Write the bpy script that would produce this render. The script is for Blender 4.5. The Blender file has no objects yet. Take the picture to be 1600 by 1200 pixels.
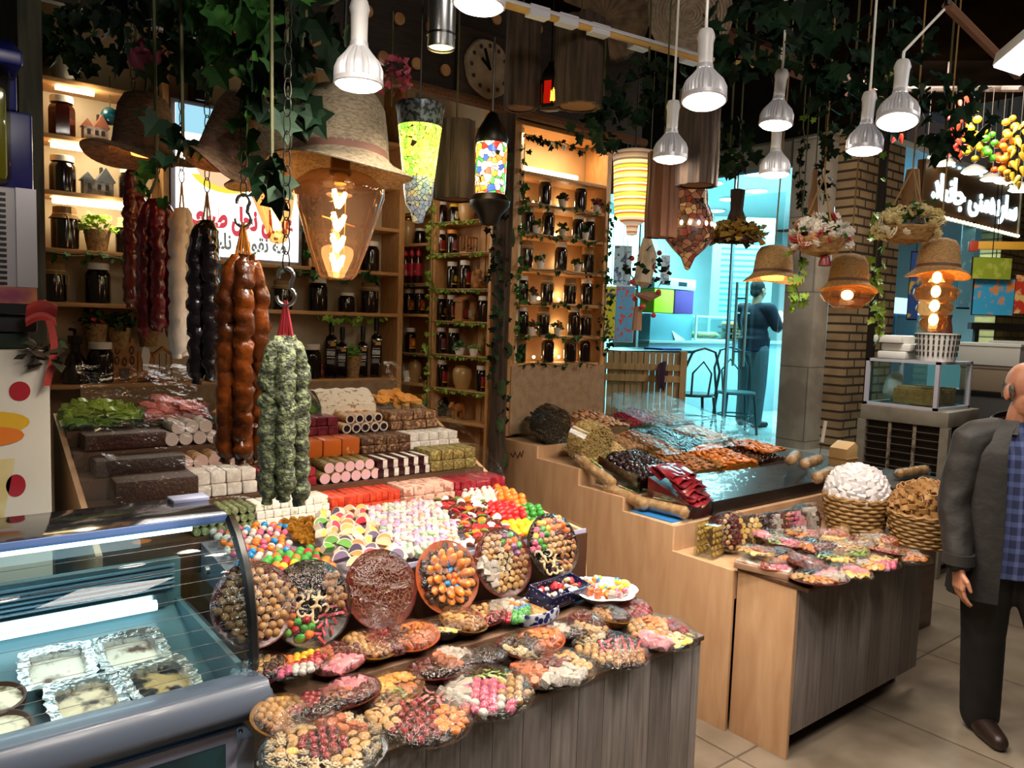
import bpy, bmesh, math, random
from mathutils import Vector, Matrix, Euler
from mathutils import noise as mnoise

random.seed(7)
C = bpy.context.scene.collection
PI = math.pi
R = math.radians

# ------------------------------------------------------------------ camera
CAM_H, FPX = 1.8, 1200.0
YAW, PITCH, ROLL = R(51.5), R(4.76), R(1.9)
CO = Vector((0, 0, CAM_H))
FW = Vector((math.cos(YAW) * math.cos(PITCH), math.sin(YAW) * math.cos(PITCH), -math.sin(PITCH)))
_r0 = Vector((math.sin(YAW), -math.cos(YAW), 0))
_u0 = _r0.cross(FW)
RT = _r0 * math.cos(ROLL) + _u0 * math.sin(ROLL)
UP = _u0 * math.cos(ROLL) - _r0 * math.sin(ROLL)
cd = bpy.data.cameras.new('camera')
cd.lens = 27.0
cd.sensor_width = 36.0
cd.clip_start = 0.05
cam = bpy.data.objects.new('camera', cd)
C.objects.link(cam)
cam.matrix_world = Matrix(((RT.x, UP.x, -FW.x, CO.x), (RT.y, UP.y, -FW.y, CO.y), (RT.z, UP.z, -FW.z, CO.z), (0, 0, 0, 1)))
bpy.context.scene.camera = cam


def ray(px, py):
 return FW + RT * ((px - 800) / FPX) - UP * ((py - 600) / FPX)


def onz(px, py, z):
 d = ray(px, py)
 return CO + d * ((z - CAM_H) / d.z)


def ony(px, py, y):
 d = ray(px, py)
 return CO + d * (y / d.y)


def onx(px, py, x):
 d = ray(px, py)
 return CO + d * (x / d.x)


def dep(px, py, D):
 return CO + ray(px, py) * D


# ------------------------------------------------------------------ world, exposure, general lights
sc = bpy.context.scene
w = bpy.data.worlds.new('night')
sc.world = w
w.use_nodes = True
w.node_tree.nodes['Background'].inputs[0].default_value = (0.55, 0.45, 0.40, 1)
w.node_tree.nodes['Background'].inputs[1].default_value = 0.05
sc.view_settings.view_transform = 'Standard'
sc.view_settings.look = 'None'
sc.view_settings.exposure = 0.25
sc.view_settings.gamma = 1.0
sc.view_settings.use_curve_mapping = False
sc.cycles.max_bounces = 6
sc.cycles.diffuse_bounces = 3
sc.cycles.glossy_bounces = 3
sc.cycles.transmission_bounces = 4
sc.cycles.transparent_max_bounces = 24
sc.cycles.sample_clamp_indirect = 4.0
sc.cycles.sample_clamp_direct = 12.0
sc.cycles.caustics_reflective = False
sc.cycles.caustics_refractive = False


def light(kind, name, loc, energy, col=(1, 1, 1), size=0.1, aim=None, angle=100, blend=0.6, sy=None):
 d = bpy.data.lights.new(name, kind)
 d.energy = energy
 d.color = col
 if kind == 'AREA':
  d.size = size
  if sy:
   d.shape = 'RECTANGLE'
   d.size_y = sy
 else:
  d.shadow_soft_size = size
 if kind == 'SPOT':
  d.spot_size = R(angle)
  d.spot_blend = blend
 o = bpy.data.objects.new(name, d)
 C.objects.link(o)
 o.location = loc
 if aim is not None:
  o.rotation_euler = (Vector(aim) - Vector(loc)).to_track_quat('-Z', 'Y').to_euler()
 return o


SPOTK = 1.5
WARM = (1.0, 0.80, 0.60)
NEUT = (1.0, 0.90, 0.80)
CYAN = (0.50, 0.94, 1.0)
# ceiling lamps assumed for the passage, out of the picture above the aisle
light('AREA', 'unseen_passage_lamp', (0.9, 0.1, 3.3), 22, NEUT, 0.6, (1.6, 1.6, 0.8))
light('AREA', 'unseen_passage_lamp', (3.4, 0.1, 3.3), 12, NEUT, 0.6, (3.4, 1.6, 0.6))
# added lamp of the passage, then lamps inside the shop across it
light('AREA', 'unseen_passage_lamp', (5.2, 2.2, 3.5), 60, NEUT, 0.8, (5.9, 2.9, 0.6))  # unseen, put there to brighten the pillar and the cooler
light('AREA', 'shop_light', (8.6, 5.6, 3.35), 240, CYAN, 1.6, (8.6, 5.6, 0.6))
light('AREA', 'shop_light', (8.6, 7.8, 3.35), 260, CYAN, 1.6, (8.6, 8.3, 0.6))
light('AREA', 'shop_light', (7.4, 4.75, 3.4), 45, CYAN, 0.5, (7.7, 5.2, 1.2))  # added near the glass front to light the standing man's back
light('AREA', 'juice_shop_lamp', (9.6, 4.3, 3.0), 70, CYAN, 0.8, (9.4, 4.2, 1.2))


# ------------------------------------------------------------------ materials
def lin(c):
 if isinstance(c, str):
  c = [int(c[i:i + 2], 16) / 255 for i in (0, 2, 4)]
  c = [x / 12.92 if x <= 0.04045 else ((x + 0.055) / 1.055) ** 2.4 for x in c]
 return (c[0], c[1], c[2], 1)


MATS = {}


def _base(name):
 m = bpy.data.materials.new(name)
 m.use_nodes = True
 nt = m.node_tree
 return m, nt, nt.nodes, nt.links, nt.nodes['Principled BSDF']


def _coords(nd, lk, stretch=(1, 1, 1), rnd=True):
 tc = nd.new('ShaderNodeTexCoord')
 mp = nd.new('ShaderNodeMapping')
 mp.inputs['Scale'].default_value = stretch
 lk.new(tc.outputs['Object'], mp.inputs['Vector'])
 if rnd:
  oi = nd.new('ShaderNodeObjectInfo')
  mu = nd.new('ShaderNodeMath')
  mu.operation = 'MULTIPLY'
  mu.inputs[1].default_value = 7.0
  lk.new(oi.outputs['Random'], mu.inputs[0])
  lk.new(mu.outputs[0], mp.inputs['Location'])
 return mp.outputs['Vector']


def M(name, col, rough=0.5, metal=0.0, col2=None, vs=20.0, lo=0.4, hi=0.65, bump=0.0, bs=60.0, spec=0.5, coat=0.0, sss=0.0, rnd=0.0, stretch=(1, 1, 1), detail=3.0, emit=0.0, tex='noise'):
 """a surface of one or two colours mixed by a noise, with a fine bump"""
 if name in MATS:
  return MATS[name]
 m, nt, nd, lk, b = _base(name)
 b.inputs['Roughness'].default_value = rough
 b.inputs['Metallic'].default_value = metal
 b.inputs['Specular IOR Level'].default_value = spec
 if coat:
  b.inputs['Coat Weight'].default_value = coat
  b.inputs['Coat Roughness'].default_value = 0.08
 if sss:
  b.inputs['Subsurface Weight'].default_value = sss
  b.inputs['Subsurface Radius'].default_value = (0.02, 0.012, 0.008)
  b.inputs['Subsurface Scale'].default_value = 0.4
 out = None
 vec = _coords(nd, lk, stretch) if (col2 or bump) else None
 if col2:
  if tex == 'voronoi':
   n = nd.new('ShaderNodeTexVoronoi')
   n.inputs['Scale'].default_value = vs
   fac = n.outputs['Distance']
  elif tex == 'wave':
   n = nd.new('ShaderNodeTexWave')
   n.inputs['Scale'].default_value = vs
   n.inputs['Distortion'].default_value = 2.0
   fac = n.outputs['Fac']
  else:
   n = nd.new('ShaderNodeTexNoise')
   n.inputs['Scale'].default_value = vs
   n.inputs['Detail'].default_value = detail
   fac = n.outputs['Fac']
  lk.new(vec, n.inputs['Vector'])
  rp = nd.new('ShaderNodeValToRGB')
  rp.color_ramp.elements[0].position = lo
  rp.color_ramp.elements[1].position = hi
  rp.color_ramp.elements[0].color = lin(col)
  rp.color_ramp.elements[1].color = lin(col2)
  lk.new(fac, rp.inputs[0])
  out = rp.outputs[0]
 if rnd:
  hs = nd.new('ShaderNodeHueSaturation')
  hs.inputs['Color'].default_value = lin(col)
  if out:
   lk.new(out, hs.inputs['Color'])
  oi = nd.new('ShaderNodeObjectInfo')
  mr = nd.new('ShaderNodeMapRange')
  mr.inputs['To Min'].default_value = 1 - rnd
  mr.inputs['To Max'].default_value = 1 + rnd
  lk.new(oi.outputs['Random'], mr.inputs[0])
  lk.new(mr.outputs[0], hs.inputs['Value'])
  out = hs.outputs[0]
 if out:
  lk.new(out, b.inputs['Base Color'])
 else:
  b.inputs['Base Color'].default_value = lin(col)
 if bump:
  n2 = nd.new('ShaderNodeTexNoise')
  n2.inputs['Scale'].default_value = bs
  n2.inputs['Detail'].default_value = 3.0
  lk.new(vec, n2.inputs['Vector'])
  bp = nd.new('ShaderNodeBump')
  bp.inputs['Strength'].default_value = bump
  bp.inputs['Distance'].default_value = 0.01
  lk.new(n2.outputs['Fac'], bp.inputs['Height'])
  lk.new(bp.outputs[0], b.inputs['Normal'])
 if emit:
  b.inputs['Emission Color'].default_value = lin(col)
  b.inputs['Emission Strength'].default_value = emit
 MATS[name] = m
 return m


def glow(name, col, strength):
 if name in MATS:
  return MATS[name]
 m, nt, nd, lk, b = _base(name)
 nd.remove(b)
 e = nd.new('ShaderNodeEmission')
 e.inputs[0].default_value = lin(col)
 e.inputs[1].default_value = strength
 lk.new(e.outputs[0], nd['Material Output'].inputs[0])
 MATS[name] = m
 return m


def clear(name, tint='ffffff', gloss=0.06, rough=0.06, bump=0.0, bs=30.0, edge=0.35, opaq=0.0, opcol='ffffff'):
 """thin clear film, acrylic or glass: looked through, with a surface shine stronger at grazing angles; opaq adds a milky share"""
 if name in MATS:
  return MATS[name]
 m, nt, nd, lk, b = _base(name)
 nd.remove(b)
 tr = nd.new('ShaderNodeBsdfTransparent')
 tr.inputs[0].default_value = lin(tint)
 gl = nd.new('ShaderNodeBsdfGlossy')
 gl.inputs['Roughness'].default_value = rough
 lw = nd.new('ShaderNodeLayerWeight')
 lw.inputs['Blend'].default_value = 0.25
 mr = nd.new('ShaderNodeMapRange')
 mr.inputs['To Min'].default_value = gloss
 mr.inputs['To Max'].default_value = edge
 lk.new(lw.outputs['Facing'], mr.inputs[0])
 mx = nd.new('ShaderNodeMixShader')
 lk.new(mr.outputs[0], mx.inputs[0])
 src = tr.outputs[0]
 if opaq:
  df = nd.new('ShaderNodeBsdfDiffuse')
  df.inputs[0].default_value = lin(opcol)
  m2 = nd.new('ShaderNodeMixShader')
  m2.inputs[0].default_value = opaq
  lk.new(tr.outputs[0], m2.inputs[1])
  lk.new(df.outputs[0], m2.inputs[2])
  src = m2.outputs[0]
 lk.new(src, mx.inputs[1])
 lk.new(gl.outputs[0], mx.inputs[2])
 lk.new(mx.outputs[0], nd['Material Output'].inputs[0])
 if bump:
  vec = _coords(nd, lk)
  n2 = nd.new('ShaderNodeTexNoise')
  n2.inputs['Scale'].default_value = bs
  n2.inputs['Detail'].default_value = 4.0
  lk.new(vec, n2.inputs['Vector'])
  bp = nd.new('ShaderNodeBump')
  bp.inputs['Strength'].default_value = bump
  bp.inputs['Distance'].default_value = 0.02
  lk.new(n2.outputs['Fac'], bp.inputs['Height'])
  lk.new(bp.outputs[0], gl.inputs['Normal'])
  lk.new(bp.outputs[0], lw.inputs['Normal'])
 MATS[name] = m
 return m


def boards(name, c1, c2, plank=0.2, axis='X', grain=(3, 3, 0.6), rough=0.55, gap=0.03, var=0.35, fine=18.0):
 """sawn boards side by side along an axis, each of a shade of its own, with a grain"""
 if name in MATS:
  return MATS[name]
 m, nt, nd, lk, b = _base(name)
 b.inputs['Roughness'].default_value = rough
 tc = nd.new('ShaderNodeTexCoord')
 sp = nd.new('ShaderNodeSeparateXYZ')
 lk.new(tc.outputs['Object'], sp.inputs[0])
 dv = nd.new('ShaderNodeMath')
 dv.operation = 'DIVIDE'
 dv.inputs[1].default_value = plank
 lk.new(sp.outputs[axis], dv.inputs[0])
 fl = nd.new('ShaderNodeMath')
 fl.operation = 'FLOOR'
 lk.new(dv.outputs[0], fl.inputs[0])
 fr = nd.new('ShaderNodeMath')
 fr.operation = 'FRACT'
 lk.new(dv.outputs[0], fr.inputs[0])
 wn = nd.new('ShaderNodeTexWhiteNoise')
 wn.noise_dimensions = '1D'
 lk.new(fl.outputs[0], wn.inputs['W'])
 mp = nd.new('ShaderNodeMapping')
 mp.inputs['Scale'].default_value = grain
 lk.new(tc.outputs['Object'], mp.inputs['Vector'])
 cb = nd.new('ShaderNodeCombineXYZ')
 mu = nd.new('ShaderNodeMath')
 mu.operation = 'MULTIPLY'
 mu.inputs[1].default_value = 9.0
 lk.new(wn.outputs['Value'], mu.inputs[0])
 lk.new(mu.outputs[0], cb.inputs[0])
 lk.new(mu.outputs[0], cb.inputs[1])
 lk.new(cb.outputs[0], mp.inputs['Location'])
 n = nd.new('ShaderNodeTexNoise')
 n.inputs['Scale'].default_value = fine
 n.inputs['Detail'].default_value = 5
 n.inputs['Distortion'].default_value = 0.4
 lk.new(mp.outputs[0], n.inputs['Vector'])
 rp = nd.new('ShaderNodeValToRGB')
 rp.color_ramp.elements[0].position = 0.3
 rp.color_ramp.elements[1].position = 0.72
 rp.color_ramp.elements[0].color = lin(c1)
 rp.color_ramp.elements[1].color = lin(c2)
 lk.new(n.outputs['Fac'], rp.inputs[0])
 hs = nd.new('ShaderNodeHueSaturation')
 lk.new(rp.outputs[0], hs.inputs['Color'])
 mr = nd.new('ShaderNodeMapRange')
 mr.inputs['To Min'].default_value = 1 - var
 mr.inputs['To Max'].default_value = 1 + var * 0.6
 lk.new(wn.outputs['Value'], mr.inputs[0])
 lk.new(mr.outputs[0], hs.inputs['Value'])
 gp = nd.new('ShaderNodeMath')
 gp.operation = 'GREATER_THAN'
 gp.inputs[1].default_value = gap
 lk.new(fr.outputs[0], gp.inputs[0])
 mx = nd.new('ShaderNodeMixRGB')
 mx.inputs[1].default_value = (0.012, 0.01, 0.009, 1)
 lk.new(gp.outputs[0], mx.inputs[0])
 lk.new(hs.outputs[0], mx.inputs[2])
 lk.new(mx.outputs[0], b.inputs['Base Color'])
 bp = nd.new('ShaderNodeBump')
 bp.inputs['Strength'].default_value = 0.15
 bp.inputs['Distance'].default_value = 0.004
 lk.new(n.outputs['Fac'], bp.inputs['Height'])
 lk.new(bp.outputs[0], b.inputs['Normal'])
 MATS[name] = m
 return m


def bricks(name, c1, c2, mortar, bw=0.22, bh=0.075, gap=0.012, plane='YZ', rough=0.8, bump=0.6, offset=0.5):
 if name in MATS:
  return MATS[name]
 m, nt, nd, lk, b = _base(name)
 b.inputs['Roughness'].default_value = rough
 tc = nd.new('ShaderNodeTexCoord')
 sp = nd.new('ShaderNodeSeparateXYZ')
 lk.new(tc.outputs['Object'], sp.inputs[0])
 cb = nd.new('ShaderNodeCombineXYZ')
 lk.new(sp.outputs[plane[0]], cb.inputs[0])
 lk.new(sp.outputs[plane[1]], cb.inputs[1])
 br = nd.new('ShaderNodeTexBrick')
 br.inputs['Scale'].default_value = 1.0
 br.inputs['Brick Width'].default_value = bw
 br.inputs['Row Height'].default_value = bh
 br.inputs['Mortar Size'].default_value = gap
 br.offset = offset
 br.inputs['Color1'].default_value = lin(c1)
 br.inputs['Color2'].default_value = lin(c2)
 br.inputs['Mortar'].default_value = lin(mortar)
 lk.new(cb.outputs[0], br.inputs['Vector'])
 n = nd.new('ShaderNodeTexNoise')
 n.inputs['Scale'].default_value = 3.0
 n.inputs['Detail'].default_value = 6
 lk.new(tc.outputs['Object'], n.inputs['Vector'])
 mx = nd.new('ShaderNodeMixRGB')
 mx.blend_type = 'MULTIPLY'
 mx.inputs[0].default_value = 0.6
 lk.new(br.outputs['Color'], mx.inputs[1])
 rp = nd.new('ShaderNodeValToRGB')
 rp.color_ramp.elements[0].position = 0.35
 rp.color_ramp.elements[1].position = 0.6
 rp.color_ramp.elements[0].color = (0.35, 0.3, 0.27, 1)
 rp.color_ramp.elements[1].color = (1, 1, 1, 1)
 lk.new(n.outputs['Fac'], rp.inputs[0])
 lk.new(rp.outputs[0], mx.inputs[2])
 lk.new(mx.outputs[0], b.inputs['Base Color'])
 bp = nd.new('ShaderNodeBump')
 bp.inputs['Strength'].default_value = bump
 bp.inputs['Distance'].default_value = 0.006
 bp.invert = True
 lk.new(br.outputs['Fac'], bp.inputs['Height'])
 lk.new(bp.outputs[0], b.inputs['Normal'])
 MATS[name] = m
 return m


# ------------------------------------------------------------------ mesh building
class MB:
 def __init__(s):
  s.v, s.f, s.m, s.mi, s.T = [], [], [], 0, Matrix()

 def add(s, vs, fs):
  b = len(s.v)
  T = s.T
  s.v += [T @ Vector(v) for v in vs]
  s.f += [tuple(b + i for i in f) for f in fs]
  s.m += [s.mi] * len(fs)
  return s

 def at(s, loc=(0, 0, 0), rot=(0, 0, 0), sc=(1, 1, 1)):
  if not hasattr(sc, '__len__'):
   sc = (sc, sc, sc)
  s.T = Matrix.LocRotScale(Vector(loc), Euler(rot), Vector(sc))
  return s

 def box(s, x0, x1, y0, y1, z0, z1):
  return s.add([(x0, y0, z0), (x1, y0, z0), (x1, y1, z0), (x0, y1, z0), (x0, y0, z1), (x1, y0, z1), (x1, y1, z1), (x0, y1, z1)],
                     [(0, 3, 2, 1), (4, 5, 6, 7), (0, 1, 5, 4), (1, 2, 6, 5), (2, 3, 7, 6), (3, 0, 4, 7)])

 def prism(s, pts, a0, a1, axis='z'):
  n = len(pts)

  def mk(p, a):
   return (p[0], p[1], a) if axis == 'z' else ((a, p[0], p[1]) if axis == 'x' else (p[0], a, p[1]))
  vs = [mk(p, a0) for p in pts] + [mk(p, a1) for p in pts]
  fs = [tuple(range(n - 1, -1, -1)), tuple(range(n, 2 * n))] + [(i, (i + 1) % n, n + (i + 1) % n, n + i) for i in range(n)]
  return s.add(vs, fs)

 def lathe(s, prof, seg=16, ring=None, sx=1.0, sy=1.0):
  """profile of (radius, height), bottom to top; ring(angle) scales the radius"""
  vs, fs = [], []
  n = len(prof)
  for k in range(seg):
   a = 2 * PI * k / seg
   q = ring(a) if ring else 1.0
   for r, z in prof:
    vs.append((math.cos(a) * r * q * sx, math.sin(a) * r * q * sy, z))
  for k in range(seg):
   k2 = (k + 1) % seg
   for i in range(n - 1):
    if prof[i][0] < 1e-6 and prof[i + 1][0] < 1e-6:
     continue
    if prof[i][0] < 1e-6:
     fs.append((k * n, k2 * n + i + 1, k * n + i + 1)) if i == 0 else fs.append((k * n + i, k2 * n + i + 1, k * n + i + 1))
    elif prof[i + 1][0] < 1e-6:
     fs.append((k * n + i, k2 * n + i, k * n + i + 1))
    else:
     fs.append((k * n + i, k2 * n + i, k2 * n + i + 1, k * n + i + 1))
  return s.add(vs, fs)

 def tube(s, pts, r, seg=6, cap=True):
  pts = [Vector(p) for p in pts]
  n = len(pts)
  rs = r if hasattr(r, '__len__') else [r] * n
  vs, fs = [], []
  up = Vector((0, 0, 1))
  prev = None
  for i, p in enumerate(pts):
   t = (pts[min(i + 1, n - 1)] - pts[max(i - 1, 0)])
   t = t.normalized() if t.length > 1e-9 else Vector((0, 0, 1))
   if prev is None:
    a = t.cross(up)
    a = t.cross(Vector((1, 0, 0))) if a.length < 1e-3 else a
   else:
    a = prev - t * prev.dot(t)
    if a.length < 1e-4:
     a = t.cross(up)
   a.normalize()
   prev = a
   b = t.cross(a)
   for k in range(seg):
    an = 2 * PI * k / seg
    vs.append(p + (a * math.cos(an) + b * math.sin(an)) * rs[i])
  for i in range(n - 1):
   for k in range(seg):
    k2 = (k + 1) % seg
    fs.append((i * seg + k, i * seg + k2, (i + 1) * seg + k2, (i + 1) * seg + k))
  if cap:
   fs.append(tuple(range(seg - 1, -1, -1)))
   fs.append(tuple((n - 1) * seg + k for k in range(seg)))
  return s.add(vs, fs)

 def ball(s, c, r, seg=10, rings=7, lump=0.0, freq=3.0, seed=0.0):
  if not hasattr(r, '__len__'):
   r = (r, r, r)
  c = Vector(c)
  vs, fs = [(c.x, c.y, c.z - r[2])], []
  for i in range(1, rings):
   ph = -PI / 2 + PI * i / rings
   for k in range(seg):
    a = 2 * PI * k / seg
    d = Vector((math.cos(a) * math.cos(ph), math.sin(a) * math.cos(ph), math.sin(ph)))
    q = 1 + lump * mnoise.noise(d * freq + Vector((seed, seed * 1.7, 0)))
    vs.append((c.x + d.x * r[0] * q, c.y + d.y * r[1] * q, c.z + d.z * r[2] * q))
  vs.append((c.x, c.y, c.z + r[2]))
  for k in range(seg):
   k2 = (k + 1) % seg
   fs.append((0, 1 + k2, 1 + k))
   for i in range(rings - 2):
    a = 1 + i * seg
    fs.append((a + k, a + k2, a + seg + k2, a + seg + k))
   a = 1 + (rings - 2) * seg
   fs.append((a + k, a + k2, len(vs) - 1))
  return s.add(vs, fs)

 def grid(s, fn, nu, nv):
  vs = [fn(i / nu, j / nv) for j in range(nv + 1) for i in range(nu + 1)]
  fs = [(j * (nu + 1) + i, j * (nu + 1) + i + 1, (j + 1) * (nu + 1) + i + 1, (j + 1) * (nu + 1) + i) for j in range(nv) for i in range(nu)]
  return s.add(vs, fs)

 def mesh(s, name, mats, bevel=0.0, seg=2, smooth=35, solid=0.0):
  me = bpy.data.meshes.new(name)
  me.from_pydata([tuple(v) for v in s.v], [], s.f)
  for m in (mats if isinstance(mats, (list, tuple)) else [mats]):
   me.materials.append(m)
  if isinstance(mats, (list, tuple)) and len(mats) > 1:
   me.polygons.foreach_set('material_index', s.m)
  if bevel:
   bm = bmesh.new()
   bm.from_mesh(me)
   es = [e for e in bm.edges if len(e.link_faces) == 2 and e.calc_face_angle(0) > 0.6]
   bmesh.ops.bevel(bm, geom=es, offset=bevel, segments=seg, affect='EDGES', profile=0.6, clamp_overlap=True)
   bm.to_mesh(me)
   bm.free()
  if solid:
   bm = bmesh.new()
   bm.from_mesh(me)
   bmesh.ops.solidify(bm, geom=bm.faces[:], thickness=solid)
   bm.to_mesh(me)
   bm.free()
  if smooth:
   me.shade_smooth()
   me.set_sharp_from_angle(angle=R(smooth))
  me.update()
  return me

 def obj(s, name, mats, parent=None, **k):
  return link(name, s.mesh(name, mats, **k), parent)


def link(name, me, parent=None, loc=None, rot=None, scale=None):
 o = bpy.data.objects.new(name, me)
 C.objects.link(o)
 if parent is not None:
  o.parent = parent
 if loc is not None:
  o.location = loc
 if rot is not None:
  o.rotation_euler = rot
 if scale is not None:
  o.scale = scale if hasattr(scale, '__len__') else (scale,) * 3
 return o


def tag(o, label, cat, group=None):
 o['label'] = label
 o['category'] = cat
 if group:
  o['group'] = group
 return o


def thing(name, label, cat, loc=(0, 0, 0), rot=(0, 0, 0), group=None, scale=1.0):
 o = bpy.data.objects.new(name, None)
 C.objects.link(o)
 o.location = loc
 o.rotation_euler = rot if hasattr(rot, '__len__') else (0, 0, rot)
 o.scale = (scale,) * 3 if not hasattr(scale, '__len__') else scale
 return tag(o, label, cat, group)


def solo(name, mb, mats, label, cat, group=None, loc=None, rot=None, **k):
 o = mb.obj(name, mats, None, **k) if isinstance(mb, MB) else link(name, mb)
 if loc is not None:
  o.location = loc
 if rot is not None:
  o.rotation_euler = rot if hasattr(rot, '__len__') else (0, 0, rot)
 return tag(o, label, cat, group)


def struct(name, mb, mats, **k):
 o = mb.obj(name, mats, None, **k)
 o['kind'] = 'structure'
 return o


def stuff(o):
 o['kind'] = 'stuff'
 return o


def dup(root, loc, rot=0.0, label=None, group=None, scale=None):
 r = root.copy()
 C.objects.link(r)
 r.location = loc
 r.rotation_euler = rot if hasattr(rot, '__len__') else (0, 0, rot)
 if scale is not None:
  r.scale = scale if hasattr(scale, '__len__') else (scale,) * 3
 if label:
  r['label'] = label
 if group:
  r['group'] = group
 for ch in list(root.children):
  c = ch.copy()
  C.objects.link(c)
  c.parent = r
  for g in list(ch.children):
   d = g.copy()
   C.objects.link(d)
   d.parent = c
 return r


ORD = ['first', 'second', 'third', 'fourth', 'fifth', 'sixth', 'seventh', 'eighth', 'ninth', 'tenth', 'eleventh', 'twelfth', 'thirteenth', 'fourteenth', 'fifteenth', 'sixteenth', 'seventeenth', 'eighteenth', 'nineteenth', 'twentieth']


def writing(text, size, mat, parent, name, loc, rot, depth=0.001, width=None, align='CENTER', bold=0.0):
 """lettering as a mesh of its own"""
 cu = bpy.data.curves.new('lettering', 'FONT')
 cu.body = text
 cu.size = size
 cu.align_x = align
 cu.extrude = depth
 cu.offset = bold
 cu.resolution_u = 3
 t = bpy.data.objects.new('lettering', cu)
 C.objects.link(t)
 bpy.context.view_layer.update()
 dgr = bpy.context.evaluated_depsgraph_get()
 me = bpy.data.meshes.new_from_object(t.evaluated_get(dgr))
 bpy.data.objects.remove(t)
 if width:
  xs = [v.co.x for v in me.vertices]
  k = width / max(1e-6, max(xs) - min(xs))
  for v in me.vertices:
   v.co.x *= k
 me.materials.clear()
 me.materials.append(mat)
 return link(name, me, parent, loc, rot)


# common materials
FILM = clear('cellophane', gloss=0.05, rough=0.045, bump=0.7, bs=16.0, edge=0.3)
SHEET = clear('draped_sheet', gloss=0.04, rough=0.04, bump=0.7, bs=14.0, edge=0.16)
WRAP = clear('tight_wrap', gloss=0.17, rough=0.05, bump=1.0, bs=30.0, edge=0.5)
ACRYL = clear('acrylic', 'f4fbfb', gloss=0.05, rough=0.04, edge=0.4)
PANE = clear('pane_glass', 'e6fafa', gloss=0.03, rough=0.02, edge=0.5)
WHITE = M('white_plastic', 'e9e6de', 0.35)
BLACK = M('black_plastic', '111111', 0.35)
STEEL = M('steel', 'b5b7b8', 0.28, 1.0)
DARKST = M('dark_steel', '3a3733', 0.4, 1.0)
PINE = boards('pine_board', 'b98550', 'd9a86c', 2.0, 'Z', (0.8, 6, 6), 0.5, 0.0, 0.12)
PINE2 = boards('pine_upright', 'b88450', 'd8a76c', 2.0, 'X', (6, 6, 0.8), 0.5, 0.0, 0.12)
LAMIN = boards('oak_laminate', 'b48c68', 'c8a37e', 5.0, 'X', (2, 2, 0.35), 0.42, 0.0, 0.05, 9.0)
GREYW = boards('grey_laminate', '6a625f', '8d8582', 0.105, 'X', (9, 3, 0.5), 0.5, 0.02, 0.25, 8.0)
IVY = M('ivy_leaf', '1f4019', 0.6, col2='38682a', vs=9, rnd=0.35, spec=0.2)
IVYD = M('dark_ivy_leaf', '0f2012', 0.65, col2='1a341e', vs=7, rnd=0.3, spec=0.15)  # dark foliage; the backlit shade overhead is put into its colour
VINE = M('vine_stem', '4b4a26', 0.7)
LIME = M('lime_leaf', '6f9a2c', 0.45, col2='a3bf4a', vs=12)

# ================================================================== the setting
TILE = bricks('street_tile', '8a7d6c', '7a6e60', '5c5248', 0.9, 0.9, 0.006, 'XY', 0.3, 0.15, 0.0)
PLASTER = M('cream_plaster', 'd8c9ae', 0.85, col2='c6b596', vs=3, bump=0.1, bs=40)
GREYPL = M('grey_stone_cladding', '8d8578', 0.6, col2='7c7468', vs=2.5, bump=0.1, bs=50)
DARKW = M('dark_stained_wood', '2b1f18', 0.65, col2='3a2a20', vs=6, stretch=(0.5, 6, 6), bump=0.3, bs=30)
BRICK = bricks('brown_brick', 'a58a66', '8f7554', '3a2c20', 0.25, 0.085, 0.012, 'XZ')
BRICKP = bricks('lit_brick', 'c09a5a', 'a8824a', '6a5030', 0.25, 0.085, 0.012, 'XZ')  # yellower brick copy, the light on the pier put into its colour
TEALW = M('white_tile_wall', 'd6e4e4', 0.4, col2='cbdcdc', vs=2)
b = MB().box(-3, 15, -3, 12, -0.06, 0)
struct('floor', b, TILE)
b = MB().box(6.75, 15, 3.2, 12, 0.02, 0.64)
struct('floor_shop', b, M('shop_floor_stone', 'a9b4b4', 0.22, col2='96a2a2', vs=3), bevel=0.01)
b = MB().box(-3, 6.7, -3, 12, 3.62, 3.7)
struct('ceiling', b, M('black_ceiling', '100c0a', .9, col2='1a1410', vs=3, spec=0.0))
b = MB().box(6.7, 15, -3, 3.55, 3.9, 4.0)
struct('ceiling_passage', b, DARKW)
b = MB().box(6.72, 13, 3.75, 12, 3.66, 3.72)
struct('ceiling_shop', b, M('shop_ceiling', 'd2dad8', 0.6))
b = MB().box(-1.2, 2.95, 4.64, 4.74, 0, 3.62)
struct('wall_back', b, PLASTER)
b = MB().box(0.33, 0.40, 3.15, 4.64, 0, 3.62)
struct('wall_left', b, M('dark_curtain_wall', '4a4a3c', 0.8, col2='33352b', vs=8, stretch=(6, 6, 0.6)))
# the side wall behind the angled shelves
SA = math.atan2(0.98, -0.18)
SB = Matrix.Translation((2.77, 3.70, 0)) @ Matrix.Rotation(SA, 4, 'Z')   # local +x runs into the shop, local +y towards its middle
b = MB()
b.T = SB
b.box(-0.02, 0.98, -0.22, -0.17, 0, 3.62)
struct('wall_side', b, PLASTER)
b = MB().box(2.84, 3.70, 3.88, 3.93, 0, 3.62)
struct('wall_stall', b, M('stall_back_board', 'c59a6a', 0.6, col2='b88c5c', vs=4))
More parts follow.
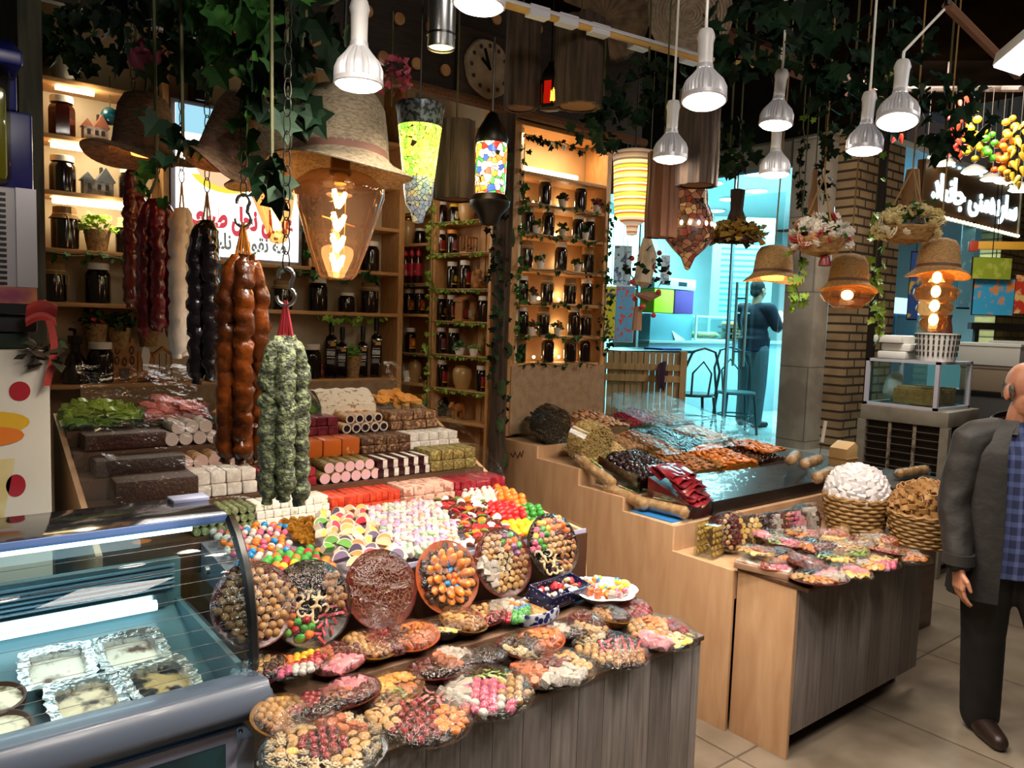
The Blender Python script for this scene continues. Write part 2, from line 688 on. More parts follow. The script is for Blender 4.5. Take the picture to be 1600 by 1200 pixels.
# brick piers, pillar and walls of the passage
b = MB().box(6.80, 7.06, 3.98, 4.30, 0.0, 3.7)
struct('pillar', b, bricks('grey_slab_pillar', 'aba295', 'a49b8e', '7a7165', 2.0, 0.72, 0.006, 'YZ', 0.5, 0.2), bevel=0.006)
b = MB().box(7.06, 7.98, 3.78, 3.98, 0.0, 3.9)
struct('wall_brick', b, BRICK)
b = MB().box(10.45, 14.0, 3.72, 3.95, 0.0, 3.9)
struct('wall_pier', b, BRICKP)
b = MB().box(6.92, 13.5, 8.6, 8.7, 0.64, 3.66)
struct('wall_shop', b, TEALW)
b = MB().box(13.4, 13.5, 3.9, 8.6, 0.64, 3.66)
struct('wall_shop_end', b, TEALW)
b = MB().box(6.84, 6.94, 4.30, 8.6, 3.42, 3.66)
struct('wall_header', b, M('header_panel', '8a8276', 0.6, col2='776f64', vs=3))
b = MB().prism([(7.1, 4.24), (13.4, 7.1), (13.4, 7.2), (7.1, 4.31)], 0, 3.66)
struct('wall_juice_shop', b, M('juice_shop_wall', '9fbac4', 0.5, col2='7fa3b4', vs=1.2))
b = MB().box(7.46, 7.50, 3.71, 3.78, 0.0, 3.9)
struct('trim_1', b, M('dark_pipe', '1b1613', 0.5))
b = MB().box(-3, 15, 11.8, 12, 0, 4)
struct('wall_far', b, DARKW)

# glass front of the shop across the passage
b = MB().box(6.885, 6.895, 5.02, 8.55, 0.66, 3.42)
f = struct('window_1', b, PANE)
b = MB()
for y in (4.32, 5.0, 6.3, 8.53):
 b.box(6.87, 6.91, y - 0.012, y + 0.012, 0.64, 3.42)
b.box(6.87, 6.91, 4.3, 8.55, 3.38, 3.43)
b.obj('window_frame', M('pale_metal', 'aeb8ba', 0.35, 0.6), f)
d = thing('glass_door', 'frameless glass door with tall ladder handle in the shop front', 'door', (6.86, 4.75, 0.65))
MB().box(-0.005, 0.005, -0.36, 0.22, 0.01, 2.5).obj('pane', PANE, d)
b = MB()
for y in (-0.02, 0.10):
 b.tube([(-0.06, y, 0.75), (-0.06, y, 1.62)], 0.016, 8)
for z in (0.9, 1.45):
 b.tube([(-0.06, -0.02, z), (-0.06, 0.10, z)], 0.010, 6)
b.tube([(-0.06, -0.02, 1.3), (0, -0.02, 1.3)], 0.010, 6)
b.tube([(-0.06, 0.10, 1.3), (0, 0.10, 1.3)], 0.010, 6)
b.obj('handle', STEEL, d)

# dark board over the shelves with slices of log nailed on it
b = MB().box(0.41, 3.9, 3.60, 3.64, 2.99, 3.62)  # left stretch added to darken the bright upper wall
fas = solo('decorated_fascia', b, boards('fascia_board', '1d1512', '33261e', 0.3, 'Z', (0.5, 6, 6), 0.7, 0.01, 0.2), 'dark timber board over the shelves studded with pale log slices', 'board')
b = MB().tube([(1.2, 3.57, 3.0), (3.9, 3.57, 3.0)], 0.028, 8)
b.obj('rope_trim', M('twisted_rope', '6e4a2c', 0.9, col2='4a2f1b', vs=60, stretch=(3, 1, 1)), fas)
LOGCUT = M('log_cut', 'b58a5c', 0.8, col2='8f6840', vs=14, tex='noise')
BARK = M('bark', '4b3a2e', 0.95, col2='2f241c', vs=9, stretch=(4, 4, 0.5), bump=1.0, bs=14, detail=6)
b = MB().tube([(0, -0.012, 0), (0, 0.0, 0)], [0.031, 0.031], 12)
b.mi = 1
b.tube([(0, 0.0, 0), (0, 0.012, 0)], [0.034, 0.034], 12)
ls_me = b.mesh('log_slice', [LOGCUT, BARK])
for px, py in ((493, 65), (545, 78), (598, 90), (650, 100), (695, 110), (573, 18), (623, 30), (673, 42), (840, 45), (838, 10), (886, 28), (820, 142), (868, 158), (430, 52), (775, 30)):
 p = ony(px, py, 3.585)
 if p.z > 3.56:
  continue
 o = link('log_slice', ls_me, fas)
 o.location = p

# wall clock of wood over the shelves
p = ony(762, 108, 3.55)
ck = thing('wall_clock', 'round pale wooden clock on a dark square board over the shelves', 'clock', p)
b = MB().box(-0.19, 0.19, 0.015, 0.05, -0.2, 0.2)
b.obj('backing_board', DARKW, ck, bevel=0.006)
CLOCKW = M('pale_clock_wood', '9c8a72', 0.8, col2='7d6d58', vs=10)
b = MB().at(rot=(PI / 2, 0, 0)).lathe([(0, -0.015), (0.15, -0.015), (0.158, 0.0), (0.15, 0.014), (0.0, 0.014)], 28, lambda a: 1 + 0.02 * math.sin(7 * a))
b.obj('dial', CLOCKW, ck)
b = MB()
for k in range(12):
 a = k * PI / 6
 b.at((math.sin(a) * 0.12, -0.018, math.cos(a) * 0.12), (0, 0, 0)).ball((0, 0, 0), (0.012, 0.006, 0.012), 8, 5)
b.obj('hour_mark', DARKW, ck)
for nm, ang, ln in (('hour_hand', -0.9, 0.07), ('minute_hand', -0.35, 0.105)):
 b = MB().at((0, -0.02, 0), (0, ang, 0)).box(-0.008, 0.008, -0.002, 0.002, -0.01, ln)
 b.obj(nm, BLACK, ck)

# hollow logs of bark hanging by the board
LOGS = [((712, 252), 3.42, 0.085, 0.34, 'hollow bark log hanging beside the green mosaic lamp'),
  ((906, 100), 3.30, 0.10, 0.36, 'dark bark log hanging by the red lantern'),
  ((1093, 215), 2.9, 0.075, 0.36, 'dark bark log hanging behind the tilted spot bulb'),
  ((1034, 305), 3.3, 0.065, 0.36, 'brown smooth log hanging beside the striped beaded lamp'),
  ((815, 95), 3.45, 0.075, 0.42, 'rough bark strip hanging between the clock and the red lantern')]
for k, ((px, py), D, r, h, lab) in enumerate(LOGS):
 p = dep(px, py, D)
 t = thing('hollow_log', lab, 'log', (p.x, p.y, p.z - h / 2))
 prof = [(r * 0.8, 0.0), (r, 0.0), (r * 1.03, h * 0.3), (r * 0.97, h * 0.7), (r, h), (r * 0.8, h)]
 b = MB().lathe(prof, 60, lambda a, k=k: 1 + 0.06 * math.sin(3 * a + k) + 0.05 * math.sin(11 * a + k) + 0.03 * math.sin(23 * a))
 b.obj('bark', BARK if k != 3 else M('smooth_bark', '6b4127', 0.8, col2='51301d', vs=8, stretch=(4, 4, 0.5)), t)
 b = MB().lathe([(0, 0.004), (r * 0.82, 0.004)], 18)
 b.obj('cut_wood', LOGCUT if k == 3 else M('dark_log_cut', '7a5636', 0.85), t)
 b = MB().tube([(0, 0, h), (0, 0, h + max(0.05, 3.62 - (p.z - h / 2) - h))], 0.004, 5)
 b.obj('hanging_cord', VINE, t)

# woven plates and fan overhead
for (px, py), D, r, lab in (((1078, 22), 3.5, 0.195, 'round coiled straw plate hung under the ceiling'), ((1000, -22), 3.6, 0.15, 'coiled straw plate half hidden above the lamp rail')):
 p = dep(px, py, D)
 b = MB().at(rot=(PI / 2, 0, 0))
 prof = [(0, 0)]
 for k in range(13):
  prof += [(r * (k + 0.3) / 13, 0.006 + 0.001 * k), (r * (k + 0.9) / 13, 0.001 + 0.001 * k)]
 prof += [(r, 0.012), (r, 0.004), (0, -0.006)]
 b.lathe(prof, 40)
 t = thing('straw_plate', lab, 'plate', p, (0, 0, YAW - PI / 2))
 b.obj('coiled_straw', M('dusty_straw', 'a08e78', 0.85, col2='86745f', vs=40), t)
 MB().tube([(0, 0, r), (0, 0.02, 3.62 - p.z)], 0.003, 5).obj('hanging_cord', VINE, t)
p = dep(945, 28, 3.45)
t = thing('straw_fan', 'pleated brown palm fan hung over the lamp rail', 'fan', p, (0, 0, YAW - PI / 2))
b = MB()
n = 26
vs = [(0, 0, 0)]
for k in range(n + 1):
 a = R(-80) + R(240) * k / n
 vs.append((math.cos(a) * 0.2, 0.01 * (k % 2), math.sin(a) * 0.2))
b.add(vs, [(0, k + 1, k + 2) for k in range(n)])
b.obj('pleated_leaf', M('old_palm_leaf', '6a5236', 0.8, col2='4b3826', vs=20), t, smooth=0, solid=0.003)
MB().tube([(0, 0, 0), (-0.14, 0, -0.10)], 0.008, 6).obj('fan_grip', DARKW, t)
MB().tube([(0, 0, 0.15), (0, 0.02, 3.62 - p.z)], 0.003, 5).obj('hanging_cord', VINE, t)

# rail that the spot bulbs hang from
t = thing('lamp_rail', 'long white rail with yellow stripe and cable clips, carrying the bulbs', 'rail', (0, 0, 0))
a, c = onz(610, -45, 3.0), onz(1110, 97, 3.0)
c2 = onz(1215, 104, 3.0)
b = MB().tube([a, c, c2], 0.016, 6)
b.obj('rail_bar', M('yellow_stripe_rail', 'c9a25a', 0.5, col2='b5884a', vs=5), t)
up = Vector((0, 0, 0.02))
b = MB().tube([a + up * .4 + Vector((0, -.018, 0)), c + up * .4 + Vector((0, -.018, 0))], 0.008, 6)
b.obj('cable', M('white_cable', 'cfd0da', 0.5), t)
for px, py in ((885, 33), (935, 48), (998, 70), (1078, 92), (840, 20)):
 p = onz(px, py, 3.0)
 b = MB().at(p, (0, 0, math.atan2(c.y - a.y, c.x - a.x))).box(-0.045, 0.045, -0.022, 0.022, -0.02, 0.02)
 b.obj('clip', M('white_clip', 'd5d6e0', 0.4), t)
for s in (a, c2):
 MB().tube([s, (s.x, s.y, 3.62)], 0.008, 6).obj('hanger', DARKST, t)
# second rail with the tilted arm
t = thing('lamp_bracket', 'brown wooden arm crossing the dark ceiling to the tube lamp', 'arm', (0, 0, 0))
a, c = onz(1480, 8, 2.9), onz(1590, 118, 2.9)
b = MB().tube([a, c], 0.018, 6)
b.obj('arm_bar', M('brown_arm', '6e4a32', 0.6), t)
MB().tube([a, (a.x, a.y, 3.9)], 0.01, 6).obj('hanger', DARKST, t)

# ================================================================== pieces of food, one mesh per kind
def sugar(name, col, col2=None):
 return M(name, col, 0.42, col2=col2 or col, vs=30, bump=0.25, bs=300, sss=0.25, rnd=0.18)


def recol(me, *mats):
 n = me.copy()
 for i, m in enumerate(mats):
  n.materials[i] = m
 return n


_b = MB().lathe([(0, -0.5), (0.42, -0.5), (0.5, -0.4), (0.48, -0.1), (0.36, 0.3), (0.2, 0.46), (0, 0.5)], 10)
G_DROP = _b.mesh('gumdrop', WHITE)
_b = MB().ball((0, 0, 0), (0.5, 0.42, 0.42), 10, 7)
G_EGG = _b.mesh('sugared_egg', WHITE)
G_BALL = MB().ball((0, 0, 0), 0.5, 10, 7).mesh('ball', WHITE)
G_FLAT = MB().ball((0, 0, 0), (0.5, 0.42, 0.2), 10, 6, 0.25, 1.5).mesh('flat', WHITE)
G_NUT = MB().ball((0, 0, 0), (0.5, 0.45, 0.38), 10, 8, 0.5, 2.6).mesh('nut', WHITE)
G_ALM = MB().lathe([(0, -0.5), (0.2, -0.36), (0.29, -0.1), (0.24, 0.2), (0.1, 0.42), (0, 0.5)], 8, sx=1, sy=0.6)
for _i, _v in enumerate(G_ALM.v):
 G_ALM.v[_i] = Vector((_v.z, _v.x, _v.y))
G_ALM = G_ALM.mesh('almond', WHITE)
_pts = [(0.42 * math.cos(a), 0.42 * math.sin(a), 0) for a in [R(x) for x in range(-20, 201, 22)]]
G_CASH = MB().tube(_pts, [0.06, 0.12, 0.15, 0.16, 0.16, 0.15, 0.15, 0.14, 0.12, 0.09, 0.05], 7).mesh('cashew', WHITE)
G_CUBE = MB().box(-0.5, 0.5, -0.5, 0.5, -0.4, 0.4).mesh('cube', WHITE, bevel=0.1)
G_MARSH = MB().lathe([(0, -0.5), (0.38, -0.5), (0.46, -0.4), (0.46, 0.4), (0.38, 0.5), (0, 0.5)], 9).mesh('marsh', WHITE)
_b = MB()
for _k in range(2):
 _b.grid(lambda u, v: (u - 0.5, (v - 0.5) * 0.24, 0.05 * math.sin(7 * u) + (0.03 if _k else -0.03)), 7, 1)
G_STRIP = MB().grid(lambda u, v: (u - 0.5, (v - 0.5) * 0.26, 0.09 * math.sin(6 * u) + 0.03 * v), 8, 1).mesh('strip', WHITE, solid=0.06)
G_DISC = MB().lathe([(0, -0.1), (0.44, -0.1), (0.5, 0), (0.44, 0.1), (0.4, 0.1), (0, 0.08)], 14).mesh('disc', WHITE)
_a = [R(x) for x in range(0, 181, 18)]
_b = MB().prism([(0.43 * math.cos(a), 0.43 * math.sin(a)) for a in _a], -0.2, 0.2)
_b.mi = 1
_o = [(0.5 * math.cos(a), 0.5 * math.sin(a)) for a in _a]
_i = [(0.425 * math.cos(a), 0.425 * math.sin(a)) for a in reversed(_a)]
for _k in range(len(_a) - 1):
 _p = [_o[_k], _o[_k + 1], (0.445 * math.cos(_a[_k + 1]), 0.445 * math.sin(_a[_k + 1])), (0.445 * math.cos(_a[_k]), 0.445 * math.sin(_a[_k]))]
 _b.prism(_p, -0.2, 0.206)
G_SLICE = _b.mesh('slice', [WHITE, WHITE], smooth=30)
_pts = [(0.4 * math.cos(a) * (1 - a / 20), 0.4 * math.sin(a) * (1 - a / 20), 0.05 * math.sin(3 * a)) for a in [x * 0.5 for x in range(0, 12)]]
G_CURL = MB().tube(_pts, [0.07] * 12, 5).mesh('curl', WHITE)
_b = MB()
for _r, _n, _z in ((0.42, 7, 0.0), (0.25, 5, 0.12)):
 for _k in range(_n):
  _a2 = 2 * PI * _k / _n + _z * 4
  _b.at((math.cos(_a2) * _r * 0.62, math.sin(_a2) * _r * 0.62, _z), (0, -0.35, _a2)).ball((0, 0, 0), (0.24, 0.15, 0.06), 7, 5)
_b.at().ball((0, 0, 0.14), 0.12, 7, 5)
G_ROSE = _b.mesh('rosette', WHITE)

KIND = {}


def kind(key, name, me, mats, size, word=None):
 KIND[key] = (name, recol(me, *(mats if isinstance(mats, tuple) else (mats,))), size, word or name.replace('_', ' '))


APR = M('apricot_flesh', 'd9822b', 0.4, col2='b85f18', vs=25, sss=0.2, rnd=0.2)
kind('apricot', 'dried_apricot', G_FLAT, APR, 0.040, 'apricots')
kind('walnut', 'walnut_half', G_NUT, M('walnut_flesh', 'a87846', 0.6, col2='6e4522', vs=30, rnd=0.2), 0.032, 'walnuts')
kind('hazel', 'hazelnut', G_BALL, M('hazelnut_skin', 'c99e62', 0.45, col2='8a5a30', vs=40, rnd=0.2), 0.021, 'hazelnuts')
kind('almond', 'almond', G_ALM, M('almond_skin', 'a56a35', 0.5, col2='86501f', vs=50, rnd=0.2), 0.032, 'almonds')
kind('cashew', 'cashew', G_CASH, M('cashew_flesh', 'e0c596', 0.5, rnd=0.15), 0.032, 'cashews')
kind('date', 'date', G_EGG, M('date_skin', '3a1a0e', 0.25, col2='1f0d08', vs=20, rnd=0.3), 0.038, 'dark dates')
kind('prune', 'prune', G_NUT, M('prune_skin', '1d1012', 0.25, col2='2e1718', vs=20), 0.034, 'prunes')
kind('cran', 'cranberry', G_BALL, M('cranberry_skin', '8d1322', 0.3, rnd=0.3), 0.018, 'red berries')
kind('fig', 'dried_fig', G_FLAT, M('fig_skin', 'c49a5e', 0.5, col2='a17238', vs=30, rnd=0.15), 0.042, 'figs')
kind('kiwi', 'kiwi_slice', G_DISC, M('kiwi_flesh', '7f9a35', 0.4, col2='5e7a22', vs=20), 0.044, 'kiwi slices')
kind('greenstrip', 'green_fruit_strip', G_STRIP, M('green_candied', '86a83a', 0.3, col2='b4cc62', vs=12, rnd=0.2), 0.055, 'green fruit strips')
kind('redstrip', 'red_fruit_strip', G_STRIP, M('red_candied', 'c0303a', 0.35, col2='d8686a', vs=12, rnd=0.2), 0.055, 'red fruit strips')
kind('pinkstrip', 'pink_fruit_strip', G_STRIP, M('pink_candied', 'd4706c', 0.35, col2='e29a92', vs=12, rnd=0.2), 0.060, 'pink fruit strips')
kind('pine', 'pineapple_ring', G_DISC, M('pineapple_flesh', 'e3c06a', 0.4, col2='cfa44a', vs=15), 0.044, 'pineapple rings')
kind('orange', 'orange_slice', G_DISC, M('orange_flesh', 'e8a24a', 0.4, col2='d5832a', vs=15, rnd=0.15), 0.05, 'orange slices')
kind('curl', 'dried_curl', G_CURL, M('curl_brown', '8d5a34', 0.6, col2='5f381e', vs=20, rnd=0.25), 0.045, 'brown dried curls')
kind('rose', 'cream_rosette', G_ROSE, M('cream_rosette', 'bfa880', 0.5, rnd=0.1), 0.05, 'cream rosettes')
kind('choc', 'chocolate_ball', G_BALL, M('chocolate', '2a140c', 0.2), 0.024, 'chocolate balls')
kind('cezerye', 'nut_roll_piece', G_MARSH, M('cezerye', 'a34a20', 0.45, col2='d8b98a', vs=60, lo=0.55, hi=0.7, rnd=0.15), 0.032, 'orange nut rolls')
kind('darkroll', 'dark_roll_piece', G_MARSH, M('darkroll', '3d120f', 0.35, col2='7b2a22', vs=40, rnd=0.15), 0.032, 'dark red rolls')
kind('cubew', 'lokum_cube', G_CUBE, sugar('lokum_white', 'b0a69a'), 0.028, 'white lokum cubes')
kind('cubep', 'lokum_cube', G_CUBE, sugar('lokum_pink', 'd98a94'), 0.028, 'pink lokum cubes')
kind('cubeg', 'lokum_cube', G_CUBE, sugar('lokum_green', 'b9c68c'), 0.028, 'green lokum cubes')
for _n, _c in dict(pink='c85a78', red='a81824', white='c4bdb4', blue='1f86c4', yellow='ecc02c', orange='ef7a24', green='3f9c3a', purple='7a3a78').items():
 kind('egg_' + _n, 'sugared_egg', G_EGG, M('egg_' + _n, _c, 0.22, coat=0.4), 0.027, _n + ' sugared eggs')
 kind('gum_' + _n, 'gumdrop', G_DROP, sugar('gum_' + _n, _c), 0.034, _n + ' gumdrops')
RIND = sugar('slice_rind', 'dcc8b4')
for _n, _c in dict(red='d5354e', orange='ef8a4a', yellow='f0c24a', green='5fa13a', purple='6a5a78', peach='f2b58c').items():
 kind('slice_' + _n, 'fruit_jelly_slice', G_SLICE, (sugar('jelly_' + _n, _c), RIND), 0.062, _n + ' jelly slices')
for _n, _c in dict(pink='cc94a4', white='c6beb6', green='98b292', lilac='a896b6', peach='ccaa92').items():
 kind('marsh_' + _n, 'pastel_marshmallow', G_MARSH, sugar('marsh_' + _n, _c), 0.028, _n + ' marshmallows')
kind('coin', 'gold_foil_sweet', G_NUT, M('gold_foil', 'c78a2a', 0.28, 0.9, bump=0.6, bs=120), 0.034, 'gold foil sweets')
for _n, _c in dict(brown='5a2416', red='c42a2e', white='eee4da', orange='e07a2c', green='6a7a34').items():
 kind('jelly_' + _n, 'jelly_sweet', G_FLAT, M('jellysweet_' + _n, _c, 0.2, coat=0.3, sss=0.15), 0.042, _n + ' jelly sweets')


def put(key, parent=None, loc=(0, 0, 0), rot=None, s=1.0):
 nm, me, size, _w = KIND[key]
 return link(nm, me, parent, loc, rot if rot is not None else (random.uniform(-.5, .5), random.uniform(-.5, .5), random.uniform(0, 6.28)), size * s)


# ================================================================== the counter of sweets
base = Vector((1.42, 2.4, 0))
ct = thing('sweets_counter', 'stepped counter with grey plank front, heaped with wrapped sweets', 'counter', base)
S0 = Matrix.Translation(-base)


def cbox(x0, x1, y0, y1, z0, z1):
 b = MB()
 b.T = S0
 return b.box(x0, x1, y0, y1, z0, z1)


X0, X1 = 0.77, 2.09
cbox(X0, X1, 1.555, 1.575, 0, 0.745).obj('front_panel', GREYW, ct, bevel=0.002)
for nm, xa, xb in (('side_panel', X1 - 0.02, X1 - 0.001), ('side_panel', 0.45, 0.469)):
 b = MB()
 b.T = S0
 ys = [(1.58, 0), (1.58, 0.74), (1.87, 0.74), (1.87, 0.78), (2.11, 0.78), (2.13, 0.985), (2.60, 1.03), (2.62, 1.035), (3.42, 1.38), (3.42, 0)]
 if xa < 1:
  ys = [(2.6, 0), (2.6, 1.03), (3.42, 1.38), (3.42, 0)]
 b.prism(ys, xa, xb, 'x').obj(nm, LAMIN, ct)
BROWNT = M('brown_table_top', '5a4030', 0.45, col2='46301f', vs=5, stretch=(0.6, 6, 6))
cbox(X0 - 0.005, X1 + 0.005, 1.545, 1.87, 0.745, 0.762).obj('table_top', BROWNT, ct, bevel=0.003)
cbox(X0, X1, 1.85, 2.115, 0.763, 0.805).obj('step_board', M('step_board', '6b503e', 0.5, col2='513826', vs=4, stretch=(0.5, 6, 6)), ct, bevel=0.003)
cbox(X0, X1 - 0.02, 2.10, 2.115, 0.806, 0.985).obj('tray_front', M('tray_front', '4a2d1e', 0.5), ct)
b = MB()
b.T = S0
b.prism([(2.116, 0.90), (2.116, 0.968), (2.62, 1.018), (2.62, 0.90)], X0, X1 - 0.021, 'x').obj('candy_bed', M('tray_lining', '8f8a96', 0.4), ct)
b = MB()
b.T = S0
b.box(X0, X1 - 0.02, 2.108, 2.114, 0.985, 1.0).obj('tray_rim', M('tray_rim', 'a9abc8', 0.3), ct)
TIER = [(2.625, 1.035), (2.79, 1.125), (2.95, 1.20), (3.10, 1.27), (3.25, 1.33)]
for k, (y, z) in enumerate(TIER):
 y1 = TIER[k + 1][0] if k < 4 else 3.42
 cbox(0.47, X1 - 0.021, y, y1 - 0.001, z - 0.12, z - 0.001).obj('tier_board', BROWNT, ct)


def zbed(y):
 return 0.97 + (y - 2.12) * 0.1


def inside(p, poly):
 c = False
 n = len(poly)
 for i in range(n):
  a, q = poly[i], poly[(i + 1) % n]
  if (a[1] > p[1]) != (q[1] > p[1]) and p[0] < (q[0] - a[0]) * (p[1] - a[1]) / (q[1] - a[1]) + a[0]:
   c = not c
 return c


def heap(poly_px, z, spacing, keys, label, group, cat, tilt=0.6, mound=0.02, zf=None, s=1.0, clip=None, flat=None):
 poly = [tuple(onz(px, py, z)[:2]) for px, py in poly_px]
 xs = [p[0] for p in poly]
 ys = [p[1] for p in poly]
 cx, cy = sum(xs) / len(xs), sum(ys) / len(ys)
 rad = max(max(xs) - min(xs), max(ys) - min(ys)) / 2
 row, y, out = 0, min(ys), 0
 while y <= max(ys):
  x = min(xs) + (spacing / 2 if row % 2 else 0)
  while x <= max(xs):
   p = (x + random.uniform(-.12, .12) * spacing, y + random.uniform(-.12, .12) * spacing)
   if inside(p, poly) and (clip is None or clip(p)):
    k = random.choice(keys)
    dd = min(1.0, math.hypot(p[0] - cx, p[1] - cy) / rad)
    hz = (zf or zbed)(p[1]) + mound * (1 - dd * dd) + random.uniform(0, 0.008) + KIND[k][2] * 0.42
    rot = (random.uniform(-tilt, tilt), random.uniform(-tilt, tilt), random.uniform(0, 6.28)) if flat is None else (flat + random.uniform(-.45, .45), random.uniform(-.5, .5), random.uniform(-1.6, 1.6))
    o = put(k, None, (p[0], p[1], hz), rot, s)
    word = KIND[k][3].split()[0] if ' ' in KIND[k][3] else ''
    tag(o, label.replace('COL', word).replace('  ', ' ').strip(), cat, group)
    out += 1
   x += spacing
  y += spacing * 0.87
  row += 1
 return out


inX = lambda p: 0.79 < p[0] < 2.05 and 2.13 < p[1] < 2.61
heap([(330, 800), (395, 800), (452, 838), (452, 862), (420, 872), (372, 888), (300, 880)], 1.02, 0.030, ['egg_white', 'egg_orange', 'egg_orange', 'egg_blue', 'egg_white', 'egg_pink'], 'COL sugared egg in the heap behind the freezer glass', 'sugared eggs in the heap beside the freezer', 'sweet', clip=inX)
heap([(420, 800), (478, 800), (500, 838), (480, 855), (452, 845)], 1.02, 0.031, ['coin'], 'gold foil wrapped sweet in the golden heap', 'gold foil sweets in the heap', 'sweet', clip=inX)
heap([(380, 890), (420, 873), (455, 860), (490, 850), (520, 880), (560, 892), (540, 905), (420, 930), (340, 940)], 1.02, 0.034, ['gum_green', 'gum_orange', 'gum_red', 'gum_green', 'gum_orange', 'gum_yellow'], 'COL sugared gumdrop in the gumdrop heap', 'gumdrops in the heap behind the upright platters', 'sweet', clip=inX)
heap([(485, 800), (560, 795), (580, 830), (625, 860), (640, 895), (560, 890), (520, 876), (500, 850)], 1.025, 0.050, ['slice_red', 'slice_orange', 'slice_yellow', 'slice_green', 'slice_purple', 'slice_red', 'slice_peach'], 'COL sugared fruit slice of jelly in the slice heap', 'jelly fruit slices in the heap', 'sweet', clip=inX, flat=0.9, s=0.92)
heap([(560, 780), (650, 775), (700, 810), (735, 855), (700, 880), (640, 890), (622, 855), (580, 826)], 1.03, 0.0265, ['marsh_pink', 'marsh_white', 'marsh_green', 'marsh_lilac', 'marsh_white', 'marsh_peach'], 'COL pastel marshmallow in the marshmallow heap', 'pastel marshmallows in the heap', 'sweet', clip=inX, mound=0.035)
heap([(655, 778), (720, 770), (770, 800), (835, 845), (760, 870), (735, 850), (700, 806)], 1.03, 0.036, ['jelly_brown', 'jelly_red', 'jelly_white', 'jelly_orange', 'jelly_brown', 'jelly_red', 'jelly_green'], 'COL jelly sweet in the mixed brown and red heap', 'mixed jelly sweets in the heap', 'sweet', clip=inX)
kind('softw', 'soft_sweet', G_DROP, sugar('soft_white', 'f0dccc'), 0.034, 'cream')
kind('softo', 'soft_sweet', G_EGG, M('soft_orange', 'ef7a22', 0.35, sss=0.2), 0.040, 'orange')
kind('softr', 'soft_sweet', G_EGG, M('soft_red', 'd81f24', 0.3, sss=0.2), 0.040, 'red')
kind('softy', 'soft_sweet', G_EGG, M('soft_yellow', 'f2bb1c', 0.3, sss=0.2), 0.040, 'yellow')
kind('softg', 'soft_sweet', G_EGG, M('soft_green', '2f8a2c', 0.3, sss=0.2), 0.036, 'green')
kind('softp', 'soft_sweet', G_EGG, M('soft_purple', '7a4a6c', 0.3, sss=0.2), 0.036, 'purple')
for key, word, poly in (('softw', 'cream', [(718, 775), (760, 762), (782, 780), (770, 795), (735, 796)]), ('softo', 'orange', [(765, 765), (800, 760), (832, 785), (800, 795), (780, 783)]), ('softr', 'red', [(760, 790), (785, 784), (822, 800), (800, 812), (772, 808)]),
      ('softy', 'yellow', [(785, 812), (840, 806), (845, 830), (815, 840)]), ('softg', 'green', [(812, 790), (838, 786), (855, 800), (826, 806)]), ('softp', 'purple', [(838, 806), (862, 806), (885, 838), (850, 845)])):
 heap(poly, 1.03, 0.034, [key], word + ' soft sweet in the small ' + word + ' heap', word + ' soft sweets in a heap', 'sweet', clip=lambda p: p[0] < 2.06 and p[1] > 2.13, mound=0.02)


# ------------------------------------------------------------------ rows of lokum on the tiers
def rollmat(name, skin, c1, c2, scale=150):
 if name in MATS:
  return MATS[name]
 m, nt, nd, lk, b = _base(name)
 b.inputs['Roughness'].default_value = 0.6
 tc = nd.new('ShaderNodeTexCoord')
 wv = nd.new('ShaderNodeTexWave')
 wv.wave_type = 'RINGS'
 wv.rings_direction = 'Y'
 wv.inputs['Scale'].default_value = scale
 wv.inputs['Distortion'].default_value = 1.5
 wv.inputs['Detail Scale'].default_value = 40
 lk.new(tc.outputs['Object'], wv.inputs['Vector'])
 rp = nd.new('ShaderNodeValToRGB')
 rp.color_ramp.elements[0].color = lin(c1)
 rp.color_ramp.elements[1].color = lin(c2)
 lk.new(wv.outputs['Fac'], rp.inputs[0])
 lk.new(rp.outputs[0], b.inputs['Base Color'])
 MATS[name] = m
 return m


def nutty(name, c, c2, lo=0.5, hi=0.62, vs=70, rough=0.5):
 return M(name, c, rough, col2=c2, vs=vs, lo=lo, hi=hi, bump=0.5, bs=90, rnd=0.1)


def roll_me(name, r, L, skin, end, hollow=None):
 b = MB().at(rot=(-PI / 2, 0, 0)).lathe([(r * 0.96, 0), (r, 0.004), (r, L - 0.004), (r * 0.96, L)], 14)
 b.mi = 1
 b.lathe([(0, -0.0), (r * 0.965, -0.0)], 14)
 b.lathe([(r * 0.965, L), (0, L)], 14)
 if hollow:
  b.mi = 2
  b.lathe([(0, -0.003), (r * 0.62, -0.003), (r * 0.66, 0.0)], 12)
 return b.mesh(name, [skin, end] + ([hollow] if hollow else []))


def bar_me(name, w, h, L, mat, lump=0.0):
 b = MB().box(-w / 2, w / 2, 0, L, -h / 2, h / 2)
 return b.mesh(name, mat, bevel=min(w, h) * 0.16)


def check_me(name, w, h, L, ma, mb):
 b = MB().box(-w / 2, 0, 0, L, -h / 2, h / 2)
 b.mi = 1
 b.box(0, w / 2, 0, L, -h / 2, h / 2)
 return b.mesh(name, [ma, mb], bevel=0.002)


